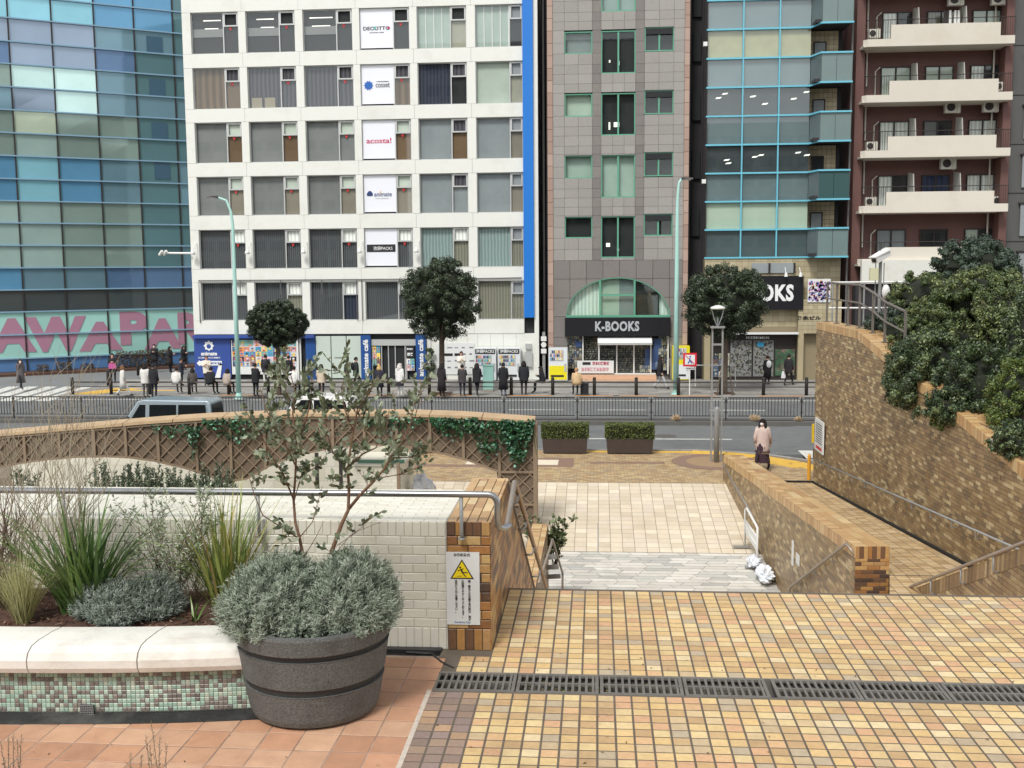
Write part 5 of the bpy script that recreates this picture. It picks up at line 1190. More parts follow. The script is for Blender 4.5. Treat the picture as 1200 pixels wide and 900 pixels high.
for z in [.66 * i for i in range(34)]:
    MB().box(-2.72, -2.43, KY - .04, KY + .4, z + .01, z + .65).build('pilaster_block', m_pk, kb); MB().box(4.755, 5.02, KY - .04, KY + .4, z + .01, z + .65).build('pilaster_block', m_pk, kb)
def kwin(x0, x1, z0, z1, kind, mull=True):
    y = KY + .12; f = .06; mb = MB()
    for bx in ((x0, x1, z0, z0 + f), (x0, x1, z1 - f, z1), (x0, x0 + f, z0 + f, z1 - f), (x1 - f, x1, z0 + f, z1 - f)): mb.box(bx[0], bx[1], y - .06, y + .12, bx[2], bx[3])
    if mull: mb.box((x0 + x1) / 2 - .045, (x0 + x1) / 2 + .045, y - .05, y + .1, z0 + f, z1 - f)
    wn = mb.build('window', m_gf, kb)
    plane('blind', bl(kind), x0, x1, y + .26, z0, z1, wn)
    xm = (x0 + x1) / 2
    for (a, b) in (((x0 + f, xm - .045), (xm + .045, x1 - f)) if mull else ((x0 + f, x1 - f),)): plane('pane', gl2, a, b, y + .05, z0 + f, z1 - f, wn)
    if kind == 'dark' and x0 < 2.2 and mull:
        for k in range(3): MB().box(x0 + .15 + U(0, .3) + k * .5, x0 + .5 + k * .5, y + .22, y + .24, z0 + .3 + U(0, .5), z0 + .36 + U(0, .5)).build('ceiling_light', m_lamp, wn) if k < 2 else None
    return wn
for (a, b), k in zip(lw3, ('grey2', 'palegreen', 'mint', 'dark')): kwin(-1.78, -.25, b, a, k, False)
for (a, b), k in zip(cw, ('aqua', 'dark', 'dark', 'mint', 'dark')): kwin(.23, 2.10, b, min(a, 22), k)
for (a, b) in rw[:4]:
    wn = kwin(2.586, 4.17, b, a, 'dark'); MB().box(2.65, 4.1, KY + .02, KY + .1, a - .38, a - .06).build('recess_blind', bl('dark'), wn)
# lower granite with the arch
AX, AZ, ARX, ARZ = 1.16, 3.56, 2.88, 2.16
mb = MB(); nn = 36
pts = [(AX + ARX * math.cos(t * math.pi / nn), AZ + ARZ * math.sin(t * math.pi / nn)) for t in range(nn + 1)]
lowx = [-2.42, -1.50, -.58, .34, 1.26, 2.18, 3.10, 4.02, 4.745]; lz = [0, 1.2, 2.4, 3.55, 4.6, 5.65, 6.68]
P = []
for z0, z1 in zip(lz, lz[1:]):
    for x0, x1 in zip(lowx, lowx[1:]):
        if z1 <= 3.56 and not (x1 < -1.4 or x0 > 4.0): continue
        q = [(x0 + .01, z0 + .01), (x1 - .01, z0 + .01), (x1 - .01, z1 - .01), (x0 + .01, z1 - .01)]
        P.append(q)
def outside(q):     # keep what lies outside the arch, split into thin vertical strips
    out = []; x0, x1 = q[0][0], q[1][0]; z0, z1 = q[0][1], q[2][1]; n = 8
    for i in range(n):
        a, b = x0 + (x1 - x0) * i / n, x0 + (x1 - x0) * (i + 1) / n
        h = lambda x: AZ + ARZ * math.sqrt(max(0, 1 - ((x - AX) / ARX) ** 2)) if abs(x - AX) < ARX else -9
        ha, hb_ = max(z0, h(a)), max(z0, h(b))
        if ha >= z1 and hb_ >= z1: continue
        out.append([(a, min(ha, z1)), (b, min(hb_, z1)), (b, z1), (a, z1)])
    return out
for q in P:
    mb = MB()
    for s_ in outside(q): mb.prism(s_, 0, .45, O=(0, KY + .45, 0), X=(1, 0, 0), Y=(0, 0, 1), Zd=(0, -1, 0))
    if mb.f: mb.build('granite_panel', m_gr2, kb)
aw = MB(); 
for (p, q) in zip(pts, pts[1:]): aw.bar((p[0], KY + .06, p[1]), (q[0], KY + .06, q[1]), .1, .1, up=(0, 1, 0))
aw.box(AX - ARX, AX + ARX, KY - .02, KY + .14, AZ - .06, AZ + .06)
for x in (.18, 2.10): aw.box(x - .05, x + .05, KY + .01, KY + .12, AZ, AZ + ARZ * math.sqrt(1 - ((x - AX) / ARX) ** 2))
aw.box(.23, 2.05, KY + .02, KY + .1, 4.70, 4.80)
aw = aw.build('arch_window', m_gf, kb)
MB().prism(pts, 0, .01, O=(0, KY + .1, 0), X=(1, 0, 0), Y=(0, 0, 1), Zd=(0, -1, 0)).build('pane', gl2, aw)
plane('curtain', bl('wcurt'), AX - ARX, .15, KY + .34, 3.56, 5.75, aw); plane('blind', bl('palegreen'), .15, 1.25, KY + .3, 3.56, 5.75, aw); plane('blind', bl('grey2'), 1.25, 2.1, KY + .29, 3.56, 5.75, aw); plane('room', bl('dark'), 2.1, AX + ARX, KY + .36, 3.56, 5.75, aw); plane('curtain', bl('wcurt'), 3.5, AX + ARX, KY + .35, 3.56, 4.9, aw)
ks = empty('bookshop_sign', (1.15, 59.7, 2.5), label='long black shop sign with silver block letters under the arched window', cat='sign')
MB().box(-1.78, 4.08, 59.72, 60.0, 2.46, 3.49).build('board', mat('sign_black', S(28, 28, 32), .35), ks)
text('K-BOOKS', .55, (1.13, 59.70, 3.02), mat('silver_letter', S(176, 180, 184), .35), ks, bold=.055, depth=.08, spacing=1.1, wid=2.45, hei=.56)
sf = empty('bookshop_entrance', (1.15, 60, 0), label='bookshop front with posters, white framed glass doors and white awning', cat='shopfront')
MB().box(-1.7, 4.02, 60.32, 60.44, .3, 2.46).build('back', bl('dark'), sf)
collage('window_posters', sf, -1.68, -.85, .6, 2.44, 6, 11, KY + .16); collage('window_posters', sf, 3.45, 4.0, .5, 2.44, 4, 11, KY + .16)
m_grap = mat('shelf_goods', rough=.7, pal=[S(*c) for c in ((100, 100, 84), (70, 74, 66), (130, 128, 110), (60, 58, 54), (88, 92, 90), (150, 146, 130), (76, 70, 66))], vary=.25)
mb = MB()
for i in range(46):
    for j in range(16): a = -.82 + i * .073; mb.box(a, a + U(.03, .07), KY + .26 + U(0, .03), KY + .3, .4 + j * .125, .4 + j * .125 + U(.05, .11), R())
for i in range(14):
    for j in range(16): a = 2.5 + i * .073; mb.box(a, a + U(.03, .07), KY + .26 + U(0, .03), KY + .3, .4 + j * .125, .4 + j * .125 + U(.05, .11), R())
mb.build('shelf_goods', m_grap, sf, kind='stuff')
for q in ((2.7, 3.45, .15, .55, 1.75), (3.2, 3.6, .148, 1.75, 2.3), (-1.2, -.85, .1, 1.85, 2.15)): MB().box(q[0], q[1], KY + q[2], KY + .17, q[3], q[4]).build('blue_poster', mat('poster_blue', S(60, 84, 130), .5), sf)
for x in (-1.7, -.78, .12, 1.12, 2.08, 3.02, 3.98): MB().box(x - .035, x + .035, KY + .06, KY + .14, .3, 2.46).build('mullion', m_wp, sf)
MB().box(-1.0, 3.3, KY + .05, KY + .15, .28, .36).build('sill', m_wp, sf)
for a, b in ((-.74, .08), (.16, 1.08), (1.16, 2.04), (2.12, 2.98)): plane('pane', gl, a, b, KY + .1, .36, 2.4, sf)
MB().hexa([(.05, 59.3, 2.0), (3.05, 59.3, 2.0), (3.05, 60, 2.1), (.05, 60, 2.1), (.05, 59.25, 2.12), (3.05, 59.25, 2.12), (3.05, 60, 2.42), (.05, 60, 2.42)]).build('awning', mat('awning_white', S(222, 224, 222), .6, coord='World'), sf)
MB().box(-1.1, .95, 59.9, 59.95, .38, 1.08).build('banner', m_sw, sf); MB().box(-.8, -.35, 59.88, 59.9, .85, 1.0).build('black_label', lb_, sf); scribble(.22, 59.885, .93, .9, .17, mat('letter_red', S(176, 60, 84), .5), sf); scribble(-.1, 59.885, .6, 1.5, .2, mat('letter_rose', S(204, 150, 160), .5), sf)
mb = MB(); collage('side_posters', sf, 2.4, 3.0, .4, .8, 4, 2, KY + .03)
st_ = empty('shop_step', (1.2, 59.2, 0)); st_['kind'] = 'structure'
MB().box(-1.2, 3.3, 59.1, 60.0, 0, .14).box(-1.2, 3.3, 59.4, 60.0, .14, .28).build('step', mat('peach_step', S(206, 168, 138), .7, nscale=4, ncon=.06, coord='World'), st_)
# ---------------------------------------------------------------- gap right
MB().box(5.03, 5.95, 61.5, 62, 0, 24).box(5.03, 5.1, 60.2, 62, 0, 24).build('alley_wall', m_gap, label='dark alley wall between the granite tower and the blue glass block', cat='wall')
mb = MB()
for z in (8, 11.2, 14.4, 17.6, 20): mb.box(5.3, 5.75, 61.35, 61.5, z, z + 1.6)
mb.build('side_windows', bl('dark'), label='dark side windows stacked in the narrow alley by the glass block', cat='windows')
# ---------------------------------------------------------------- blue glass block
gbk = empty('glass_block', (9.8, 60, 0), label='grey glass office block with light blue bands and stepped balconies', cat='building')
m_bb = mat('light_blue_band', S(110, 186, 206), .4); BX = [5.965, 7.877, 9.811, 11.479]; BZ = [6.753 + 1.529 * i for i in range(11)]
MB().box(5.9, 13.0, 61.1, 74, 0, 22).build('body', m_gap, gbk); 
RT = {8: 'g', 7: 'y', 6: 'g', 5: 'd', 4: 'g', 3: 'd', 2: 'g', 1: 'p', 0: 'g2', 9: 'g'}
pm_ = {'g': mat('spandrel_grey', S(122, 136, 138), .25, nscale=.6, ncon=.1, coord='World'), 'g2': mat('spandrel_dark', S(92, 104, 106), .25, nscale=.6, ncon=.15, coord='World'), 'y': mat('yellow_blind', S(182, 176, 138), .6, nscale=2, ncon=.1, coord='World'), 'p': mat('pale_blind', S(198, 212, 190), .6, nscale=.6, ncon=.04, coord='World'), 'd': mat('dark_office', S(60, 66, 68), .5, nscale=1.2, ncon=.35, coord='World')}
for r in range(10):
    z0, z1 = BZ[r], BZ[r + 1]
    for c in range(3):
        x0, x1 = BX[c], BX[c + 1]
        p_ = MB().poly([(x0 + .03, 60.06, z0 + .03), (x1 - .03, 60.06, z0 + .03), (x1 - .03, 60.06, z1 - .03), (x0 + .03, 60.06, z1 - .03)]).build('pane', gl3, gbk)
        MB().box(x0, x1, 60.14, 60.2, z0, z1).build('panel', pm_[RT[r]], p_)
        if RT[r] == 'd':
            for k in range(2): xx = x0 + U(.2, 1.4); zz = z0 + U(.5, 1.2); MB().poly([(xx, 60.12, zz), (xx + .28, 60.12, zz + .02), (xx + .36, 60.12, zz + .1), (xx + .08, 60.12, zz + .08)]).build('ceiling_light', m_lamp, p_)
    # angled return and balcony
    if r % 2 == 0:
        MB().hexa([(11.48, 60.02, z0 + .04), (11.80, 58.95, z0 + .04), (11.84, 58.97, z0 + .04), (11.54, 60.06, z0 + .04), (11.48, 60.02, z1 - .02), (11.80, 58.95, z1 - .02), (11.84, 58.97, z1 - .02), (11.54, 60.06, z1 - .02)]).build('balcony_return', pm_['g2'], gbk)
        for a, b in ((11.84, 12.6), (12.62, 13.42)): MB().box(a, b, 58.95, 59.0, z0 + .04, z1 - .02).build('balcony_panel', mat('balcony_glass', S(112, 130, 128), .2, nscale=.7, ncon=.08, coord='World') if r not in (2,) else mat('balcony_glass_dark', S(60, 88, 88), .2), gbk)
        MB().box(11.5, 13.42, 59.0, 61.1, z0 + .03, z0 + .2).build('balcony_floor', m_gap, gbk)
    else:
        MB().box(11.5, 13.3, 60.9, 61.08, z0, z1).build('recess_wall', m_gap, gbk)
        lay('beige_tile', gbk, mat('beige_wall_tile', rough=.5, pal=[S(*c) for c in ((186, 172, 140), (178, 164, 132), (192, 180, 150))], vary=.04, coord='World'), grid(11.6, 13.1, z0 + .05, z1 - .02, .25, .25, .014), (0, 60.9, 0), (1, 0, 0), (0, 0, 1), (0, -1, 0), .01, 0, limit=0)
        MB().box(11.75, 12.45, 60.8, 60.86, z0, z0 + .95).build('door', m_dk, gbk); MB().box(11.83, 12.37, 60.78, 60.8, z0 + .1, z0 + .87).build('door_glass', bl('grey2') if r != 3 else bl('dark'), gbk)
for z in BZ:
    MB().box(5.92, 11.48, 59.93, 60.1, z - .045, z + .045).build('blue_band', m_bb, gbk)
    MB().bar((11.46, 59.99, z), (11.80, 58.93, z), .1, .09).build('blue_band', m_bb, gbk); MB().box(11.78, 13.45, 58.86, 59.02, z - .045, z + .045).build('blue_band', m_bb, gbk)
for x in BX[1:3]: MB().box(x - .035, x + .035, 59.94, 60.1, BZ[0], 22).build('blue_mullion', m_bb, gbk)
MB().box(5.93, 5.99, 59.98, 60.2, BZ[0], 22).build('edge_mullion', m_dk, gbk)
MB().tube([(13.55, 59.6, 0), (13.55, 59.6, 22)], .05, 8).build('downpipe', m_pipe, label='thin grey downpipe between the glass block and the brown flats', cat='pipe')
for z, lb in ((18.2, 'small white box lamp high on the glass block edge'), (10.9, 'small white box lamp midway up the glass block edge')): MB().box(5.72, 5.93, 59.7, 59.95, z - .1, z + .12).build('box_lamp', m_wp, label=lb, cat='lamp')
# base of the block: beige tiles, second black sign, arched shop
m_bt = mat('beige_tile_big', rough=.5, pal=[S(*c) for c in ((178, 166, 136), (170, 158, 128), (184, 174, 144))], vary=.04, coord='World', stain=S(140, 126, 100), sscale=.6, samt=.4)
lay('beige_tile', gbk, m_bt, grid(5.95, 13.3, 2.95, 6.68, .34, .3, .016), (0, 60.0, 0), (1, 0, 0), (0, 0, 1), (0, -1, 0), .012, 0, limit=60, minpx=6)
lay('beige_tile', gbk, m_bt, grid(11.0, 13.3, 2.6, 4.45, .26, .22, .014), (0, 59.5, 0), (1, 0, 0), (0, 0, 1), (0, -1, 0), .012, 0, limit=100, minpx=5)
MB().box(5.95, 13.3, 60.0, 61, 0, 6.7).box(11.0, 13.3, 59.5, 60, 2.6, 4.45).build('base_body', mat('beige_joint', S(142, 130, 104), .9), gbk)
MB().box(11.0, 11.3, 59.45, 59.6, 0, 2.6).box(5.97, 6.3, 59.9, 60.0, 0, 2.9).build('tile_column', m_bt, gbk)
MB().box(8.5, 10.8, 59.9, 60.0, 5.9, 6.45).build('upper_shop_window', bl('grey2'), gbk)
MB().box(9.4, 9.5, 59.85, 59.9, 5.9, 6.45).box(10.75, 10.85, 59.85, 59.9, 5.9, 6.45).build('window_post', m_dk, gbk)
bs2 = empty('black_shop_sign', (8.5, 59.5, 4.5), label='black shop sign with large white letters partly behind the right street tree', cat='sign')
q0_, q1_ = GY(942, 323, 59.4), GY(942, 363, 59.4)
MB().box(4.9 + 1.3, q0_.x, 59.4, 59.6, q1_.z, q0_.z).build('board', mat('sign_black', S(28, 28, 32), .35), bs2)
kx = GY(930, 343, 59.4); text('K-BOOKS', .9, (kx.x - 2.0, 59.38, kx.z), lw_, bs2, bold=.055, depth=.06, spacing=1.1, wid=4.0, hei=.92)
for px in (921, 938): p = GY(px, 322, 59.2); MB().tube([(p.x, 59.5, p.z + .4), (p.x, 59.2, p.z + .1)], .02, 4).lathe([(.1, 0), (.06, .22), (0, .24)], 8, (p.x, 59.15, p.z - .1)).build('sign_lamp', m_wp, bs2)
po = empty('street_poster', (12, 59.4, 4.5), label='square purple and pink illustrated poster beside the black sign', cat='poster')
a, b = GY(947, 327, 59.4), GY(973, 354, 59.4)
MB().box(a.x, b.x, 59.42, 59.48, b.z, a.z).build('panel', m_sw, po)
mb = MB(); 
for _ in range(220): x = U(a.x, b.x - .15); z = U(b.z, a.z - .2); mb.prism([(0, 0), (U(.05, .2), U(0, .08)), (U(.05, .12), U(.06, .2))], 0, .004, O=(x, 59.42, z), X=(1, 0, 0), Y=(0, 0, 1), Zd=(0, -1, 0), rn=R())
mb.build('colour_patches', mat('purple_print', rough=.4, pal=[S(*c) for c in ((130, 96, 190), (200, 110, 170), (226, 214, 226), (84, 90, 170), (60, 44, 80), (230, 170, 110), (170, 190, 230))]), po)
text('角永ビル', .16, (GY(948, 372, 59.45).x, 59.47, GY(948, 373, 59.45).z), m_ink, gbk, bold=.05, sx=1.5)
gs = empty('games_shop_entrance', (8.5, 59.8, 0), label='dark games shop front with posters and a green mural right of the tree', cat='shopfront')
MB().box(6.35, 11.0, 59.86, 59.98, 0, 2.62).build('frame', m_dk, gs); scribble(8.9, 59.85, 2.35, 1.3, .13, lw_, gs)
for i, (a, b) in enumerate(((7.4, 8.55), (8.65, 9.75))): MB().box(a, b, 59.82, 59.86, .2, 2.2).build('pane_back', bl('grey'), gs)
mb = MB()
for _ in range(500): 
    a = U(7.42, 9.7); z = U(.25, 2.15)
    if 8.5 < a < 8.68: continue
    mb.box(a, a + U(.03, .1), 59.80, 59.82, z, z + U(.03, .1), R())
mb.build('shelf_goods', m_grap, gs, kind='stuff')
collage('door_posters', gs, 6.45, 7.35, .15, 1.5, 3, 4, 59.8)
MB().box(9.85, 10.9, 59.8, 59.86, .25, 1.7).build('mural', mat('mural', S(60, 90, 66), .5, nscale=3, ncon=.9, stain=S(190, 120, 130), sscale=2, samt=.9, coord='World'), gs)
MB().box(6.3, 11.0, 59.3, 59.85, 2.56, 2.66).build('canopy', m_sw, gs); MB().box(8.85, 9.2, 59.78, 59.8, 1.85, 2.1).build('blue_label', mat('label_blue', S(60, 150, 190), .4), gs)
# ---------------------------------------------------------------- brown flats
m_bw = mat('brown_tile_wall', S(104, 72, 66), .6, nscale=1, ncon=.06, coord='World', stain=S(84, 58, 54), sscale=.4, samt=.3); m_pp = mat('cream_parapet', rough=.7, pal=[S(*c) for c in ((212, 205, 192), (209, 202, 188))], vary=.02, coord='World', nscale=.8, ncon=.03, stain=S(180, 166, 150), sscale=.6, samt=.25)
bf = empty('brown_flats', (18, 60, 0), label='brown tiled block of flats with long cream balconies', cat='building')
MB().box(13.9, 22.0, 61.0, 74, 0, 22.5).build('wall', m_bw, bf); MB().box(21.6, 22.0, 60.0, 61.0, 0, 22.5).box(13.9, 14.35, 60.2, 61.0, 0, 22.5).build('wall_return', m_bw, bf)
m_acw = mat('aircon_white', S(206, 204, 192), .5)
def aircon(x, y, z, lb, s=1.0):
    e = empty('air_conditioner', (x, y, z), label=lb, cat='air conditioner', group='air conditioner units on the brown flats')
    MB().box(x - .4 * s, x + .4 * s, y, y + .3, z, z + .6 * s).build('casing', m_acw, e); mb = MB(); mb.lathe([(.22 * s, 0), (.22 * s, .02), (.05, .025)], 16); mb.build('fan', m_dk, e, loc=(x - .1, y - .0, z + .3 * s), rot=(math.pi / 2, 0, 0))
    MB().box(x + .22 * s, x + .27 * s, y - .05, y, z - .05, z + .65 * s).build('bracket', m_acw, e)
tops = [19.02 - .0, 16.10, 13.17, 10.22, 7.25]
WIN = [(1032, 1067), (1084, 1117), (1137, 1170)]
for k, zt in enumerate(tops + [21.95]):
    zt = zt * 1.0; Yb = 59.3; zp = CAMZ + (zt - CAMZ) * Yb / 60; zbm = zp - (1.1 if k != 4 else 1.0); zw = zt - .15
    xa, xb = GY(1012, 80, Yb).x, GY(1195, 80, Yb).x; xc, xd = GY(1043, 80, Yb).x, GY(1171, 80, Yb).x
    bal = MB(); bal.box(xc, xd, Yb, Yb + .12, zbm, zp); bal.box(xa + .2, xc, Yb, Yb + .12, zbm, zbm + .38); bal.box(xd, xb - .3, Yb, Yb + .12, zbm + .0, zbm + .42)
    bal.hexa([(xa, Yb + .25, zbm), (xa + .2, Yb, zbm), (xa + .2, Yb + .12, zbm), (xa + .1, Yb + .3, zbm), (xa, Yb + .25, zbm + .38), (xa + .2, Yb, zbm + .38), (xa + .2, Yb + .12, zbm + .38), (xa + .1, Yb + .3, zbm + .38)])
    bal.box(xa, xb - .3, Yb + .12, 61.0, zbm, zbm + .12); bo = bal.build('balcony', m_pp, bf)
    mb = MB(); zr = zp + .28
    mb.tube([(xa + .1, Yb + .15, zr), (xb - .3, Yb + .06, zr)], .022, 5)
    x = xa + .15
    while x < xc: mb.box(x, x + .02, Yb + .1, Yb + .12, zbm + .38, zr); x += .12
    x = xd
    while x < xb - .3: mb.box(x, x + .02, Yb + .04, Yb + .06, zbm + .42, zr); x += .12
    mb.build('railing', m_dk, bo)
    for i, (a, b) in enumerate(WIN):
        y = 60.94; xl, xr = GY(a - (k - 0) * 1.2 * 0, 80, 61).x, GY(b, 80, 61).x; z0 = zp - .95; z1 = zp + 1.0
        fr_ = MB(); f = .05
        for bx in ((xl, xr, z0, z0 + f), (xl, xr, z1 - f, z1), (xl, xl + f, z0 + f, z1 - f), (xr - f, xr, z0 + f, z1 - f), ((xl + xr) / 2 - .04, (xl + xr) / 2 + .04, z0 + f, z1 - f)): fr_.box(bx[0], bx[1], y - .04, y + .04, bx[2], bx[3])
        wn = fr_.build('window', m_dk, bo)
        kd = [['wcurt', 'tcurt', 'palegreen'], ['palegreen', 'palegreen', 'wcurt'], ['wcurt', 'grey', 'wcurt'], ['wcurt', 'blue_c', 'wcurt'], ['grey2', 'dark', 'palegreen'], ['wcurt', 'wcurt', 'grey2']][k][i]
        plane('curtain', bl(kd), xl + f, (xl + xr) / 2, y + .03, z0, z1, wn); plane('curtain', bl(kd if (k + i) % 3 else 'dark') if kd != 'blue_c' else bl('blue_c'), (xl + xr) / 2, xr - f, y + .031, z0, z1, wn); plane('pane', gl, xl + f, xr - f, y - .01, z0 + f, z1 - f, wn)
    if k < 4:
        for px in (1072, 1127): x = GY(px, 80, 60.2).x; MB().hexa([(x, 59.5, zbm + .1), (x + .05, 59.5, zbm + .1), (x + .05, 60.9, zbm + .1), (x, 60.9, zbm + .1), (x, 59.9, zp + 1.0), (x + .05, 59.9, zp + 1.0), (x + .05, 60.9, zp + 1.15), (x, 60.9, zp + 1.15)]).build('divider', mat('divider_grey', S(170, 170, 164), .6), bo)
    MB().tube([(14.62, 60.85, zbm - 1.8), (14.62, 60.85, zbm)], .05, 6).tube([(21.3, 60.8, zbm - 1.8), (21.3, 60.8, zbm)], .05, 6).build('downpipe', m_acw, bf)
    x = GY(1026, 80, 60.8).x; MB().tube([(x, 60.8, zbm + .2), (x, 60.8, zp + .75), (x + .25, 60.8, zp + .98)], .035, 6).build('duct', m_acw, bo)
aircon(GY(1119, 127, 60).x, 60.3, GY(1119, 132, 60.3).z, 'air conditioner hung under the third balcony, middle of the flats'); aircon(GY(1164, 127, 60).x, 60.3, GY(1164, 131, 60.3).z, 'air conditioner hung under the third balcony near the right corner'); aircon(GY(1114, 193, 60).x, 60.3, GY(1114, 198, 60.3).z, 'air conditioner hung alone under the lower middle balcony')
aircon(GY(1123, 4, 60).x, 60.3, GY(1123, 6, 60.3).z, 'air conditioner at the top edge above the laundry'); aircon(GY(1174, 3, 60).x, 60.3, GY(1174, 5, 60.3).z, 'air conditioner at the top right corner of the flats')
for i, (px, py) in enumerate(((1026, 44), (1023, 176), (1022, 241), (1172, 240), (1174, 106))): aircon(GY(px, py, 60).x, 60.2, GY(px, py, 60.2).z, ['floor unit at the left end of the top balcony', 'floor unit at the left end of the third balcony', 'floor unit at the left end of the fourth balcony', 'floor unit at the right end of the fourth balcony', 'floor unit at the right end of the second balcony'][i], .75)
lau = empty('laundry', (GY(1115, 15, 60.2).x, 60.2, 19), label='dark and white clothes hanging on the top balcony', cat='laundry')
for i, px in enumerate((1106, 1109, 1112, 1118, 1122)): p = GY(px, 12, 60.2); MB().hexa([(p.x, 60.2, p.z - .9), (p.x + .16, 60.2, p.z - .9), (p.x + .16, 60.26, p.z - .9), (p.x, 60.26, p.z - .9), (p.x + .03, 60.2, p.z), (p.x + .13, 60.2, p.z), (p.x + .13, 60.26, p.z), (p.x + .03, 60.26, p.z)]).build('garment', m_wp if i > 1 else m_dk, lau)
MB().box(14.2, 22, 59.0, 59.3, 5.3, 6.55).build('hoarding', mat('white_hoarding', S(214, 214, 206), .7, nscale=.8, ncon=.05, stain=S(170, 160, 130), sscale=.8, samt=.5, coord='World'), label='white weathered wall band below the brown flats behind the shrubs', cat='wall')
MB().box(14.0, 22, 59.35, 61, 0, 5.3).build('dark_ground_storey', m_gap, bf)
e = empty('grey_building', (24, 61, 0), label='dark grey building sliver at the right edge beyond the flats', cat='building')
MB().box(22.05, 30, 60.6, 75, 0, 22.5).build('wall', mat('dark_grey_cladding', S(86, 86, 84), .6, nscale=.5, ncon=.06, coord='World'), e)
for k in range(7): w_ = MB().box(22.9, 24.5, 60.5, 60.58, 5.2 + 2.6 * k, 6.9 + 2.6 * k).build('window', bl('grey2'), e); MB().box(22.8, 24.6, 60.45, 60.6, 6.9 + 2.6 * k, 7.0 + 2.6 * k).build('window_head', m_dk, w_)
for k in range(9): MB().box(22.05, 30, 60.57, 60.59, 2.3 + 2.6 * k, 2.33 + 2.6 * k).build('joint', m_dk, e)
# ---------------------------------------------------------------- curved glass building on the left
G0 = Vector((ray(0, 400).x, ray(0, 400).y, 0)); G0 = G0 * (67 / ray(0, 400).dot(CF)); 
G1 = Vector((ray(228, 400).x, ray(228, 400).y, 0)); G1 = G1 * (72.6 / ray(228, 400).dot(CF)); G0.z = G1.z = 0
gd = (G1 - G0); gd.normalize(); gn = Vector((gd.y, -gd.x, 0))
def onG(px, py):
    d = ray(px, py); t = (G0.x * gn.x + G0.y * gn.y) / (d.x * gn.x + d.y * gn.y); p = Vector((d.x * t, d.y * t, CAMZ + d.z * t)); return (Vector((p.x, p.y, 0)) - G0).dot(gd), p.z
gbl = empty('glass_building', G0 + gd * 5, label='large glass building on the left with blue fins and pink lettering', cat='building')
GC = [onG(-30, 200)[0]] + [onG(x, 200)[0] for x in (19, 69, 118, 164, 209)] + [onG(240, 200)[0]]
GR = [onG(0, y)[1] for y in (-60, -34, -7, 20, 47.5, 74, 101, 128, 155, 182, 209, 235, 261, 287.5, 314, 340, 366, 393, 421, 436)]
GR[-1] = 0.0
codes = {'C': (146, 206, 222), 'M': (204, 236, 232), 'L': (146, 164, 184), 'S': (114, 148, 162), 'T': (92, 128, 134), 'B': (94, 124, 160), 'G': (140, 162, 154), 'Y': (202, 218, 194), 'D': (66, 74, 76), 'U': (102, 158, 194), 'W': (168, 194, 188), 'N': (158, 206, 196), 'Q': (84, 124, 172)}  # pane tints, with the mirrored surroundings painted in as flat colour
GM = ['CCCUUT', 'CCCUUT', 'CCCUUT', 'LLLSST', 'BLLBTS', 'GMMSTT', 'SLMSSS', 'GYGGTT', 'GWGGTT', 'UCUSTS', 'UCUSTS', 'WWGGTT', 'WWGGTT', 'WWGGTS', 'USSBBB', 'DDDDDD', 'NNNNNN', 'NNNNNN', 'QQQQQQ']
gbm = MB(); Pt = lambda u, z, o=0.: Vector((G0.x + gd.x * u + gn.x * o, G0.y + gd.y * u + gn.y * o, z))
gbm.hexa([Pt(GC[0], 0, -.1), Pt(GC[-1], 0, -.1), Pt(GC[-1], 0, -14), Pt(GC[0], 0, -14), Pt(GC[0], GR[0], -.1), Pt(GC[-1], GR[0], -.1), Pt(GC[-1], GR[0], -14), Pt(GC[0], GR[0], -14)]).build('body', m_gap, gbl)
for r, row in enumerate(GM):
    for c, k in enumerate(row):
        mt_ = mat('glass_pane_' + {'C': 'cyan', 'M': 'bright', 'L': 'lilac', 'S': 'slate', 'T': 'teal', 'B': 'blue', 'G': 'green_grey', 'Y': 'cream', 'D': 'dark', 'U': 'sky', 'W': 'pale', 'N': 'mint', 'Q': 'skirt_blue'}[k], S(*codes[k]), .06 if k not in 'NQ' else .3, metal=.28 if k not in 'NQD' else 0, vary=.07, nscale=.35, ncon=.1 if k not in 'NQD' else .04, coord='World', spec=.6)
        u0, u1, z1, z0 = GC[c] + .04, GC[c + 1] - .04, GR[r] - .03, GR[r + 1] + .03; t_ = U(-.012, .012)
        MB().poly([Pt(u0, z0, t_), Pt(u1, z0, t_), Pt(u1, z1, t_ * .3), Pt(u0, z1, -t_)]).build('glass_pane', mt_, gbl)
for r in range(len(GR) - 1):
    mb = MB(); z = GR[r]; mb.hexa([Pt(GC[0], z - .04, 0), Pt(GC[-1], z - .04, 0), Pt(GC[-1], z - .04, .13), Pt(GC[0], z - .04, .13), Pt(GC[0], z + .04, 0), Pt(GC[-1], z + .04, 0), Pt(GC[-1], z + .04, .13), Pt(GC[0], z + .04, .13)][::1]); mb.build('fin', mat('fin_blue', S(130, 164, 186), .4), gbl)
for u in GC[1:-1] : mb = MB(); mb.hexa([Pt(u - .045, 0, .01), Pt(u + .045, 0, .01), Pt(u + .045, 0, .08), Pt(u - .045, 0, .08), Pt(u - .045, GR[0], .01), Pt(u + .045, GR[0], .01), Pt(u + .045, GR[0], .08), Pt(u - .045, GR[0], .08)]); mb.build('mullion', m_dk, gbl)
m_pink = mat('pink_letter', S(170, 124, 144), .4); rzg = math.atan2(gd.y, gd.x)
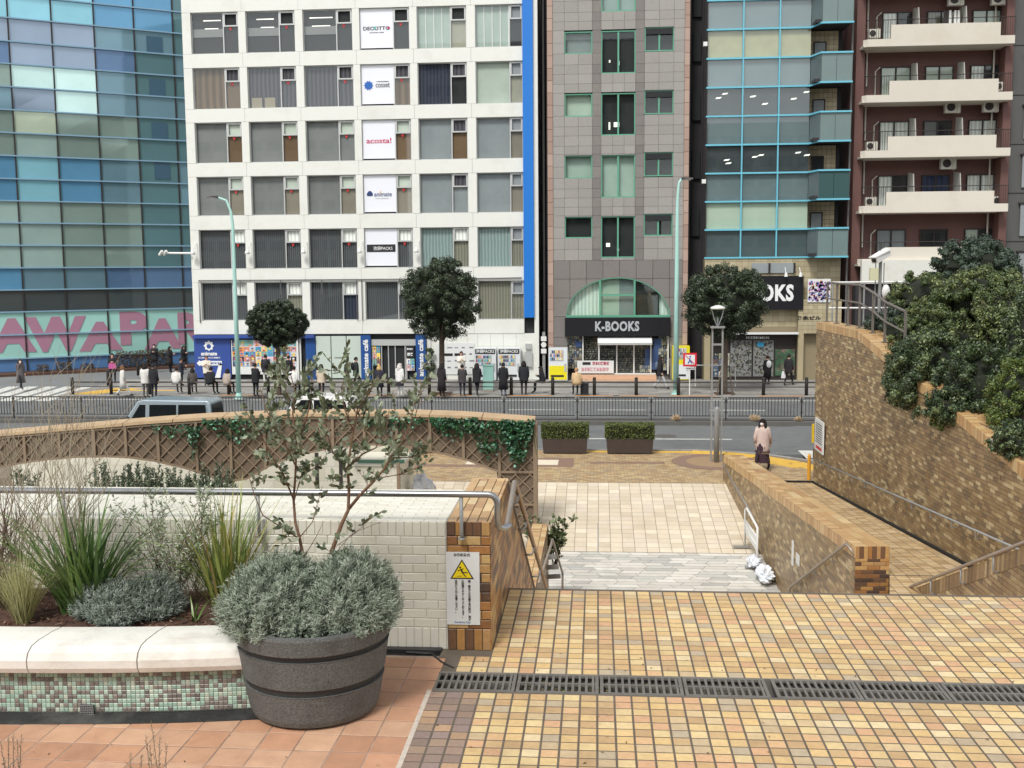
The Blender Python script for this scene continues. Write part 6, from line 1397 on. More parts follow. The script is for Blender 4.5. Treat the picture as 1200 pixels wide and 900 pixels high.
for ch, px, py0, py1, wpx in (('A', 15, 373, 413, 46), ('W', 66, 371, 412, 62), ('A', 118, 377, 411, 46), ('P', 157, 365, 404, 30), ('A', 191, 373, 409, 42), ('R', 224, 366, 403, 30)):
    u, z = onG(px, (py0 + py1) / 2); h = onG(px, py0)[1] - onG(px, py1)[1]; wd = wpx / FPX * 69.5 / .95
    o = text(ch, h, Pt(u, z, .025), m_pink, gbl, bold=.075, depth=.01, rz=rzg)
    xs = [v.co.x for v in o.data.vertices]; ys = [v.co.y for v in o.data.vertices]; w0 = max(xs) - min(xs); h0 = max(ys) - min(ys); mx = (max(xs) + min(xs)) / 2; my = (max(ys) + min(ys)) / 2
    for v in o.data.vertices: v.co.x = (v.co.x - mx) * wd / w0; v.co.y = (v.co.y - my) * h / h0
# pale notice sheets behind two panes and small openings, as seen in the glass
for (px, py) in ((181, 53), (184, 103), (187, 154), (190, 200)):
    u, z = onG(px, py); MB().hexa([Pt(u - .5, z - .55, .02), Pt(u + .5, z - .55, .02), Pt(u + .5, z - .55, .04), Pt(u - .5, z - .55, .04), Pt(u - .5, z + .55, .02), Pt(u + .5, z + .55, .02), Pt(u + .5, z + .55, .04), Pt(u - .5, z + .55, .04)]).build('dark_window', mat('dim_opening', S(62, 92, 112), .2), gbl)
# low brown hedge and kerb at its foot
m_bh = mat('winter_hedge', rough=.9, pal=[S(*c) for c in ((92, 72, 58), (76, 62, 50), (104, 84, 62), (70, 74, 48))], vary=.2)
for (px, w_, h_, lb) in ((165, 3.4, 1.1, 'long brown winter hedge at the foot of the glass building'), (73, .9, .6, 'clipped dark shrub before the glass building, larger of two small ones'), (48, .7, .45, 'tiny dark shrub left of the clipped one by the glass building'), (100, .8, .4, 'thin bare shrub between the clipped one and the long hedge')):
    u = onG(px, 420)[0]; mb = MB()
    for _ in range(int(900 * w_ * h_)): p = Pt(u + U(-w_, w_) / 2, U(.05, h_), U(.5, 1.3)); leaf(mb, p, .1)
    mb.build('low_hedge', m_bh, label=lb, cat='hedge')
mb = MB(); mb.hexa([Pt(GC[0], -.3, .1), Pt(GC[-1], -.3, .1), Pt(GC[-1], -.3, 1.8), Pt(GC[0], -.3, 1.8), Pt(GC[0], .02, .1), Pt(GC[-1], .02, .1), Pt(GC[-1], .02, 1.8), Pt(GC[0], .02, 1.8)]); mb.build('planting_strip', m_soil, kind='structure')
# ================================================================== people
SKIN = mat('skin', S(214, 170, 146), .6)
CLM = {}
def cloth(c):
    if c not in CLM: CLM[c] = mat('cloth_%d_%d_%d' % c, S(*c), .9, nscale=9, ncon=.14, bump=.3, bscale=60)
    return CLM[c]
def skeleton(pose, k, arm=None):
    """joints in metres for a 1.62 m person facing -Y; returns verts{name:(co,r)}, edges"""
    V = {'pelvis': ((0, 0, .90), .125), 'waist': ((0, 0, 1.05), .11), 'chest': ((0, .01, 1.24), .125), 'neck': ((0, .01, 1.385), .052), 'chin': ((0, -.005, 1.44), .062), 'head': ((0, -.01, 1.515), .088), 'crown': ((0, 0, 1.575), .07), 'nose': ((0, -.105, 1.495), .014)}
    E = [('pelvis', 'waist'), ('waist', 'chest'), ('chest', 'neck'), ('neck', 'chin'), ('chin', 'head'), ('head', 'crown'), ('head', 'nose')]
    lg = {'stand': ((.0, 0), (.0, .02)), 'walk': ((-.16, -.32), (.05, .34)), 'shift': ((-.03, -.05), (.03, .05)), 'cross': ((-.02, -.05), (-.03, .02))}
    for s, n in ((-1, 'L'), (1, 'R')):
        if pose == 'sit': hip, kn, an, toe = (s * .09, 0, .66), (s * .11, -.40, .60), (s * .10, -.42, .12), (s * .11, -.58, .04)
        else:
            a, b = lg.get(pose, lg['stand'])[0 if s < 0 else 1]; xx = s * .09 if pose != 'cross' else s * -.03
            hip, kn, an, toe = (s * .09, 0, .86), (s * .10 if pose != 'cross' else s * .04, a - .02, .48), (xx, b, .09 + (.05 if pose == 'walk' and s > 0 else 0)), (xx + s * .01, b - .15, .035)
        V['hip' + n] = (hip, .085); V['knee' + n] = (kn, .055); V['ankle' + n] = (an, .038); V['toe' + n] = (toe, .032)
        E += [('pelvis', 'hip' + n), ('hip' + n, 'knee' + n), ('knee' + n, 'ankle' + n), ('ankle' + n, 'toe' + n)]
        am = arm or 'down'
        sh = (s * .165, .01, 1.33)
        if am == 'down': el, wr = (s * .21, .02, 1.07), (s * .21, -.06, .84)
        elif am == 'phone': el, wr = (s * .20, -.04, 1.10), (s * .06, -.24, 1.16)
        elif am == 'face': el, wr = ((s * .21, -.05, 1.10), (s * .07, -.15, 1.40)) if s < 0 else ((s * .21, .02, 1.07), (s * .2, -.08, .84))
        elif am == 'swing': el, wr = (s * .2, .10 * s, 1.08), (s * .19, .05 + .12 * s, .86)
        V['sh' + n] = (sh, .055); V['el' + n] = (el, .042); V['wr' + n] = (wr, .026)
        d = (Vector(wr) - Vector(el)).normalized(); o = Vector((0, -1, 0)) if abs(d.y) < .7 else Vector((0, 0, 1)); o = (o - d * o.dot(d)).normalized()
        pm_ = Vector(wr) + d * .045; V['palm' + n] = (tuple(pm_), .026)
        E += [('chest', 'sh' + n), ('sh' + n, 'el' + n), ('el' + n, 'wr' + n), ('wr' + n, 'palm' + n)]
        for i, ln in enumerate((.060, .072, .068, .055)):
            b0 = pm_ + d * .025 + o * (.026 - .017 * i); b1 = b0 + d * ln * .55; b2 = b1 + d * ln * .4 + Vector((-s * .018, 0, 0))
            V['f%d%s' % (i, n)] = (tuple(b0), .009); V['g%d%s' % (i, n)] = (tuple(b1), .008); V['h%d%s' % (i, n)] = (tuple(b2), .007)
            E += [('palm' + n, 'f%d%s' % (i, n)), ('f%d%s' % (i, n), 'g%d%s' % (i, n)), ('g%d%s' % (i, n), 'h%d%s' % (i, n))]
        t0 = Vector(wr) + d * .03 + o * .03; t1 = t0 + d * .03 + o * .022
        V['t' + n] = (tuple(t0), .010); V['u' + n] = (tuple(t1), .009); E += [('palm' + n, 't' + n), ('t' + n, 'u' + n)]
    if pose == 'sit':
        for k_ in list(V):
            if k_[:3] not in ('hip', 'kne', 'ank', 'toe'): c, r = V[k_]; V[k_] = ((c[0], c[1] - max(0, c[2] - .9) * .16, c[2] - .24), r)
    return V, E
BODY = {}
def body_mesh(pose, arm):
    key = (pose, arm)
    if key in BODY: return BODY[key]
    V, E = skeleton(pose, 1, arm); names = list(V); me = bpy.data.meshes.new('b'); me.from_pydata([V[n][0] for n in names], [(names.index(a), names.index(b)) for a, b in E], [])
    o = bpy.data.objects.new('b', me); COL.objects.link(o); md = o.modifiers.new('s', 'SKIN'); md.use_smooth_shade = True
    o.modifiers.new('u', 'SUBSURF').levels = 1
    if not me.skin_vertices: raise RuntimeError('no skin data')
    for i, n in enumerate(names):
        r = V[n][1]; sv = me.skin_vertices[0].data[i]; sv.radius = (r * 1.12, r * (.8 if n in ('pelvis', 'waist', 'chest') else 1.12)) if n in ('pelvis', 'waist', 'chest') else (r * 1.1, r * 1.1); sv.use_root = (n == 'pelvis')
    bpy.context.view_layer.update(); out = bpy.data.meshes.new_from_object(o.evaluated_get(bpy.context.evaluated_depsgraph_get()))
    segs = [(Vector(V[a][0]), Vector(V[b][0]), a, b) for a, b in E]; idx = []
    for p in out.polygons:
        c = p.center; best = 9; bb = None
        for a, b, na, nb in segs:
            ab = b - a; t = max(0, min(1, (c - a).dot(ab) / ab.length_squared)); d = (c - a - ab * t).length
            if d < best: best, bb = d, (na, nb)
        a, b = bb
        if b[:2] == 'to': m_ = 3
        elif b[:3] in ('hip', 'kne', 'ank'): m_ = 2
        elif a in ('neck', 'chin', 'head') or b[0] in 'pfghtu' and b != 'pelvis' and b[:2] != 'el' or b == 'neck': m_ = 0
        else: m_ = 1
        idx.append(m_)
    bpy.data.objects.remove(o); BODY[key] = (out, idx, V); return BODY[key]
def person(loc, label, pose='stand', arm='down', face=0., coat=(40, 40, 44), pants=(44, 44, 52), shoes=(30, 30, 30), hair=(36, 30, 28), long=.62, hl='short', h=1.62, bag=None, hood=False, mask=False, skirt=None, trim=None):
    me0, idx, V = body_mesh(pose, arm); me = me0.copy(); me.materials.clear()
    for m_ in (SKIN, cloth(coat), cloth(pants), cloth(shoes)): me.materials.append(m_)
    me.polygons.foreach_set('material_index', idx)
    e = empty('person', (0, 0, 0)); bd = link('body', me, e)
    dz = -.24 if pose == 'sit' else 0; hy = -.11 if pose == 'sit' else 0
    # coat: a closed shell around the torso from shoulders to hem
    hem = 1.30 - long if pose != 'sit' else 1.30 - min(long, .52)
    mb = MB(); rings = []; n = 18; zz = [(1.395, .07, .065), (1.37, .12, .08), (1.33, .19, .105), (1.22, .205, .135), (1.08, .20, .14), (.95, .21, .15)]
    if hem < .9: zz += [(max(hem, .75), .20, .145)]
    if hem < .72: zz += [(hem, .225 + .04 * (.75 - hem), .17 + .05 * (.75 - hem))]
    zz[-1] = (hem, *zz[-1][1:]) if hem < zz[-2][0] else zz[-1]
    zz.append((zz[-1][0] + .01, zz[-1][1] - .03, zz[-1][2] - .03))
    for (z, rx, ry) in zz:
        for q in range(n):
            a = 2 * math.pi * q / n; fold = 1 + (.05 * math.sin(5 * a + z * 9) if z < 1.0 else 0); lean = -max(0, z - .9) * .16 if pose == 'sit' else 0
            mb.v.append((rx * fold * math.cos(a), .01 + ry * fold * math.sin(a) + lean, z + dz))
    for i in range(len(zz) - 1):
        for q in range(n): a = i * n + q; b = i * n + (q + 1) % n; mb.face((a, b, b + n, a + n))
    c_ = mb.build('coat', cloth(coat), e, smooth=True)
    for s, nm in ((-1, 'L'), (1, 'R')):
        sh, el, wr = (Vector(V[k_ + nm][0]) for k_ in ('sh', 'el', 'wr')); MB().tube([sh + Vector((-s * .03, 0, .02)), sh, el, wr + (el - wr) * .06], [.06, .07, .06, .048], 9).build('sleeve', cloth(coat), c_, smooth=True)
    if trim: 
        for (z, r1, r2) in ((hem + .05, zz[-2][1] + .012, zz[-2][2] + .012),):
            t = MB(); t.lathe([(1, 0), (1, .025)], n, (0, .01, z), r1, r2); t.build('trim', cloth(trim), c_)
    if skirt:
        sk = MB(); top_, bot_ = .95, skirt[1]; base = 0
        for (z, r) in ((top_, .15), ((top_ + bot_) / 2, .19), (bot_, .23)):
            for q in range(24): a = 2 * math.pi * q / 24; f = 1 + .07 * math.cos(8 * a) * (z < .9); sk.v.append((r * f * math.cos(a), r * .85 * f * math.sin(a) + (.06 if z == bot_ else 0), z))
        for i in range(2):
            for q in range(24): a = i * 24 + q; b = i * 24 + (q + 1) % 24; sk.face((a, b, b + 24, a + 24))
        sk.build('skirt', cloth(skirt[0]), e, smooth=True)
    # hair
    H = Vector((0, -.01 + hy * .95, 1.515 + dz)); hm = cloth(hair if not hood else coat)
    hb_ = MB(); N1, N2 = 14, 9
    for i in range(N2 + 1):
        t = math.pi * .66 * i / N2
        for q in range(N1):
            a = 2 * math.pi * q / N1; fr = max(0, -math.sin(a)); tt = min(t, math.pi * (.40 if not hood else .45)) if fr > .55 else t; k_ = 1 + .04 * math.sin(7 * a)
            hb_.v.append((H.x + .098 * k_ * math.sin(tt) * math.cos(a), H.y + .012 + .108 * k_ * math.sin(tt) * math.sin(a), H.z + .015 + .115 * math.cos(tt)))
    for i in range(N2):
        for q in range(N1): a = i * N1 + q; b = i * N1 + (q + 1) % N1; hb_.face((a, b, b + N1, a + N1))
    if hl == 'long':
        for q in range(15):
            a = math.pi * (-.12 + 1.24 * q / 14); x = .09 * math.cos(a); y = .012 + .095 * math.sin(a); hb_.tube([(H.x + x, H.y + y, H.z + .02), (H.x + x * 1.12, H.y + y * 1.12, H.z - .12), (H.x + x * 1.25, H.y + y * 1.15, H.z - .24), (H.x + x * 1.15, H.y + y, H.z - .34)], [.03, .034, .028, .008], 5)
    elif hl == 'bob':
        for q in range(13):
            a = math.pi * (-.1 + 1.2 * q / 12); x = .088 * math.cos(a); y = .012 + .09 * math.sin(a); hb_.tube([(H.x + x, H.y + y, H.z + .02), (H.x + x * 1.1, H.y + y * 1.1, H.z - .1), (H.x + x * 1.05, H.y + y, H.z - .15)], [.03, .034, .012], 5)
    if hood: hb_.tube([(H.x - .09, H.y + .03, H.z - .1), (H.x, H.y + .09, H.z - .13), (H.x + .09, H.y + .03, H.z - .1)], .035, 6)
    if hl == 'long' and not hood:
        for q in range(7): x = -.06 + .02 * q; hb_.tube([(H.x + x * .8, H.y - .06, H.z + .10), (H.x + x, H.y - .105, H.z + .055), (H.x + x, H.y - .108, H.z + .03)], [.018, .015, .004], 4)
    hb_.build('hood' if hood else 'hair', hm, e, smooth=True)
    f = MB()
    for s in (-1, 1): f.blob((H.x + s * .034, H.y - .086, H.z), (.011, .006, .007), 6, 4)
    f.build('eyes', m_ink, bd); MB().box(H.x - .022, H.x + .022, H.y - .093, H.y - .086, H.z - .052, H.z - .044).build('mouth', mat('lip', S(180, 100, 96), .5), bd)
    for s in (-1, 1): MB().blob((H.x + s * .092, H.y + .005, H.z - .01), (.012, .018, .028), 6, 5).build('ear', SKIN, bd)
    if mask: MB().blob((H.x, H.y - .062, H.z - .035), (.058, .052, .048), 10, 8).build('mask', cloth((232, 232, 236)), e, smooth=True)
    if bag:
        kind, c = bag
        if kind == 'back': b_ = MB(); b_.blob((0, .19 + hy * .5, 1.17 + dz), (.15, .09, .21), 12, 8); b_.build('backpack', cloth(c), e, smooth=True)
        elif kind == 'hand': b_ = MB(); b_.hexa([(.14, -.1, .38), (.42, -.1, .38), (.40, .04, .38), (.16, .04, .38), (.17, -.06, .72), (.36, -.06, .72), (.36, 0, .72), (.17, 0, .72)]); b_.tube([(.2, -.03, .72), (.22, -.03, .83), (.31, -.03, .83), (.33, -.03, .72)], .008, 5); b_.build('bag', cloth(c), e)
        elif kind == 'tote': b_ = MB(); b_.hexa([(-.2, -.30, .82), (.2, -.30, .82), (.2, -.2, .82), (-.2, -.2, .82), (-.17, -.28, 1.12), (.17, -.28, 1.12), (.17, -.2, 1.12), (-.17, -.2, 1.12)]); b_.build('bag', cloth(c), e)
        elif kind == 'phone': b_ = MB(); b_.box(-.04, .04, -.345, -.335, 1.10 + dz, 1.25 + dz); b_.build('phone', mat('phone_cyan', c and S(*c), .3), e)
    e.location = loc; e.rotation_euler = (0, 0, face); k_ = h / 1.62; e.scale = (k_, k_, k_); tag(e, label, 'person')
    return e
BK, DG, WH, BG, GY_ = (34, 34, 38), (66, 64, 66), (214, 212, 206), (190, 172, 150), (120, 116, 118)
PI = math.pi
PEOPLE = [
 (25, 456, 'person in a long grey coat raising a hand to a white mask on the crossing', dict(pose='walk', arm='face', face=.9, coat=(96, 90, 94), long=.95, pants=BK, hl='bob', mask=True)),
 (133, 449, 'person in black holding a pink bag beside a bollard', dict(arm='phone', face=.6, coat=BK, pants=BK, bag=('tote', (196, 90, 150)))),
 (145, 464, 'woman in a long white coat with brown hair walking at the fence end', dict(pose='walk', face=PI * .75, coat=WH, long=.92, pants=WH, hair=(120, 84, 60), hl='bob')),
 (182, 434, 'person in black with a white mask and scarf before the glass building', dict(arm='phone', face=0, coat=BK, long=.7, mask=True)),
 (200, 437, 'person in a black coat with dark legs standing back by the hedge', dict(arm='phone', face=1.2, coat=(42, 36, 40), long=.85, hl='bob')),
 (216, 434, 'person in black looking down right beside the white block corner', dict(arm='phone', face=1.0, coat=BK, hl='long', long=.7, pants=(90, 70, 66))),
 (171, 466, 'person in a white jacket and grey trousers at the rail', dict(face=PI, coat=WH, pants=(92, 90, 92), hl='bob')),
 (181, 467, 'tall person in a black hooded top beside the white jacket', dict(face=PI, coat=BK, hood=True, h=1.7)),
 (207, 462, 'person in a white puffer jacket sitting on the rail', dict(pose='sit', face=PI, coat=(222, 220, 214), pants=DG, hl='short')),
 (213, 452, 'person in a navy jacket bending forward behind the white puffer', dict(arm='phone', face=1.5, coat=(44, 46, 60), h=1.5)),
 (226, 462, 'person in a dark grey jacket with black hair sitting on the rail', dict(pose='sit', face=PI, coat=(78, 72, 70), pants=BK, hl='bob')),
 (243, 452, 'person with brown hair in a cream top before the blue poster wall', dict(face=.3, arm='phone', coat=(222, 214, 200), hair=(96, 64, 50), pants=DG)),
 (247, 463, 'person in a black coat sitting on the rail before the blue poster', dict(pose='sit', face=PI, coat=BK, pants=BK, hl='short')),
 (266, 463, 'person in a beige coat sitting on the rail left of the lamp post', dict(pose='sit', face=PI * .9, coat=(176, 162, 150), pants=(56, 52, 54), hl='bob')),
 (300, 465, 'person in a black jacket standing at the rail before the poster wall', dict(face=PI * .8, coat=BK, pants=BK, arm='phone')),
 (312, 450, 'person in black close to the small posters left of the tree trunk', dict(face=PI, coat=(38, 38, 46), pants=WH, bag=('back', (50, 50, 56)))),
 (339, 450, 'person in black close to the posters right of the tree trunk', dict(face=PI, coat=BK, pants=(60, 60, 66))),
 (344, 463, 'person in a white jacket sitting on the rail right of the tree', dict(pose='sit', face=PI, coat=(224, 222, 218), pants=BK, hl='short')),
 (377, 464, 'person with long dark hair in a cream top behind the olive twigs', dict(face=PI, coat=(204, 188, 166), pants=BK, hl='long')),
 (407, 457, 'person in a dark green jacket walking before the frosted panels', dict(pose='walk', face=PI * .6, coat=(48, 56, 50), pants=(110, 110, 112))),
 (418, 456, 'person in a dark jacket with a black backpack following the green jacket', dict(pose='walk', face=PI * .55, coat=(46, 52, 52), pants=BK, bag=('back', (36, 36, 40)))),
 (445, 465, 'person in a dark coat with blond hair behind the olive leaves', dict(face=PI, coat=(48, 46, 56), long=.8, hair=(190, 160, 110), hl='bob')),
 (469, 465, 'person in a white jacket and short black skirt with white socks', dict(face=PI * .9, coat=(226, 224, 220), pants=WH, shoes=WH, skirt=((36, 36, 44), .55), hl='long', hair=(200, 196, 190))),
 (518, 465, 'person in a long black coat with long hair left of the tree trunk', dict(face=PI * .9, coat=(40, 34, 38), long=1.0, pants=(70, 56, 50), hl='long')),
 (542, 464, 'person in a dark grey jacket with arms folded at the rail', dict(face=PI, coat=(64, 62, 62), pants=(44, 46, 60), arm='phone')),
 (541, 447, 'person in a white top facing the street before the logo wall', dict(face=0, arm='phone', coat=(228, 224, 214), pants=BK)),
 (559, 464, 'person in black with crossed legs leaning on the rail', dict(pose='cross', face=PI * .85, arm='phone', coat=BK, pants=BK, hl='long')),
 (590, 464, 'person in a big black hooded coat and jeans right of the mint box', dict(face=PI, coat=(30, 30, 34), long=.98, pants=(120, 134, 158), hood=True, h=1.64)),
 (614, 463, 'person in a black puffer jacket with hood down by the rail', dict(face=PI * 1.1, coat=(36, 38, 42), pants=(40, 40, 46), hl='bob')),
 (636, 461, 'person in black sitting turned left with a cyan phone', dict(pose='sit', face=PI * 1.45, arm='phone', coat=(34, 34, 44), pants=BK, hl='long', bag=('phone', (60, 200, 220)))),
 (676, 464, 'person in a tan and brown top sitting on the rail beside a suitcase', dict(pose='sit', face=PI, coat=(200, 170, 130), pants=BK, hair=(170, 130, 90))),
 (774, 456, 'person in black with a blue grey backpack walking past the bookshop', dict(pose='walk', face=-PI * .6 + PI, coat=(36, 34, 40), pants=(190, 190, 192), hl='long', bag=('back', (96, 108, 126)))),
 (899, 451, 'person in black with a white backpack in front of the games shop', dict(face=PI * 1.1, coat=(36, 36, 40), pants=BK, long=.9, bag=('back', (226, 226, 226)))),
 (924, 452, 'person in black walking with a white plastic bag by the mural', dict(pose='walk', face=PI * .9, coat=(40, 36, 40), pants=BK, bag=('hand', (230, 230, 232)))),
]
for i, (px, py, lb, kw) in enumerate(PEOPLE): kw.setdefault('h', 1.62 + .07 * math.sin(i * 2.3)); kw['face'] = kw.get('face', 0) + .25 * math.sin(i * 5.1); person(GZ(px, py), lb, **kw)
wp = GZ(893, 552)
person(wp, 'woman in a pink beige coat and dark skirt walking over the plaza with a mask', pose='walk', arm='swing', face=-.55, coat=(196, 176, 168), long=.74, pants=(50, 38, 46), shoes=(40, 28, 38), hair=(22, 19, 20), hl='long', mask=True, skirt=((60, 42, 52), .27), trim=(70, 50, 56), h=1.6, bag=None)
e = empty('suitcase', GZ(685, 463), label='small black suitcase standing beside the person in the tan top', cat='suitcase'); p = GZ(685, 463)
MB().box(p.x - .2, p.x + .2, p.y - .12, p.y + .12, .05, .58).build('shell', cloth(BK), e); MB().tube([(p.x - .1, p.y, .58), (p.x - .1, p.y, .8), (p.x + .1, p.y, .8), (p.x + .1, p.y, .58)], .012, 5).build('handle', m_gsteel, e)
MB().lathe([(.04, -.02), (.04, .02)], 10).build('wheel', m_dk, e, loc=(p.x - .15, p.y, .04), rot=(0, math.pi / 2, 0))
p0, p1 = GZ(566, 459), GZ(578, 459); e = empty('utility_box', p0, label='pale mint utility cabinet on the far pavement among the waiting people', cat='cabinet')
m_mint = mat('mint_paint', S(150, 196, 184), .5, nscale=2, ncon=.05, coord='World'); MB().box(p0.x, p1.x, p0.y, p0.y + .4, .12, 1.32).build('cabinet', m_mint, e); MB().box(p0.x - .03, p1.x + .03, p0.y - .03, p0.y + .43, 1.32, 1.38).build('lid', m_mint, e); MB().box(p0.x, p1.x, p0.y, p0.y + .4, 0, .12).build('plinth', m_conc, e); MB().box(p0.x + .1, p1.x - .1, p0.y - .008, p0.y, .3, 1.1).build('door', m_mint, e)

# ================================================================== vehicles on the near lanes
m_tyre = mat('tyre', S(36, 36, 38), .8); m_cg = mat('car_glass', S(26, 30, 32), .1, spec=.25); m_rim = mat('rim', S(150, 150, 152), .35, metal=.7)
def van(x0, x1, yn, wd, zt, col, lb, box=True):
    e = empty('van' if box else 'parked_car', ((x0 + x1) / 2, yn + wd / 2, RZ), label=lb, cat='van' if box else 'car'); L_ = x1 - x0; b = RZ; H_ = zt - RZ
    def X(t): return x0 + t * L_
    def Zz(t): return b + t * H_
    prof = [(0.01, .16), (.99, .16), (1.0, .45), (.985, .56), (.965, .93), (.93, .985), (.28, 1.0), (.22, .97), (.10, .60), (.02, .50), (0, .35)] if box else [(0.01, .16), (.99, .16), (1.0, .45), (.97, .62), (.90, .93), (.80, .99), (.40, 1.0), (.33, .97), (.20, .66), (.03, .52), (0, .35)]
    inset = lambda z: .0 if z < .55 else (z - .55) * .26
    bm_ = MB(); n = len(prof)
    for side in (0, 1):
        for (t, z) in prof: bm_.v.append((X(t), (yn + inset(z)) if side == 0 else (yn + wd - inset(z)), Zz(z)))
    bm_.face(tuple(range(n))); bm_.face(tuple(2 * n - 1 - i for i in range(n)))
    for i in range(n): j = (i + 1) % n; bm_.face((i, n + i, n + j, j))
    body = bm_.build('body', col, e); md = body.modifiers.new('b', 'BEVEL'); md.width = .045; md.segments = 3; md.limit_method = 'ANGLE'
    def sidewin(pts, name='side_window'):
        for s in (0, 1):
            v = [(X(t), (yn + inset(z) - .006) if s == 0 else (yn + wd - inset(z) + .006), Zz(z)) for t, z in pts]; MB().poly(v).build(name, m_cg, e)
    if box: sidewin([(.155, .60), (.305, .60), (.305, .90), (.245, .90)]); sidewin([(.345, .60), (.62, .60), (.62, .90), (.345, .90)]); sidewin([(.64, .60), (.93, .60), (.915, .90), (.64, .90)])
    else: sidewin([(.27, .64), (.50, .64), (.50, .93), (.38, .93)]); sidewin([(.52, .64), (.72, .64), (.72, .93), (.52, .93)]); sidewin([(.74, .64), (.90, .64), (.86, .9), (.74, .93)])
    a_, c_ = (.105, .62), (.215, .95)
    if not box: a_, c_ = (.21, .68), (.325, .95)
    MB().poly([(X(a_[0]) - .012, yn + .1, Zz(a_[1])), (X(c_[0]) - .012, yn + .16, Zz(c_[1])), (X(c_[0]) - .012, yn + wd - .16, Zz(c_[1])), (X(a_[0]) - .012, yn + wd - .1, Zz(a_[1]))]).build('windscreen', m_cg, e)
    MB().poly([(X(.983) + .01, yn + .12, Zz(.62)), (X(.968) + .01, yn + .2, Zz(.9)), (X(.968) + .01, yn + wd - .2, Zz(.9)), (X(.983) + .01, yn + wd - .12, Zz(.62))]).build('rear_window', m_cg, e)
    for t in (.16, .83):
        for yy, s in ((yn + .02, -1), (yn + wd - .02, 1)):
            r = .28; w = MB(); w.lathe([(r * .98, -.09), (r, -.06), (r, .06), (r * .98, .09)], 20); wo_ = w.build('wheel', m_tyre, e, loc=(X(t), yy, RZ + r), rot=(math.pi / 2, 0, 0)); MB().lathe([(r * .62, 0), (r * .6, .03), (.04, .02)], 16).build('rim', m_rim, wo_, loc=(X(t), yy + s * .09, RZ + r), rot=(-s * math.pi / 2, 0, 0))
    for yy in (yn + .12, yn + wd - .3): MB().box(X(0) - .01, X(.03), yy, yy + .18, Zz(.36), Zz(.46)).build('headlight', m_sw, e); MB().box(X(.985), X(1.0) + .01, yy + .03, yy + .12, Zz(.42), Zz(.62)).build('tail_light', m_red, e)
    MB().tube([(X(.15 if box else .27), yn - .02, Zz(.62)), (X(.14 if box else .26), yn - .14, Zz(.66))], [.02, .06], 6).build('mirror', m_dk, e)
    for t in (.33, .63): MB().box(X(t), X(t) + .012, yn - .004, yn, Zz(.22), Zz(.56)).build('door_gap', m_dk, e)
    return e
m_sil = mat('silver_blue_paint', S(158, 172, 180), .25, metal=.4, spec=.6); m_wpaint = mat('car_white_paint', S(226, 226, 224), .25)
q0 = GY(136, 492, 36.8); q1 = GY(250, 480, 36.8)
van(q0.x, q1.x, 36.75, 1.42, 1.66, m_sil, 'silver blue minivan driving left beyond the trellis arch')
q0 = GY(338, 480, 37.0); q1 = GY(420, 480, 37.0)
van(q0.x - .8, q1.x, 36.9, 1.45, 1.78, m_wpaint, 'white car mostly hidden behind the trellis and olive tree', box=False)

# ================================================================== lamps, poles, signs
m_lp = mat('pale_green_paint', S(172, 214, 204), .45, nscale=1, ncon=.05, coord='World')
def lamp(base, top, arm, r0, lb):
    e = empty('street_lamp', base, label=lb, cat='street lamp', group='pale green street lamps'); b = Vector(base)
    MB().lathe([(.25, 0), (.25, .04), (.16, .1), (.12, .3)], 12, b).build('base', m_lp, e)
    pts = [b, b + Vector((0, 0, top * .5)), b + Vector((0, 0, top * .86)), b + Vector((arm * .08, 0, top * .93)), b + Vector((arm * .35, 0, top * .985)), b + Vector((arm * .85, 0, top))]
    MB().tube(pts, [r0, r0 * .8, r0 * .6, r0 * .5, r0 * .45, r0 * .4], 12).build('pole', m_lp, e, smooth=True)
    h = b + Vector((arm * .85, 0, top)); s = -1 if arm < 0 else 1
    MB().hexa([h + Vector((0, -.12, -.04)), h + Vector((s * .55, -.16, -.02)), h + Vector((s * .55, .16, -.02)), h + Vector((0, .12, -.04)), h + Vector((0, -.1, .08)), h + Vector((s * .5, -.12, .06)), h + Vector((s * .5, .12, .06)), h + Vector((0, .1, .08))]).build('lamp_head', m_dk, e)
    MB().box(min(h.x, h.x + s * .5) + .08, max(h.x, h.x + s * .5) - .08, h.y - .1, h.y + .1, h.z - .06, h.z - .03).build('lens', m_sw, e)
lamp(tuple(GZ(280, 467)), 9.78, -.80, .125, 'pale green street lamp with arm reaching left before the white block'); lamp(tuple(GZ(792, 462)), 10.5, .22, .14, 'pale green street lamp with a short head before the granite tower')
l2 = empty('plaza_lamp', (lc.x, lc.y, 0), label='tall silver plaza lamp of two posts with a cone head and disc', cat='lamp')
LX, LY = lc.x, lc.y
for s in (-1, 1): MB().box(LX + s * .16 - .025, LX + s * .16 + .025, LY - .03, LY + .03, 0, 4.3).build('post', m_gsteel, l2)
for z in (1.35, 2.0, 3.75): MB().box(LX - .135, LX + .135, LY - .025, LY + .025, z, z + .06).build('rung', m_gsteel, l2)
MB().box(LX - .22, LX + .22, LY - .12, LY + .12, 4.302, 4.36).build('cap', m_gsteel, l2)
MB().lathe([(.085, 0), (.085, 1.72), (.075, 1.76), (.03, 1.8), (0, 1.8)], 20, (LX, LY - .12, 0)).build('bollard_light', m_gsteel, l2, smooth=True)
MB().tube([(LX - .19, LY, 4.9), (LX - .13, LY, 4.65), (LX - .02, LY, 4.36)], .016, 5).tube([(LX + .19, LY, 4.9), (LX + .13, LY, 4.65), (LX + .02, LY, 4.36)], .016, 5).tube([(LX, LY, 4.36), (LX, LY, 4.62)], .03, 8).build('cone_frame', m_steel, l2)
MB().lathe([(.0, 4.92), (.21, 4.90), (.24, 4.93), (.22, 4.97), (.08, 5.02), (0, 5.03)], 20, (LX, LY, 0)).build('disc', m_wp, l2, smooth=True)
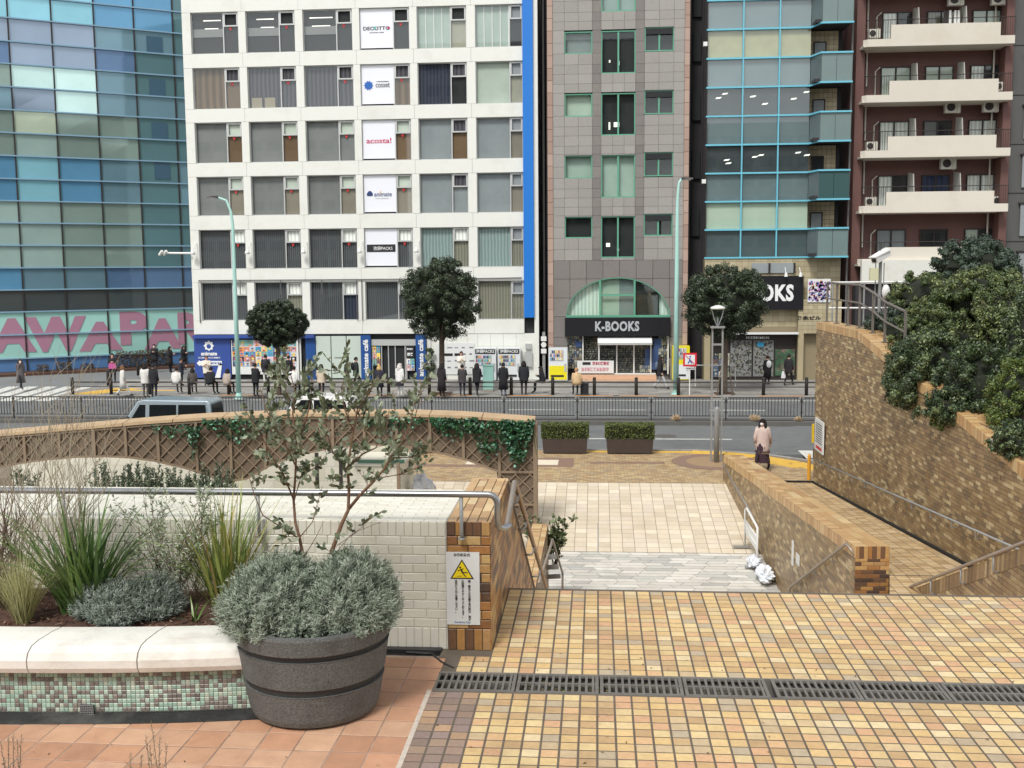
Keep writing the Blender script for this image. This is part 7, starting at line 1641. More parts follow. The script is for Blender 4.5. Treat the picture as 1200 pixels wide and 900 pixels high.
MB().tube([(LX - 1.6, LY + 17, 1.9), (LX - 1.6, LY + 17, 1.9)], .01, 3)
rsn = empty('no_walking_sign', GZ(808, 463), label='square red bordered sign with a crossed blue walker on a white post', cat='sign'); p = GZ(808, 463)
MB().tube([(p.x, p.y, 0), (p.x, p.y, 1.45)], .03, 8).build('post', m_wp, rsn); MB().box(p.x - .33, p.x + .33, p.y - .05, p.y - .02, 1.42, 2.08).build('plate', mat('sign_red_border', S(206, 40, 56), .4), rsn); MB().box(p.x - .24, p.x + .24, p.y - .06, p.y - .051, 1.51, 1.99).build('white_field', m_sw, rsn)
w2 = MB(); w2.tube([(p.x, p.y - .068, 1.84), (p.x - .01, p.y - .068, 1.72), (p.x - .1, p.y - .068, 1.57)], .025, 5); w2.tube([(p.x - .01, p.y - .068, 1.72), (p.x + .09, p.y - .068, 1.58)], .025, 5); w2.blob((p.x + .01, p.y - .068, 1.9), (.04, .01, .04), 8, 5); w2.build('walker', mat('sign_blue_dark', S(40, 90, 170), .4), rsn)
MB().bar((p.x - .22, p.y - .075, 1.96), (p.x + .22, p.y - .075, 1.54), .03, .01, up=(0, 1, 0)).build('slash', m_red, rsn); MB().box(p.x - .22, p.x + .22, p.y - .05, p.y - .03, 1.26, 1.4).build('lower_plate', m_sw, rsn)
scribble(p.x, p.y - .055, 1.33, .38, .06, m_ink, rsn)
MB().tube([(3.2 + .9, 59.5, 3.05), (3.2 + 1.7, 59.5, 3.05), (4.9, 59.5, 2.6)], .03, 5)
e = empty('barrier_rail', GZ(845, 462), label='thin white rail frame on the far pavement right of the red sign', cat='rail')
p0 = GY(815, 428, 56); p1 = GY(862, 428, 56); MB().tube([(p0.x, 56, p0.z), (p1.x, 56, p1.z), (p1.x, 56, 0)], .03, 6).tube([(p0.x, 56, p0.z), (p0.x, 56, 0)], .03, 6).build('frame', m_wp, e)
# camera post and rails on the tall wall
cp = GY(1032, 300, 29.5); e = empty('camera_post', (cp.x, 29.5, 3), label='grey post carrying a white security camera and cream box above the tall wall', cat='camera post')
MB().tube([(cp.x, 29.5, 3.0), (cp.x, 29.5, 6.35)], .045, 8).tube([(cp.x - .12, 29.5, 4.9), (cp.x - .12, 29.5, 6.3)], .015, 5).tube([(cp.x + .1, 29.5, 4.9), (cp.x + .1, 29.5, 6.3)], .015, 5).build('post', m_gsteel, e)
a = Vector((cp.x - .22, 29.3, 6.38)); b = Vector((cp.x + .2, 29.6, 6.60)); MB().bar(a, b, .2, .2).build('camera_housing', m_wp, e); MB().bar(a + Vector((-.06, -.03, .06)), b + Vector((.02, 0, .06)), .24, .03).build('sun_shield', m_wp, e); MB().bar(a + Vector((-.02, -.012, -.01)), a, .12, .12).build('camera_lens', m_cg, e)
MB().tube([(cp.x, 29.5, 6.3), (cp.x, 29.5, 6.42)], .04, 8).build('bracket', m_gsteel, e)
p = GY(1024, 321, 29.4); MB().box(p.x - .12, p.x + .1, 29.3, 29.42, p.z - .17, p.z + .16).build('cream_box', mat('cream_box', S(206, 204, 170), .5), e); p = GY(1037, 342, 29.4); MB().blob((p.x, 29.3, p.z), (.11, .1, .2), 10, 7).build('bell_cover', m_wp, e, smooth=True)
MB().tube([(cp.x, 29.5, 6.6), (cp.x, 29.5, 6.85)], .008, 4).build('aerial', m_dk, e)
m_grail = mat('brown_grey_rail', S(118, 112, 106), .45, metal=.2, nscale=4, ncon=.12, coord='World')
gr = empty('guard_rail', (6.5, 28, 4.65), label='grey two bar guard rail bending down along the top of the tall wall', cat='guard rail')
tops_ = []; 
GP = [(969, 378, 331), (980, 379, 332), (993, 381, 333), (1007, 385, 334), (1022, 396, 343), (1037, 409, 354), (1059, 428, 365)]
for (px, yb, yt) in GP:
    uu = .0; Yq = None
    # the post foot stands in the middle of the coping: solve the distance from the wall line
    best = None
    for i in range(0, 140):
        u_ = i * .1; P_ = Ob + db * u_ - nb * .28; P_.z = topB(u_); q = pix(P_); d_ = abs(q[0] - px)
        if best is None or d_ < best[0]: best = (d_, P_)
    P_ = best[1]; zt = GY(px, yt, P_.y).z; zt = min(max(zt, P_.z + .7), P_.z + 1.25); tops_.append(Vector((P_.x, P_.y, zt)))
    MB().box(P_.x - .025, P_.x + .025, P_.y - .025, P_.y + .025, P_.z, zt).build('post', m_grail, gr); MB().box(P_.x - .07, P_.x + .07, P_.y - .07, P_.y + .07, P_.z, P_.z + .02).build('foot_plate', m_grail, gr)
MB().tube(tops_, .03, 8).build('top_bar', m_grail, gr); MB().tube([t - Vector((0, 0, .45)) for t in tops_], .024, 8).build('middle_bar', m_grail, gr)
e = empty('white_rail', (8, 32, 5), label='white horizontal rail passing behind the camera post', cat='rail'); a = GY(972, 331, 32); b = GY(1065, 331, 32)
for dz_ in (0, -.75): MB().tube([(a.x, 32, a.z + dz_), (b.x + 1, 32, a.z + dz_)], .03, 6).build('bar', m_wp, e)
for i in range(4): x = a.x + .1 + i * .9; MB().tube([(x, 32, 3.6), (x, 32, a.z)], .025, 6).build('post', m_gsteel, e)
# upper ground behind the tall wall
MB().hexa([(6.75, 31, -1), (30, 31, -1), (30, 8, -1), (7.1, 8, -1), (6.75, 31, 4.4), (30, 31, 4.4), (30, 8, 2.4), (7.1, 8, 2.4)]).build('upper_bank', m_soil, kind='structure')
# small street pieces by the corner
p = GZ(950, 578); tag(MB().lathe([(.05, 0), (.05, .72), (.03, .76), (0, .77)], 10, (6.2, 31.4, 0)).build('orange_post', mat('orange_post', S(222, 158, 50), .5)), 'orange yellow post standing at the foot of the tall wall corner', 'post')
e = empty('pedestrian_signal', (6.9, 35.8, 0), label='pole with a yellow push button box half hidden by the tall wall corner', cat='signal'); q = GY(956, 508, 35.5)
MB().tube([(q.x + .08, 35.6, 0), (q.x + .08, 35.6, 2.9)], .07, 8).build('pole', m_gsteel, e); MB().box(q.x - .13, q.x + .12, 35.4, 35.52, q.z - .3, q.z + .32).build('yellow_box', mat('signal_yellow', S(226, 190, 40), .5), e); MB().box(q.x - .1, q.x + .1, 35.38, 35.4, q.z - .9, q.z - .5).build('dark_box', m_dk, e)
for i, (px, py, r_) in enumerate(((884, 488, .32), (935, 490, .22), (791, 489, .3))):
    c = GY(px, py, 43.3); mb = MB()
    for _ in range(160): d = Vector((U(-1, 1), U(-.6, .6), U(0, 1.1))).normalized() * r_ * U(.5, 1); mb.poly([(c.x, 43.3, .05), (c.x + d.x + .02, 43.3 + d.y, .05 + d.z), (c.x + d.x * .9, 43.3 + d.y, .05 + d.z * .92)], R())
    mb.build('dry_tuft', mat('straw', rough=.9, pal=[S(200, 176, 140), S(180, 150, 112), S(214, 196, 164)]), label=['largest straw coloured dry tuft on the median left of the woman', 'small pale dry tuft on the median right of the woman', 'flat dry tuft on the median behind the plaza lamp'][i], cat='dry plant')
# ================================================================== vegetation
m_leaf = mat('evergreen_leaf', rough=.5, pal=[S(*c) for c in ((54, 68, 46), (44, 56, 40), (66, 80, 54), (36, 46, 34), (80, 94, 66), (50, 62, 42))], vary=.2)
m_bark = mat('tree_bark', S(92, 80, 68), .9, nscale=8, ncon=.3, bump=.8, bscale=30)
def crown(name, parent, c, r, n, s, mt, clumps=60, flat=.0, seed=1, kk=(.62, .97), cr=(.16, .3), **tg):
    rs_ = random.Random(seed); mb = MB(); cl = []
    for _ in range(clumps):
        d = Vector((rs_.gauss(0, 1), rs_.gauss(0, 1), rs_.gauss(0, 1))).normalized(); k = rs_.uniform(*kk); cl.append((Vector((c[0] + d.x * r[0] * k, c[1] + d.y * r[1] * k, c[2] + d.z * r[2] * k)), rs_.uniform(*cr) * (r[0] + r[2]) / 2, rs_.random()))
    for i in range(n):
        q, rr, sh = cl[i % clumps]; d = Vector((rs_.gauss(0, 1), rs_.gauss(0, 1), rs_.gauss(0, 1))).normalized(); p = q + d * rr * rs_.uniform(.5, 1.05)
        o = d.cross(Vector((rs_.uniform(-1, 1), rs_.uniform(-1, 1), rs_.uniform(-1, 1)))).normalized(); t = (d * rs_.uniform(-.3, .7) + o).normalized(); w_ = t.cross(d + o * .3).normalized(); ss = s * rs_.uniform(.6, 1.3)
        mb.poly([p - t * ss * .5, p + w_ * ss * .28, p + t * ss * .5, p - w_ * ss * .28], (sh * .55 + rs_.random() * .45) % 1)
    return mb.build(name, mt, parent, **tg)
def street_tree(px, cz, rx, rzz, base_py, lb, seed, tr=.11, Yt=None):
    b = GZ(px, base_py); Yt = b.y; e = empty('street_tree', (b.x, b.y, 0), label=lb, cat='tree', group='round clipped evergreen street trees')
    mb = MB(); mb.tube([(b.x, Yt, 0), (b.x + .03, Yt, cz - rzz * .8), (b.x, Yt, cz)], [tr * 1.2, tr, tr * .7], 10)
    for a in range(6): aa = a * 1.05 + seed; mb.tube([(b.x, Yt, cz - rzz * (1.15 - .05 * a)), (b.x + rx * .35 * math.cos(aa), Yt + rx * .35 * math.sin(aa), cz - rzz * .45), (b.x + rx * .65 * math.cos(aa), Yt + rx * .65 * math.sin(aa), cz + rzz * .1)], [tr * .5, tr * .35, .02], 6)
    mb.build('trunk', m_bark, e)
    crown('crown', e, (b.x, Yt, cz), (rx * .97, rx * .97, rzz * .97), 36000, .105, m_leaf, 260, seed=seed, kk=(.76, 1.0), cr=(.09, .18))
    cm = MB(); cm.blob((b.x, Yt, cz), (rx * .68, rx * .68, rzz * .68), 16, 10, .04); cm.build('inner_foliage', mat('shaded_foliage', S(30, 36, 24), .95, ncon=.5, nscale=8), e)  # dark core: shade between the leaves put into its colour
    MB().box(b.x - .5, b.x + .5, Yt - .5, Yt + .5, 0, .012).build('tree_pit', m_soil, e)
t1 = lambda px, py, Y: GY(px, py, Y)
Yq = GZ(327, 462).y; street_tree(327, GY(327, 379, Yq).z, 1.55, 1.20, 462, 'small round evergreen street tree before the colourful poster wall', 3)
Yq = GZ(518, 461).y; street_tree(518, GY(520, 350, Yq).z, 2.05, 2.1, 461, 'tall round evergreen street tree right of the cafe entrance', 5, .13)
Yq = GZ(849, 461).y; street_tree(849, GY(850, 352, Yq).z, 2.15, 1.92, 461, 'wide round evergreen street tree covering the black and white sign', 8, .12)
for px in (318, 838, 858): b = GZ(px, 462); 
sup = MB(); b = GZ(849, 463); 
for s in (-1, 1): sup.tube([(b.x + s * .38, b.y - .2, 0), (b.x + s * .22, b.y - .1, 1.1)], .035, 6)
sup.build('tree_support', m_bark, label='pair of wooden stakes at the foot of the right street tree', cat='stakes')
# hedge behind the cafe banner
b = GY(503, 440, 59.6); crown('narrow_hedge', None, (b.x, 59.7, 1.0), (.25, .3, 1.0), 1500, .1, m_leaf, 24, seed=12, label='narrow dark hedge squeezed between the cafe banner and the white wall', cat='hedge')

# big shrubs above the tall wall
m_shA = mat('dark_shrub_leaf', rough=.42, pal=[S(*c) for c in ((58, 74, 46), (46, 60, 38), (72, 90, 56), (38, 50, 34), (92, 108, 66), (120, 134, 92))], vary=.2)
m_shB = mat('olive_green_leaf', rough=.5, pal=[S(*c) for c in ((80, 96, 54), (66, 82, 46), (98, 112, 62), (52, 66, 38), (120, 130, 76), (74, 86, 48))], vary=.2)
m_shC = mat('yellow_green_leaf', rough=.5, pal=[S(*c) for c in ((108, 124, 60), (90, 108, 52), (72, 90, 46), (138, 146, 74), (60, 78, 44))], vary=.2)
m_shD = mat('blue_green_leaf', rough=.55, pal=[S(*c) for c in ((62, 78, 62), (50, 64, 52), (76, 92, 74), (42, 54, 44))], vary=.2)
m_dark = mat('shaded_foliage', S(30, 36, 24), .95, ncon=.5, nscale=8)  # dark core colour, painted shade for the inside of the shrubs
def shrub(px, py, rxp, ryp, Y, mt, n, s, lb, seed, ry=1.3, core=True):
    c = GY(px, py, Y); k = Y / FPX; e = empty('shrub', (c.x, c.y, c.z - ryp * k), label=lb, cat='shrub', group='shrubs above the tall brick wall')
    crown('foliage', e, c, (rxp * k * .96, ry, ryp * k * .96), int(n * 2.6), s * .68, mt, 190, seed=seed, kk=(.6, 1.04), cr=(.10, .2))
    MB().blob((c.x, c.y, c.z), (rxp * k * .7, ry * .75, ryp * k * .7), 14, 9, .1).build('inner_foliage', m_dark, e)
    mb = MB(); g0 = min(c.z - ryp * k, 2.6)
    for q in range(5): mb.tube([(c.x + U(-.1, .1), c.y, g0 - .3), (c.x + U(-1, 1) * rxp * k * .5, c.y + U(-.5, .5), c.z), (c.x + U(-1, 1) * rxp * k * .8, c.y + U(-.8, .8), c.z + ryp * k * U(.1, .6))], [.05, .03, .008], 5)
    mb.build('stems', m_bark, e)
shrub(1142, 318, 52, 36, 34, m_shD, 15000, .13, 'blue green rounded shrub highest at the back above the tall wall', 21, 1.6)
shrub(1085, 352, 42, 34, 28, m_shB, 9000, .10, 'olive green shrub just right of the camera post', 22, 1.2)
shrub(1150, 350, 60, 38, 25, m_shB, 15000, .095, 'bright olive green shrub spreading below the rounded back one', 23, 1.3)
shrub(1195, 380, 50, 50, 22, m_shB, 11000, .085, 'olive green shrub cut by the right picture edge', 24, 1.2)
shrub(1042, 395, 30, 34, 27, m_shD, 5000, .09, 'thin dark shrub behind the bend of the guard rail', 25, .8)
shrub(1098, 398, 52, 42, 24.5, m_shB, 11000, .085, 'mid green shrub in the middle above the guard rail end', 29, 1.0)
shrub(1096, 446, 54, 58, 22.5, m_shA, 17000, .085, 'dark glossy shrub overhanging the tall wall, leftmost of the front row', 26, .9)
shrub(1160, 462, 66, 58, 20.5, m_shA, 18000, .08, 'dark glossy shrub overhanging the wall in the middle of the front row', 27, .9)
shrub(1196, 478, 34, 62, 18.8, m_shC, 9000, .07, 'yellow green shrub hanging down near the right edge', 28, .7)
shrub(1192, 516, 34, 26, 17.6, m_shA, 4000, .065, 'small dark low shrub lying on the sloping coping at the right edge', 30, .5)
shrub(1083, 462, 26, 20, 22.6, m_shA, 4000, .075, 'small dark shrub filling the gap below the guard rail end', 35, .6)
shrub(1064, 440, 26, 44, 23.6, m_shA, 6000, .08, 'dark shrub bulging over the coping at the guard rail end', 33, .7)
shrub(1128, 478, 46, 24, 20.4, m_shA, 7000, .075, 'low dark shrub fringe lying over the sloping coping', 34, .6)
shrub(1215, 420, 40, 80, 20, m_shA, 7000, .08, 'dark shrub partly outside the right picture edge', 31, .9)
# ivy trail down the wall
mb = MB()
for _ in range(420):
    px = U(1092, 1118); t = R() ** 1.5; q = GY(px, 470 + 32 * t, 20.6); leaf(mb, (6.47 + U(-.05, .0), q.y + U(-.4, .4), q.z), .07, .8)
mb.build('wall_ivy', m_shC, label='thin green ivy trail hanging over the tall wall coping', cat='ivy')

# ---------------------------------------------------------------- the pot with santolina and the olive
PC = Vector((-1.62, 5.83, TZ)); pot = empty('stone_pot', tuple(PC), label='large dark grey barrel shaped pot with two bands on the terracotta tiles', cat='pot')
m_pot = mat('dark_stone_pot', S(96, 97, 95), .75, nscale=110, ncon=.6, bump=.5, bscale=120, stain=S(58, 57, 54), sscale=3.5, samt=.6, coord='World'); m_band = mat('pot_groove', S(52, 52, 52), .6, nscale=20, ncon=.1, coord='World')
MB().lathe([(.30, .0), (.355, .02), (.368, .05), (.396, .20), (.400, .205)], 48, PC).build('lower_body', m_pot, pot, smooth=False)
MB().lathe([(.385, .203), (.389, .245)], 48, PC).build('lower_band', m_band, pot)
MB().lathe([(.398, .243), (.405, .248), (.428, .405), (.431, .41)], 48, PC).build('middle_body', m_pot, pot)
MB().lathe([(.416, .408), (.421, .445)], 48, PC).build('upper_band', m_band, pot)
MB().lathe([(.433, .443), (.440, .448), (.452, .535), (.448, .55), (.420, .552), (.410, .53), (.40, .45)], 48, PC).build('rim', m_pot, pot)
MB().lathe([(.39, .46), (.2, .50), (0, .51)], 32, PC).build('soil', m_soil, pot)
m_san = mat('santolina_leaf', rough=.75, pal=[S(*c) for c in ((156, 166, 148), (136, 148, 130), (174, 182, 166), (118, 130, 112), (146, 160, 138), (100, 112, 96))], vary=.15)
def needlemound(name, c, r, n, mt, ln=.05, seed=4, parent=None, up=.25, **tg):
    rs_ = random.Random(seed); mb = MB()
    for _ in range(n):
        d = Vector((rs_.gauss(0, 1), rs_.gauss(0, 1), abs(rs_.gauss(0, .9)) + .02)).normalized(); lump_ = 1 + .14 * math.sin(5 * d.x * 3 + 1) * math.sin(4 * d.y * 3) + rs_.uniform(-.1, .05)
        b = Vector((c[0] + d.x * r[0] * lump_, c[1] + d.y * r[1] * lump_, c[2] + d.z * r[2] * lump_)); ax = (d + Vector((rs_.uniform(-.4, .4), rs_.uniform(-.4, .4), up + rs_.uniform(-.1, .4)))).normalized()
        tip = b + ax * ln * rs_.uniform(.5, 1.2); rn0 = rs_.random()
        for k in range(9):
            t = k / 9; p = b.lerp(tip, t); sd_ = ax.cross(Vector((rs_.uniform(-1, 1), rs_.uniform(-1, 1), rs_.uniform(-1, 1)))).normalized(); q = p + (sd_ * .75 + ax * .6) * ln * .42 * (1 - t * .5); w_ = ax.cross(sd_).normalized() * .0022
            mb.poly([p - w_, p + w_, q + w_ * .5, q - w_ * .5], (rn0 + rs_.uniform(0, .15)) % 1)
        w_ = ax.orthogonal().normalized() * .0012; mb.poly([b - w_, b + w_, tip + w_ * .4, tip - w_ * .4], rn0)
    return mb.build(name, mt, parent, **tg)
sz = TZ + .50
s1 = empty('santolina', (PC.x - .17, PC.y, sz), label='silvery grey santolina mound on the left side of the stone pot', cat='plant')
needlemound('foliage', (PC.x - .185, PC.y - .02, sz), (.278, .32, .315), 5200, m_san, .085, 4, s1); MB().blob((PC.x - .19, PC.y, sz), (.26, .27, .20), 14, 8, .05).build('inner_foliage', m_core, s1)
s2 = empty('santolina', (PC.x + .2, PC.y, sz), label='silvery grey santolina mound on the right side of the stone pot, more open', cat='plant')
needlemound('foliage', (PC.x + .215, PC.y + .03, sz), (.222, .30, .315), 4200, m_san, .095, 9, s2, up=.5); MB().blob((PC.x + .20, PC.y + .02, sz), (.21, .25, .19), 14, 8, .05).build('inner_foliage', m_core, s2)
# olive tree: limbs follow the picture at the distance of the pot
m_obark = mat('olive_bark', S(120, 92, 72), .85, nscale=30, ncon=.25, bump=.6, bscale=80); m_oleaf = mat('olive_leaf', rough=.5, pal=[S(*c) for c in ((118, 130, 104), (100, 112, 86), (134, 145, 118), (82, 94, 70), (152, 160, 134), (108, 120, 92))], vary=.15)
ot = empty('olive_tree', tuple(PC), label='thin olive tree rising from the stone pot with grey green leaves', cat='tree')
OY = 5.95
def lp(L, r0, r1, dy=0.): 
    n = len(L); out = []
    for i, (x, y) in enumerate(L): yy = OY + dy * i / max(1, n - 1) + (.02 * math.sin(i * 2.1)); p = GY(x, y, yy); out.append(p)
    return out, [r0 + (r1 - r0) * i / (n - 1) for i in range(n)]
limbs = [([(358, 665), (355, 650), (351, 630), (346, 612), (344, 585), (346, 560), (347, 535), (346, 510), (343, 485), (346, 460), (341, 440)], .011, .003, .1),
 ([(352, 632), (330, 618), (308, 604), (298, 580), (292, 560)], .005, .002, -.15), ([(344, 585), (332, 556), (322, 540), (300, 500), (285, 478)], .006, .002, -.2),
 ([(388, 650), (391, 640), (400, 615), (408, 598), (409, 575), (408, 555), (410, 530), (414, 505), (419, 480), (421, 455)], .014, .003, .0),
 ([(386, 660), (381, 668), (372, 676)], .013, .011, 0),
 ([(409, 596), (422, 580), (436, 566), (450, 550), (458, 535), (470, 520), (480, 500), (486, 470)], .010, .002, -.2), ([(458, 536), (480, 536), (505, 530)], .004, .0015, -.1),
 ([(408, 556), (400, 540), (390, 530), (384, 510), (380, 480), (376, 450)], .006, .002, .15), ([(411, 545), (425, 532), (440, 525), (452, 505), (456, 480)], .006, .002, .1), ([(347, 520), (356, 500), (362, 480), (366, 450), (360, 425)], .005, .002, .1),
 ([(346, 545), (334, 520), (322, 500), (312, 480), (305, 455)], .005, .002, .0), ([(414, 505), (404, 480), (400, 455), (408, 430)], .004, .0015, .0), ([(419, 485), (432, 460), (444, 440)], .004, .0015, .05), ([(486, 490), (494, 460), (490, 430)], .003, .001, 0.),
 ([(351, 630), (366, 612), (372, 590), (378, 570)], .0035, .0015, .1), ([(446, 560), (468, 556), (490, 548), (510, 530)], .003, .001, -.1), ([(344, 590), (352, 560), (372, 545), (394, 520)], .0035, .001, .1), ([(341, 470), (330, 450), (318, 440)], .003, .001, 0), ([(394, 640), (420, 622), (446, 612)], .002, .001, -.1), ([(392, 650), (410, 628), (424, 618), (434, 605)], .002, .001, -.1), ([(355, 655), (370, 630), (380, 610)], .003, .001, -.1)]
lv = MB()
def oleaf(p, ln=.042, dr=None):
    d = dr or Vector((U(-1, 1), U(-1, 1), U(-.3, 1))).normalized(); w_ = d.cross(Vector((U(-1, 1), U(-1, 1), U(-1, 1)))).normalized() * ln * .27; ln *= U(.7, 1.25); n_ = len(lv.v)
    lv.poly([p, p + d * ln * .3 + w_, p + d * ln * .7 + w_ * .8, p + d * ln, p + d * ln * .7 - w_ * .8, p + d * ln * .3 - w_], R())
for k, (L, r0, r1, dy) in enumerate(limbs):
    pts, rr = lp(L, r0, r1, dy); MB().tube(pts, rr, 8).build('trunk' if k in (0, 3) else 'branch', m_obark, ot, smooth=True)
    n = len(pts)
    for i in range(n - 1):
        for q in range(4):
            t = q / 4; p = pts[i].lerp(pts[i + 1], t); zz = pix(p)[1]
            if zz > 575 and R() < .8: continue
            dens = 1
            if zz <= 520 and R() < .25: continue
            for _ in range(dens):
                d = (Vector((U(-1, 1), U(-1, 1), U(-.1, 1.1)))).normalized(); L2 = U(.05, .16); e_ = p + d * L2; tw = MB()
                lv_tw.tube([p, p + d * L2 * .6, e_], [.0018, .0014, .0008], 3, cap=False, rn=.3) if 'lv_tw' in globals() else globals().__setitem__('lv_tw', MB())
                for z_ in range(7): pp_ = p.lerp(e_, .25 + .75 * z_ / 6); oleaf(pp_, .042, (d * U(.2, .8) + Vector((U(-1, 1), U(-1, 1), U(-.5, .8)))).normalized())
lv_tw.build('twigs', m_obark, ot, kind='stuff')
for _ in range(34):          # upright leafy sprays at the top
    c = random.choice([(345, 470, 22, 36), (375, 475, 25, 34), (405, 490, 24, 36), (318, 485, 18, 34), (440, 490, 20, 34), (345, 520, 22, 26), (485, 480, 12, 30), (300, 520, 16, 22), (390, 520, 26, 20), (350, 440, 20, 18), (400, 450, 20, 20)])
    q = GY(random.gauss(c[0], c[2] * .6), random.gauss(c[1], c[3] * .6), OY + U(-.15, .25)); L_ = U(.08, .18); ax = Vector((U(-.5, .5), U(-.3, .3), 1)).normalized()
    spray_tw = globals().setdefault('spray_tw', MB()); spray_tw.tube([q, q + ax * L_ * .5, q + ax * L_], [.0018, .0014, .0008], 3, cap=False, rn=.3)
    for z_ in range(13): oleaf(q + ax * L_ * z_ / 12, .042, (ax * U(.5, 1.1) + Vector((U(-1, 1), U(-1, 1), U(-.2, .4))) * .8).normalized())
spray_tw.build('spray_twigs', m_obark, ot, kind='stuff')
lv.build('leaves', m_oleaf, ot, kind='stuff')

# ---------------------------------------------------------------- plants of the raised bed
BZ0 = TZ + .39
def strap(mb, b, d, L, w0, droop, rn, n=8, tw=0.):
    p = Vector(b); hd = Vector((d.x, d.y, 0)).normalized() if (abs(d.x) + abs(d.y)) > 1e-5 else Vector((1, 0, 0)); sd_ = Vector((-hd.y, hd.x, 0)); base = len(mb.v); dr = d.normalized()
    for i in range(n + 1):
        t = i / n; w_ = w0 * (1 - t ** 2.2) * (.75 + .5 * min(1, t * 3)) * .5; s_ = (sd_ * math.cos(tw * t) + Vector((0, 0, 1)) * math.sin(tw * t))
        mb.v.append(tuple(p - s_ * w_)); mb.v.append(tuple(p + s_ * w_)); p = p + dr * L / n; dr = (dr + Vector((hd.x * droop * .3, hd.y * droop * .3, -droop)) * (t + .1) * 1.6 / n * 2).normalized()
    mb.rn = rn
    for i in range(n): a = base + 2 * i; mb.face((a, a + 1, a + 3, a + 2))
def clump(name, px, Y, n, L, w0, spread, droop, mt, lb, cat='grass plant', rb=.05, seed=1, zb=BZ0, parts=True, group=None):
    c = GY(px, 700, Y); e = empty(name, (c.x, Y, zb), label=lb, cat=cat, group=group); rs_ = random.Random(seed); rest = MB()
    for i in range(n):
        a = rs_.uniform(0, 6.28); q = rs_.random() ** .7; d = Vector((math.cos(a) * spread * q, math.sin(a) * spread * q * .8, 1)); b = (c.x + rs_.uniform(-rb, rb), Y + rs_.uniform(-rb, rb), zb - .03)
        tgt = MB() if parts else rest; strap(tgt, b, d, L * rs_.uniform(.55, 1.08), w0 * rs_.uniform(.7, 1.2), droop * rs_.uniform(.3, 1.5) * (.4 + q), rs_.random(), tw=rs_.uniform(-.8, .8))
        if parts: tgt.build('leaf_blade', mt, e)
    if not parts: rest.build('blades', mt, e, kind='stuff')
    return e
m_phor = mat('strap_leaf', rough=.4, pal=[S(*c) for c in ((92, 122, 62), (74, 104, 54), (112, 140, 74), (64, 92, 52), (128, 150, 88), (86, 112, 60))], vary=.12)
m_agap = mat('yellowing_strap', rough=.5, pal=[S(*c) for c in ((132, 150, 76), (112, 134, 66), (150, 160, 88), (96, 118, 60), (176, 160, 96), (140, 152, 70))], vary=.12)
m_stipa = mat('feather_grass', rough=.7, pal=[S(*c) for c in ((190, 188, 132), (170, 168, 116), (150, 152, 104), (204, 200, 150), (132, 134, 92))], vary=.12)
clump('strap_leaf_plant', 98, 6.25, 190, .86, .019, .95, .42, m_phor, 'large clump of dark green strap leaves in the bed near the left', rb=.09, seed=2)
clump('strap_leaf_plant', 268, 6.4, 190, .88, .012, .70, .42, m_agap, 'tall yellow green strap leaf clump just left of the stone pot', rb=.08, seed=3)
clump('feather_grass', 26, 6.05, 700, .50, .003, .6, .35, m_stipa, 'pale feathery grass tuft at the left end of the bed', rb=.03, seed=4, parts=False)
clump('strap_leaf_plant', 226, 6.12, 9, .20, .016, 1.1, .4, m_phor, 'small young bulb plant with few leaves sprouting before the pot', rb=.008, seed=5)
clump('dark_grass', 8, 6.3, 60, .4, .008, .6, .4, mat('dark_blade', rough=.6, pal=[S(92, 88, 70), S(110, 104, 80), S(76, 78, 58)], vary=.15), 'dark brownish grass behind the feathery tuft', rb=.06, seed=6, parts=False)
m_lav = mat('lavender_leaf', rough=.75, pal=[S(*c) for c in ((142, 152, 140), (122, 134, 122), (160, 168, 158), (104, 114, 104), (128, 140, 122))], vary=.15)
c = GY(150, 725, 6.1)
for i, (dx, dy, r, lb) in enumerate(((-.05, 0, .115, 'blue grey lavender bush in front of the strap leaf clump'), (.12, .12, .12, 'blue grey lavender bush right behind the first one'), (-.22, .06, .09, 'small blue grey lavender tuft left of the two bushes'))):
    e = empty('lavender', (c.x + dx, 6.1 + dy, BZ0), label=lb, cat='plant'); needlemound('foliage', (c.x + dx, 6.1 + dy, BZ0), (r, r, r * 1.5), 1000 if i < 2 else 450, m_lav, .10, 30 + i, e, up=.6); MB().blob((c.x + dx, 6.1 + dy, BZ0), (r * .6, r * .6, r * .65), 12, 7, .06).build('inner_foliage', m_core, e)
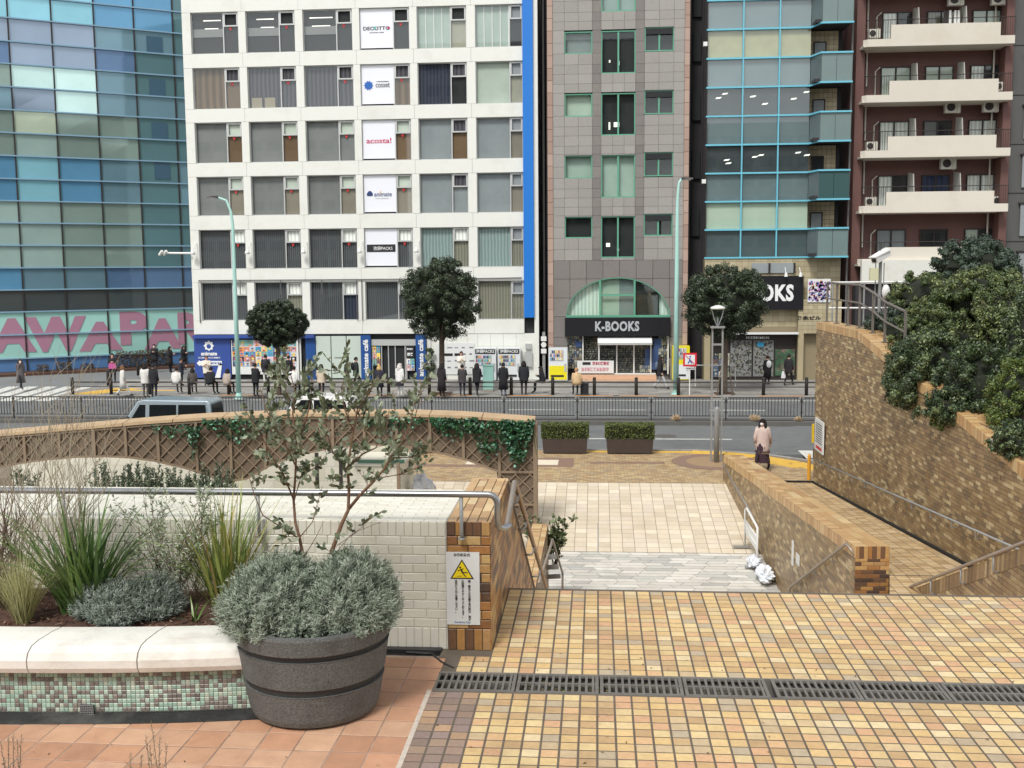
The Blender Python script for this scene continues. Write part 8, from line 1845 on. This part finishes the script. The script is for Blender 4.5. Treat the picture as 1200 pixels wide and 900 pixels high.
# tall silver shrub
def twiggy(name, base, targets, r0, mt, lb, leafm=None, nleaf=0, cat='shrub', sub=3, seed=1, ll=.04, lw=.22, wob=.03, group=None, spread=.2):
    rs_ = random.Random(seed); e = empty(name, tuple(base), label=lb, cat=cat, group=group); B0 = Vector(base); wood = MB(); lf = MB(); segs = []
    for T in targets:
        T = Vector(T); n = 7; pts = []
        off = Vector((rs_.uniform(-.03, .03), rs_.uniform(-.03, .03), 0))
        for i in range(n + 1): t = i / n; p = (B0 + off).lerp(T, t ** .9) + Vector((rs_.gauss(0, wob), rs_.gauss(0, wob), 0)) * math.sin(t * 3.14) ; pts.append(p)
        wood.tube(pts, [r0 * (1 - .8 * i / n) for i in range(n + 1)], 5); segs.append(pts)
        for s_ in range(sub):
            i = rs_.randint(2, n - 1); L = (T - B0).length * rs_.uniform(.15, .35); d = ((T - B0).normalized() + Vector((rs_.uniform(-1, 1), rs_.uniform(-1, 1), rs_.uniform(-.3, .6))) * .8).normalized()
            q = [pts[i], pts[i] + d * L * .5 + Vector((rs_.gauss(0, .01), 0, rs_.gauss(0, .01))), pts[i] + d * L]; wood.tube(q, [r0 * .4, r0 * .3, r0 * .12], 4); segs.append(q)
    wood.build('stems', mt, e)
    if leafm:
        for _ in range(nleaf):
            s_ = segs[rs_.randrange(len(segs))]; k = rs_.randrange(len(s_) // 2 if len(s_) > 4 else 0, len(s_) - 1); p = s_[k].lerp(s_[k + 1], rs_.random()); d = Vector((rs_.uniform(-1, 1), rs_.uniform(-1, 1), rs_.uniform(-.2, 1))).normalized(); w_ = d.cross(Vector((rs_.uniform(-1, 1), rs_.uniform(-1, 1), rs_.uniform(-1, 1)))).normalized() * ll * lw * .5; L = ll * rs_.uniform(.6, 1.2)
            lf.poly([p, p + d * L * .4 + w_, p + d * L, p + d * L * .4 - w_], rs_.random())
        lf.build('leaves', leafm, e, kind='stuff')
    return e
m_slv = mat('silver_leaf', rough=.6, pal=[S(*c) for c in ((158, 170, 142), (138, 152, 124), (176, 186, 160), (116, 132, 104), (190, 198, 176))], vary=.12); m_twig = mat('tan_twig', S(148, 134, 112), .85); m_twg2 = mat('pale_twig', S(160, 150, 130), .85); m_twd = mat('dark_twig', S(104, 84, 72), .85)
b = GY(196, 712, 6.35); twiggy('silver_leaf_shrub', (b.x, 6.35, BZ0 - .02), [GY(U(135, 255), U(555, 640), 6.35 + U(-.15, .2)) for _ in range(20)], .004, m_twd, 'airy silver leaved shrub standing before the handrail left of the strap clump', m_slv, 2600, sub=6, seed=9, ll=.036, lw=.26)
b = GY(228, 712, 6.5); twiggy('dry_shrub', (b.x, 6.5, BZ0 - .02), [GY(U(190, 262), U(600, 700), 6.5 + U(-.15, .15)) for _ in range(46)], .002, m_twig, 'dry brown twiggy shrub between the silver shrub and the stone pot', None, 0, sub=6, seed=10)
for i, (px, lo, hi, ty, n, sd_, mt_, lb) in enumerate(((18, -30, 80, (400, 560), 26, 11, m_twg2, 'tall bare pale twigged shrub rising over the left edge of the wall'), (70, 40, 150, (395, 560), 22, 12, m_twg2, 'second bare pale shrub reaching up before the crossing'), (-8, -40, 40, (560, 660), 16, 13, m_twd, 'thick bare dark stems at the far left of the bed'))):
    b = GY(px, 700, 6.35); twiggy('bare_shrub', (b.x, 6.35, BZ0 - .02), [GY(U(lo, hi), U(*ty), 6.35 + U(-.25, .25)) for _ in range(n)], .0042 if i < 2 else .007, mt_, lb, None, 0, sub=6, seed=sd_, wob=.05, group=None)
# foreground heather twigs close to the camera
m_hth = mat('heather_twig', rough=.8, pal=[S(112, 108, 92), S(92, 92, 76), S(132, 122, 104)], vary=.15)
for (px, top, lb, n, Y) in ((184, 846, 'upright dry heather sprig rising from the bottom edge, centre left', 5, 4.2), (12, 862, 'dry heather sprig at the bottom left corner', 6, 4.2), (158, 884, 'low reddish heather sprig left of the upright one', 3, 4.2)):
    b = GY(px, 900, Y); e = empty('heather', (b.x, Y, TZ), label=lb, cat='plant'); mb = MB()
    for i in range(n):
        T = GY(px + U(-14, 14), top + (0 if i == 0 else U(0, 30)), Y); B1 = Vector((b.x + U(-.02, .02), Y, TZ)); mb.tube([B1, B1.lerp(T, .5) + Vector((U(-.01, .01), 0, 0)), T], [.003, .0025, .001], 4, rn=R())
        for k in range(46): t = .45 + .55 * k / 46; p = B1.lerp(T, t); d = Vector((U(-1, 1), U(-1, 1), U(.6, 1.6))).normalized(); mb.poly([p, p + d * .012 + Vector((.0016, 0, 0)), p + d * .016, p + d * .012 - Vector((.0016, 0, 0))], R())
    mb.build('sprigs', m_hth, e)
# shrub by the lower left wall
b = GY(652, 640, 22.2); twiggy('green_shrub', (b.x - .03, 22.4, -.2), [GY(U(640, 662), U(608, 640), 22.2) for _ in range(12)], .012, m_bark, 'small leafy green shrub at the end of the lower left wall', mat('bay_leaf', rough=.5, pal=[S(110, 122, 84), S(88, 102, 68), S(134, 142, 106), S(70, 84, 56)], vary=.15), 420, sub=2, seed=15, ll=.14, lw=.5)
b = GY(618, 612, 26.2); twiggy('green_shrub', (b.x, 26.0, -.9), [GY(U(604, 634), U(596, 616), 25.8) for _ in range(8)], .01, m_bark, 'low leafy tuft at the foot of the trellis end post', MATS['bay_leaf'], 260, sub=3, seed=16, ll=.12, lw=.5)

# litter and gum spots on the terrace
mb = MB()
for _ in range(70):
    x = U(-1.0, 3.4); y = U(4.9, 8.0) if R() < .6 else U(6.42, 6.6); d = Vector((U(-1, 1), U(-1, 1), U(0, .3))).normalized() * U(.006, .016); c = Vector((x, y, TZ + .004)); o = Vector((-d.y, d.x, .002)) * .4
    mb.poly([c - d, c + o, c + d, c - o], R())
for _ in range(40):
    x = U(-3.2, -1.05); y = U(5.0, 5.5) if R() < .5 else U(5.9, 6.6); d = Vector((U(-1, 1), U(-1, 1), U(0, .3))).normalized() * U(.005, .014); c = Vector((x, y, TZ + .004)); o = Vector((-d.y, d.x, .002)) * .4
    mb.poly([c - d, c + o, c + d, c - o], R())
mb.build('leaf_litter', mat('litter', rough=.9, pal=[S(96, 76, 52), S(130, 108, 70), S(70, 58, 44), S(150, 130, 90)]), kind='stuff')
mb = MB()
for _ in range(22):
    x = U(-.9, 3.6); y = U(4.9, 8.1); r = U(.005, .011); mb.poly([(x + r * math.cos(a * .9) * U(.8, 1.1), y + r * math.sin(a * .9) * U(.8, 1.1), TZ + .0028) for a in range(7)])
mb.build('gum_spots', mat('gum', S(120, 104, 86), .9), kind='stuff')
# ================================================================== the blocks on the near side of the street behind the viewer; the far windows mirror them
m_ob = mat('opposite_wall', rough=.8, pal=[S(150, 142, 128), S(128, 122, 114), S(164, 158, 146)], coord='World', nscale=.2, ncon=.1)
for (x0, x1, h, st) in ((-95, -38, 34, 3.4), (-30, 8, 44, 3.6), (16, 44, 30, 3.3), (50, 110, 38, 3.5)):
    mb = MB(); mb.box(x0, x1, -95, -62, -2, h, rn=R()); o = mb.build('opposite_block', m_ob, kind='structure')
    w_ = MB(); z = 3.0
    while z < h - 2:
        x = x0 + 1.5
        while x < x1 - 3: w_.box(x, x + 2.2, -62, -61.9, z, z + 1.7); x += 3.1
        z += st
    w_.build('window_rows', bl('dark'), o, kind='stuff')
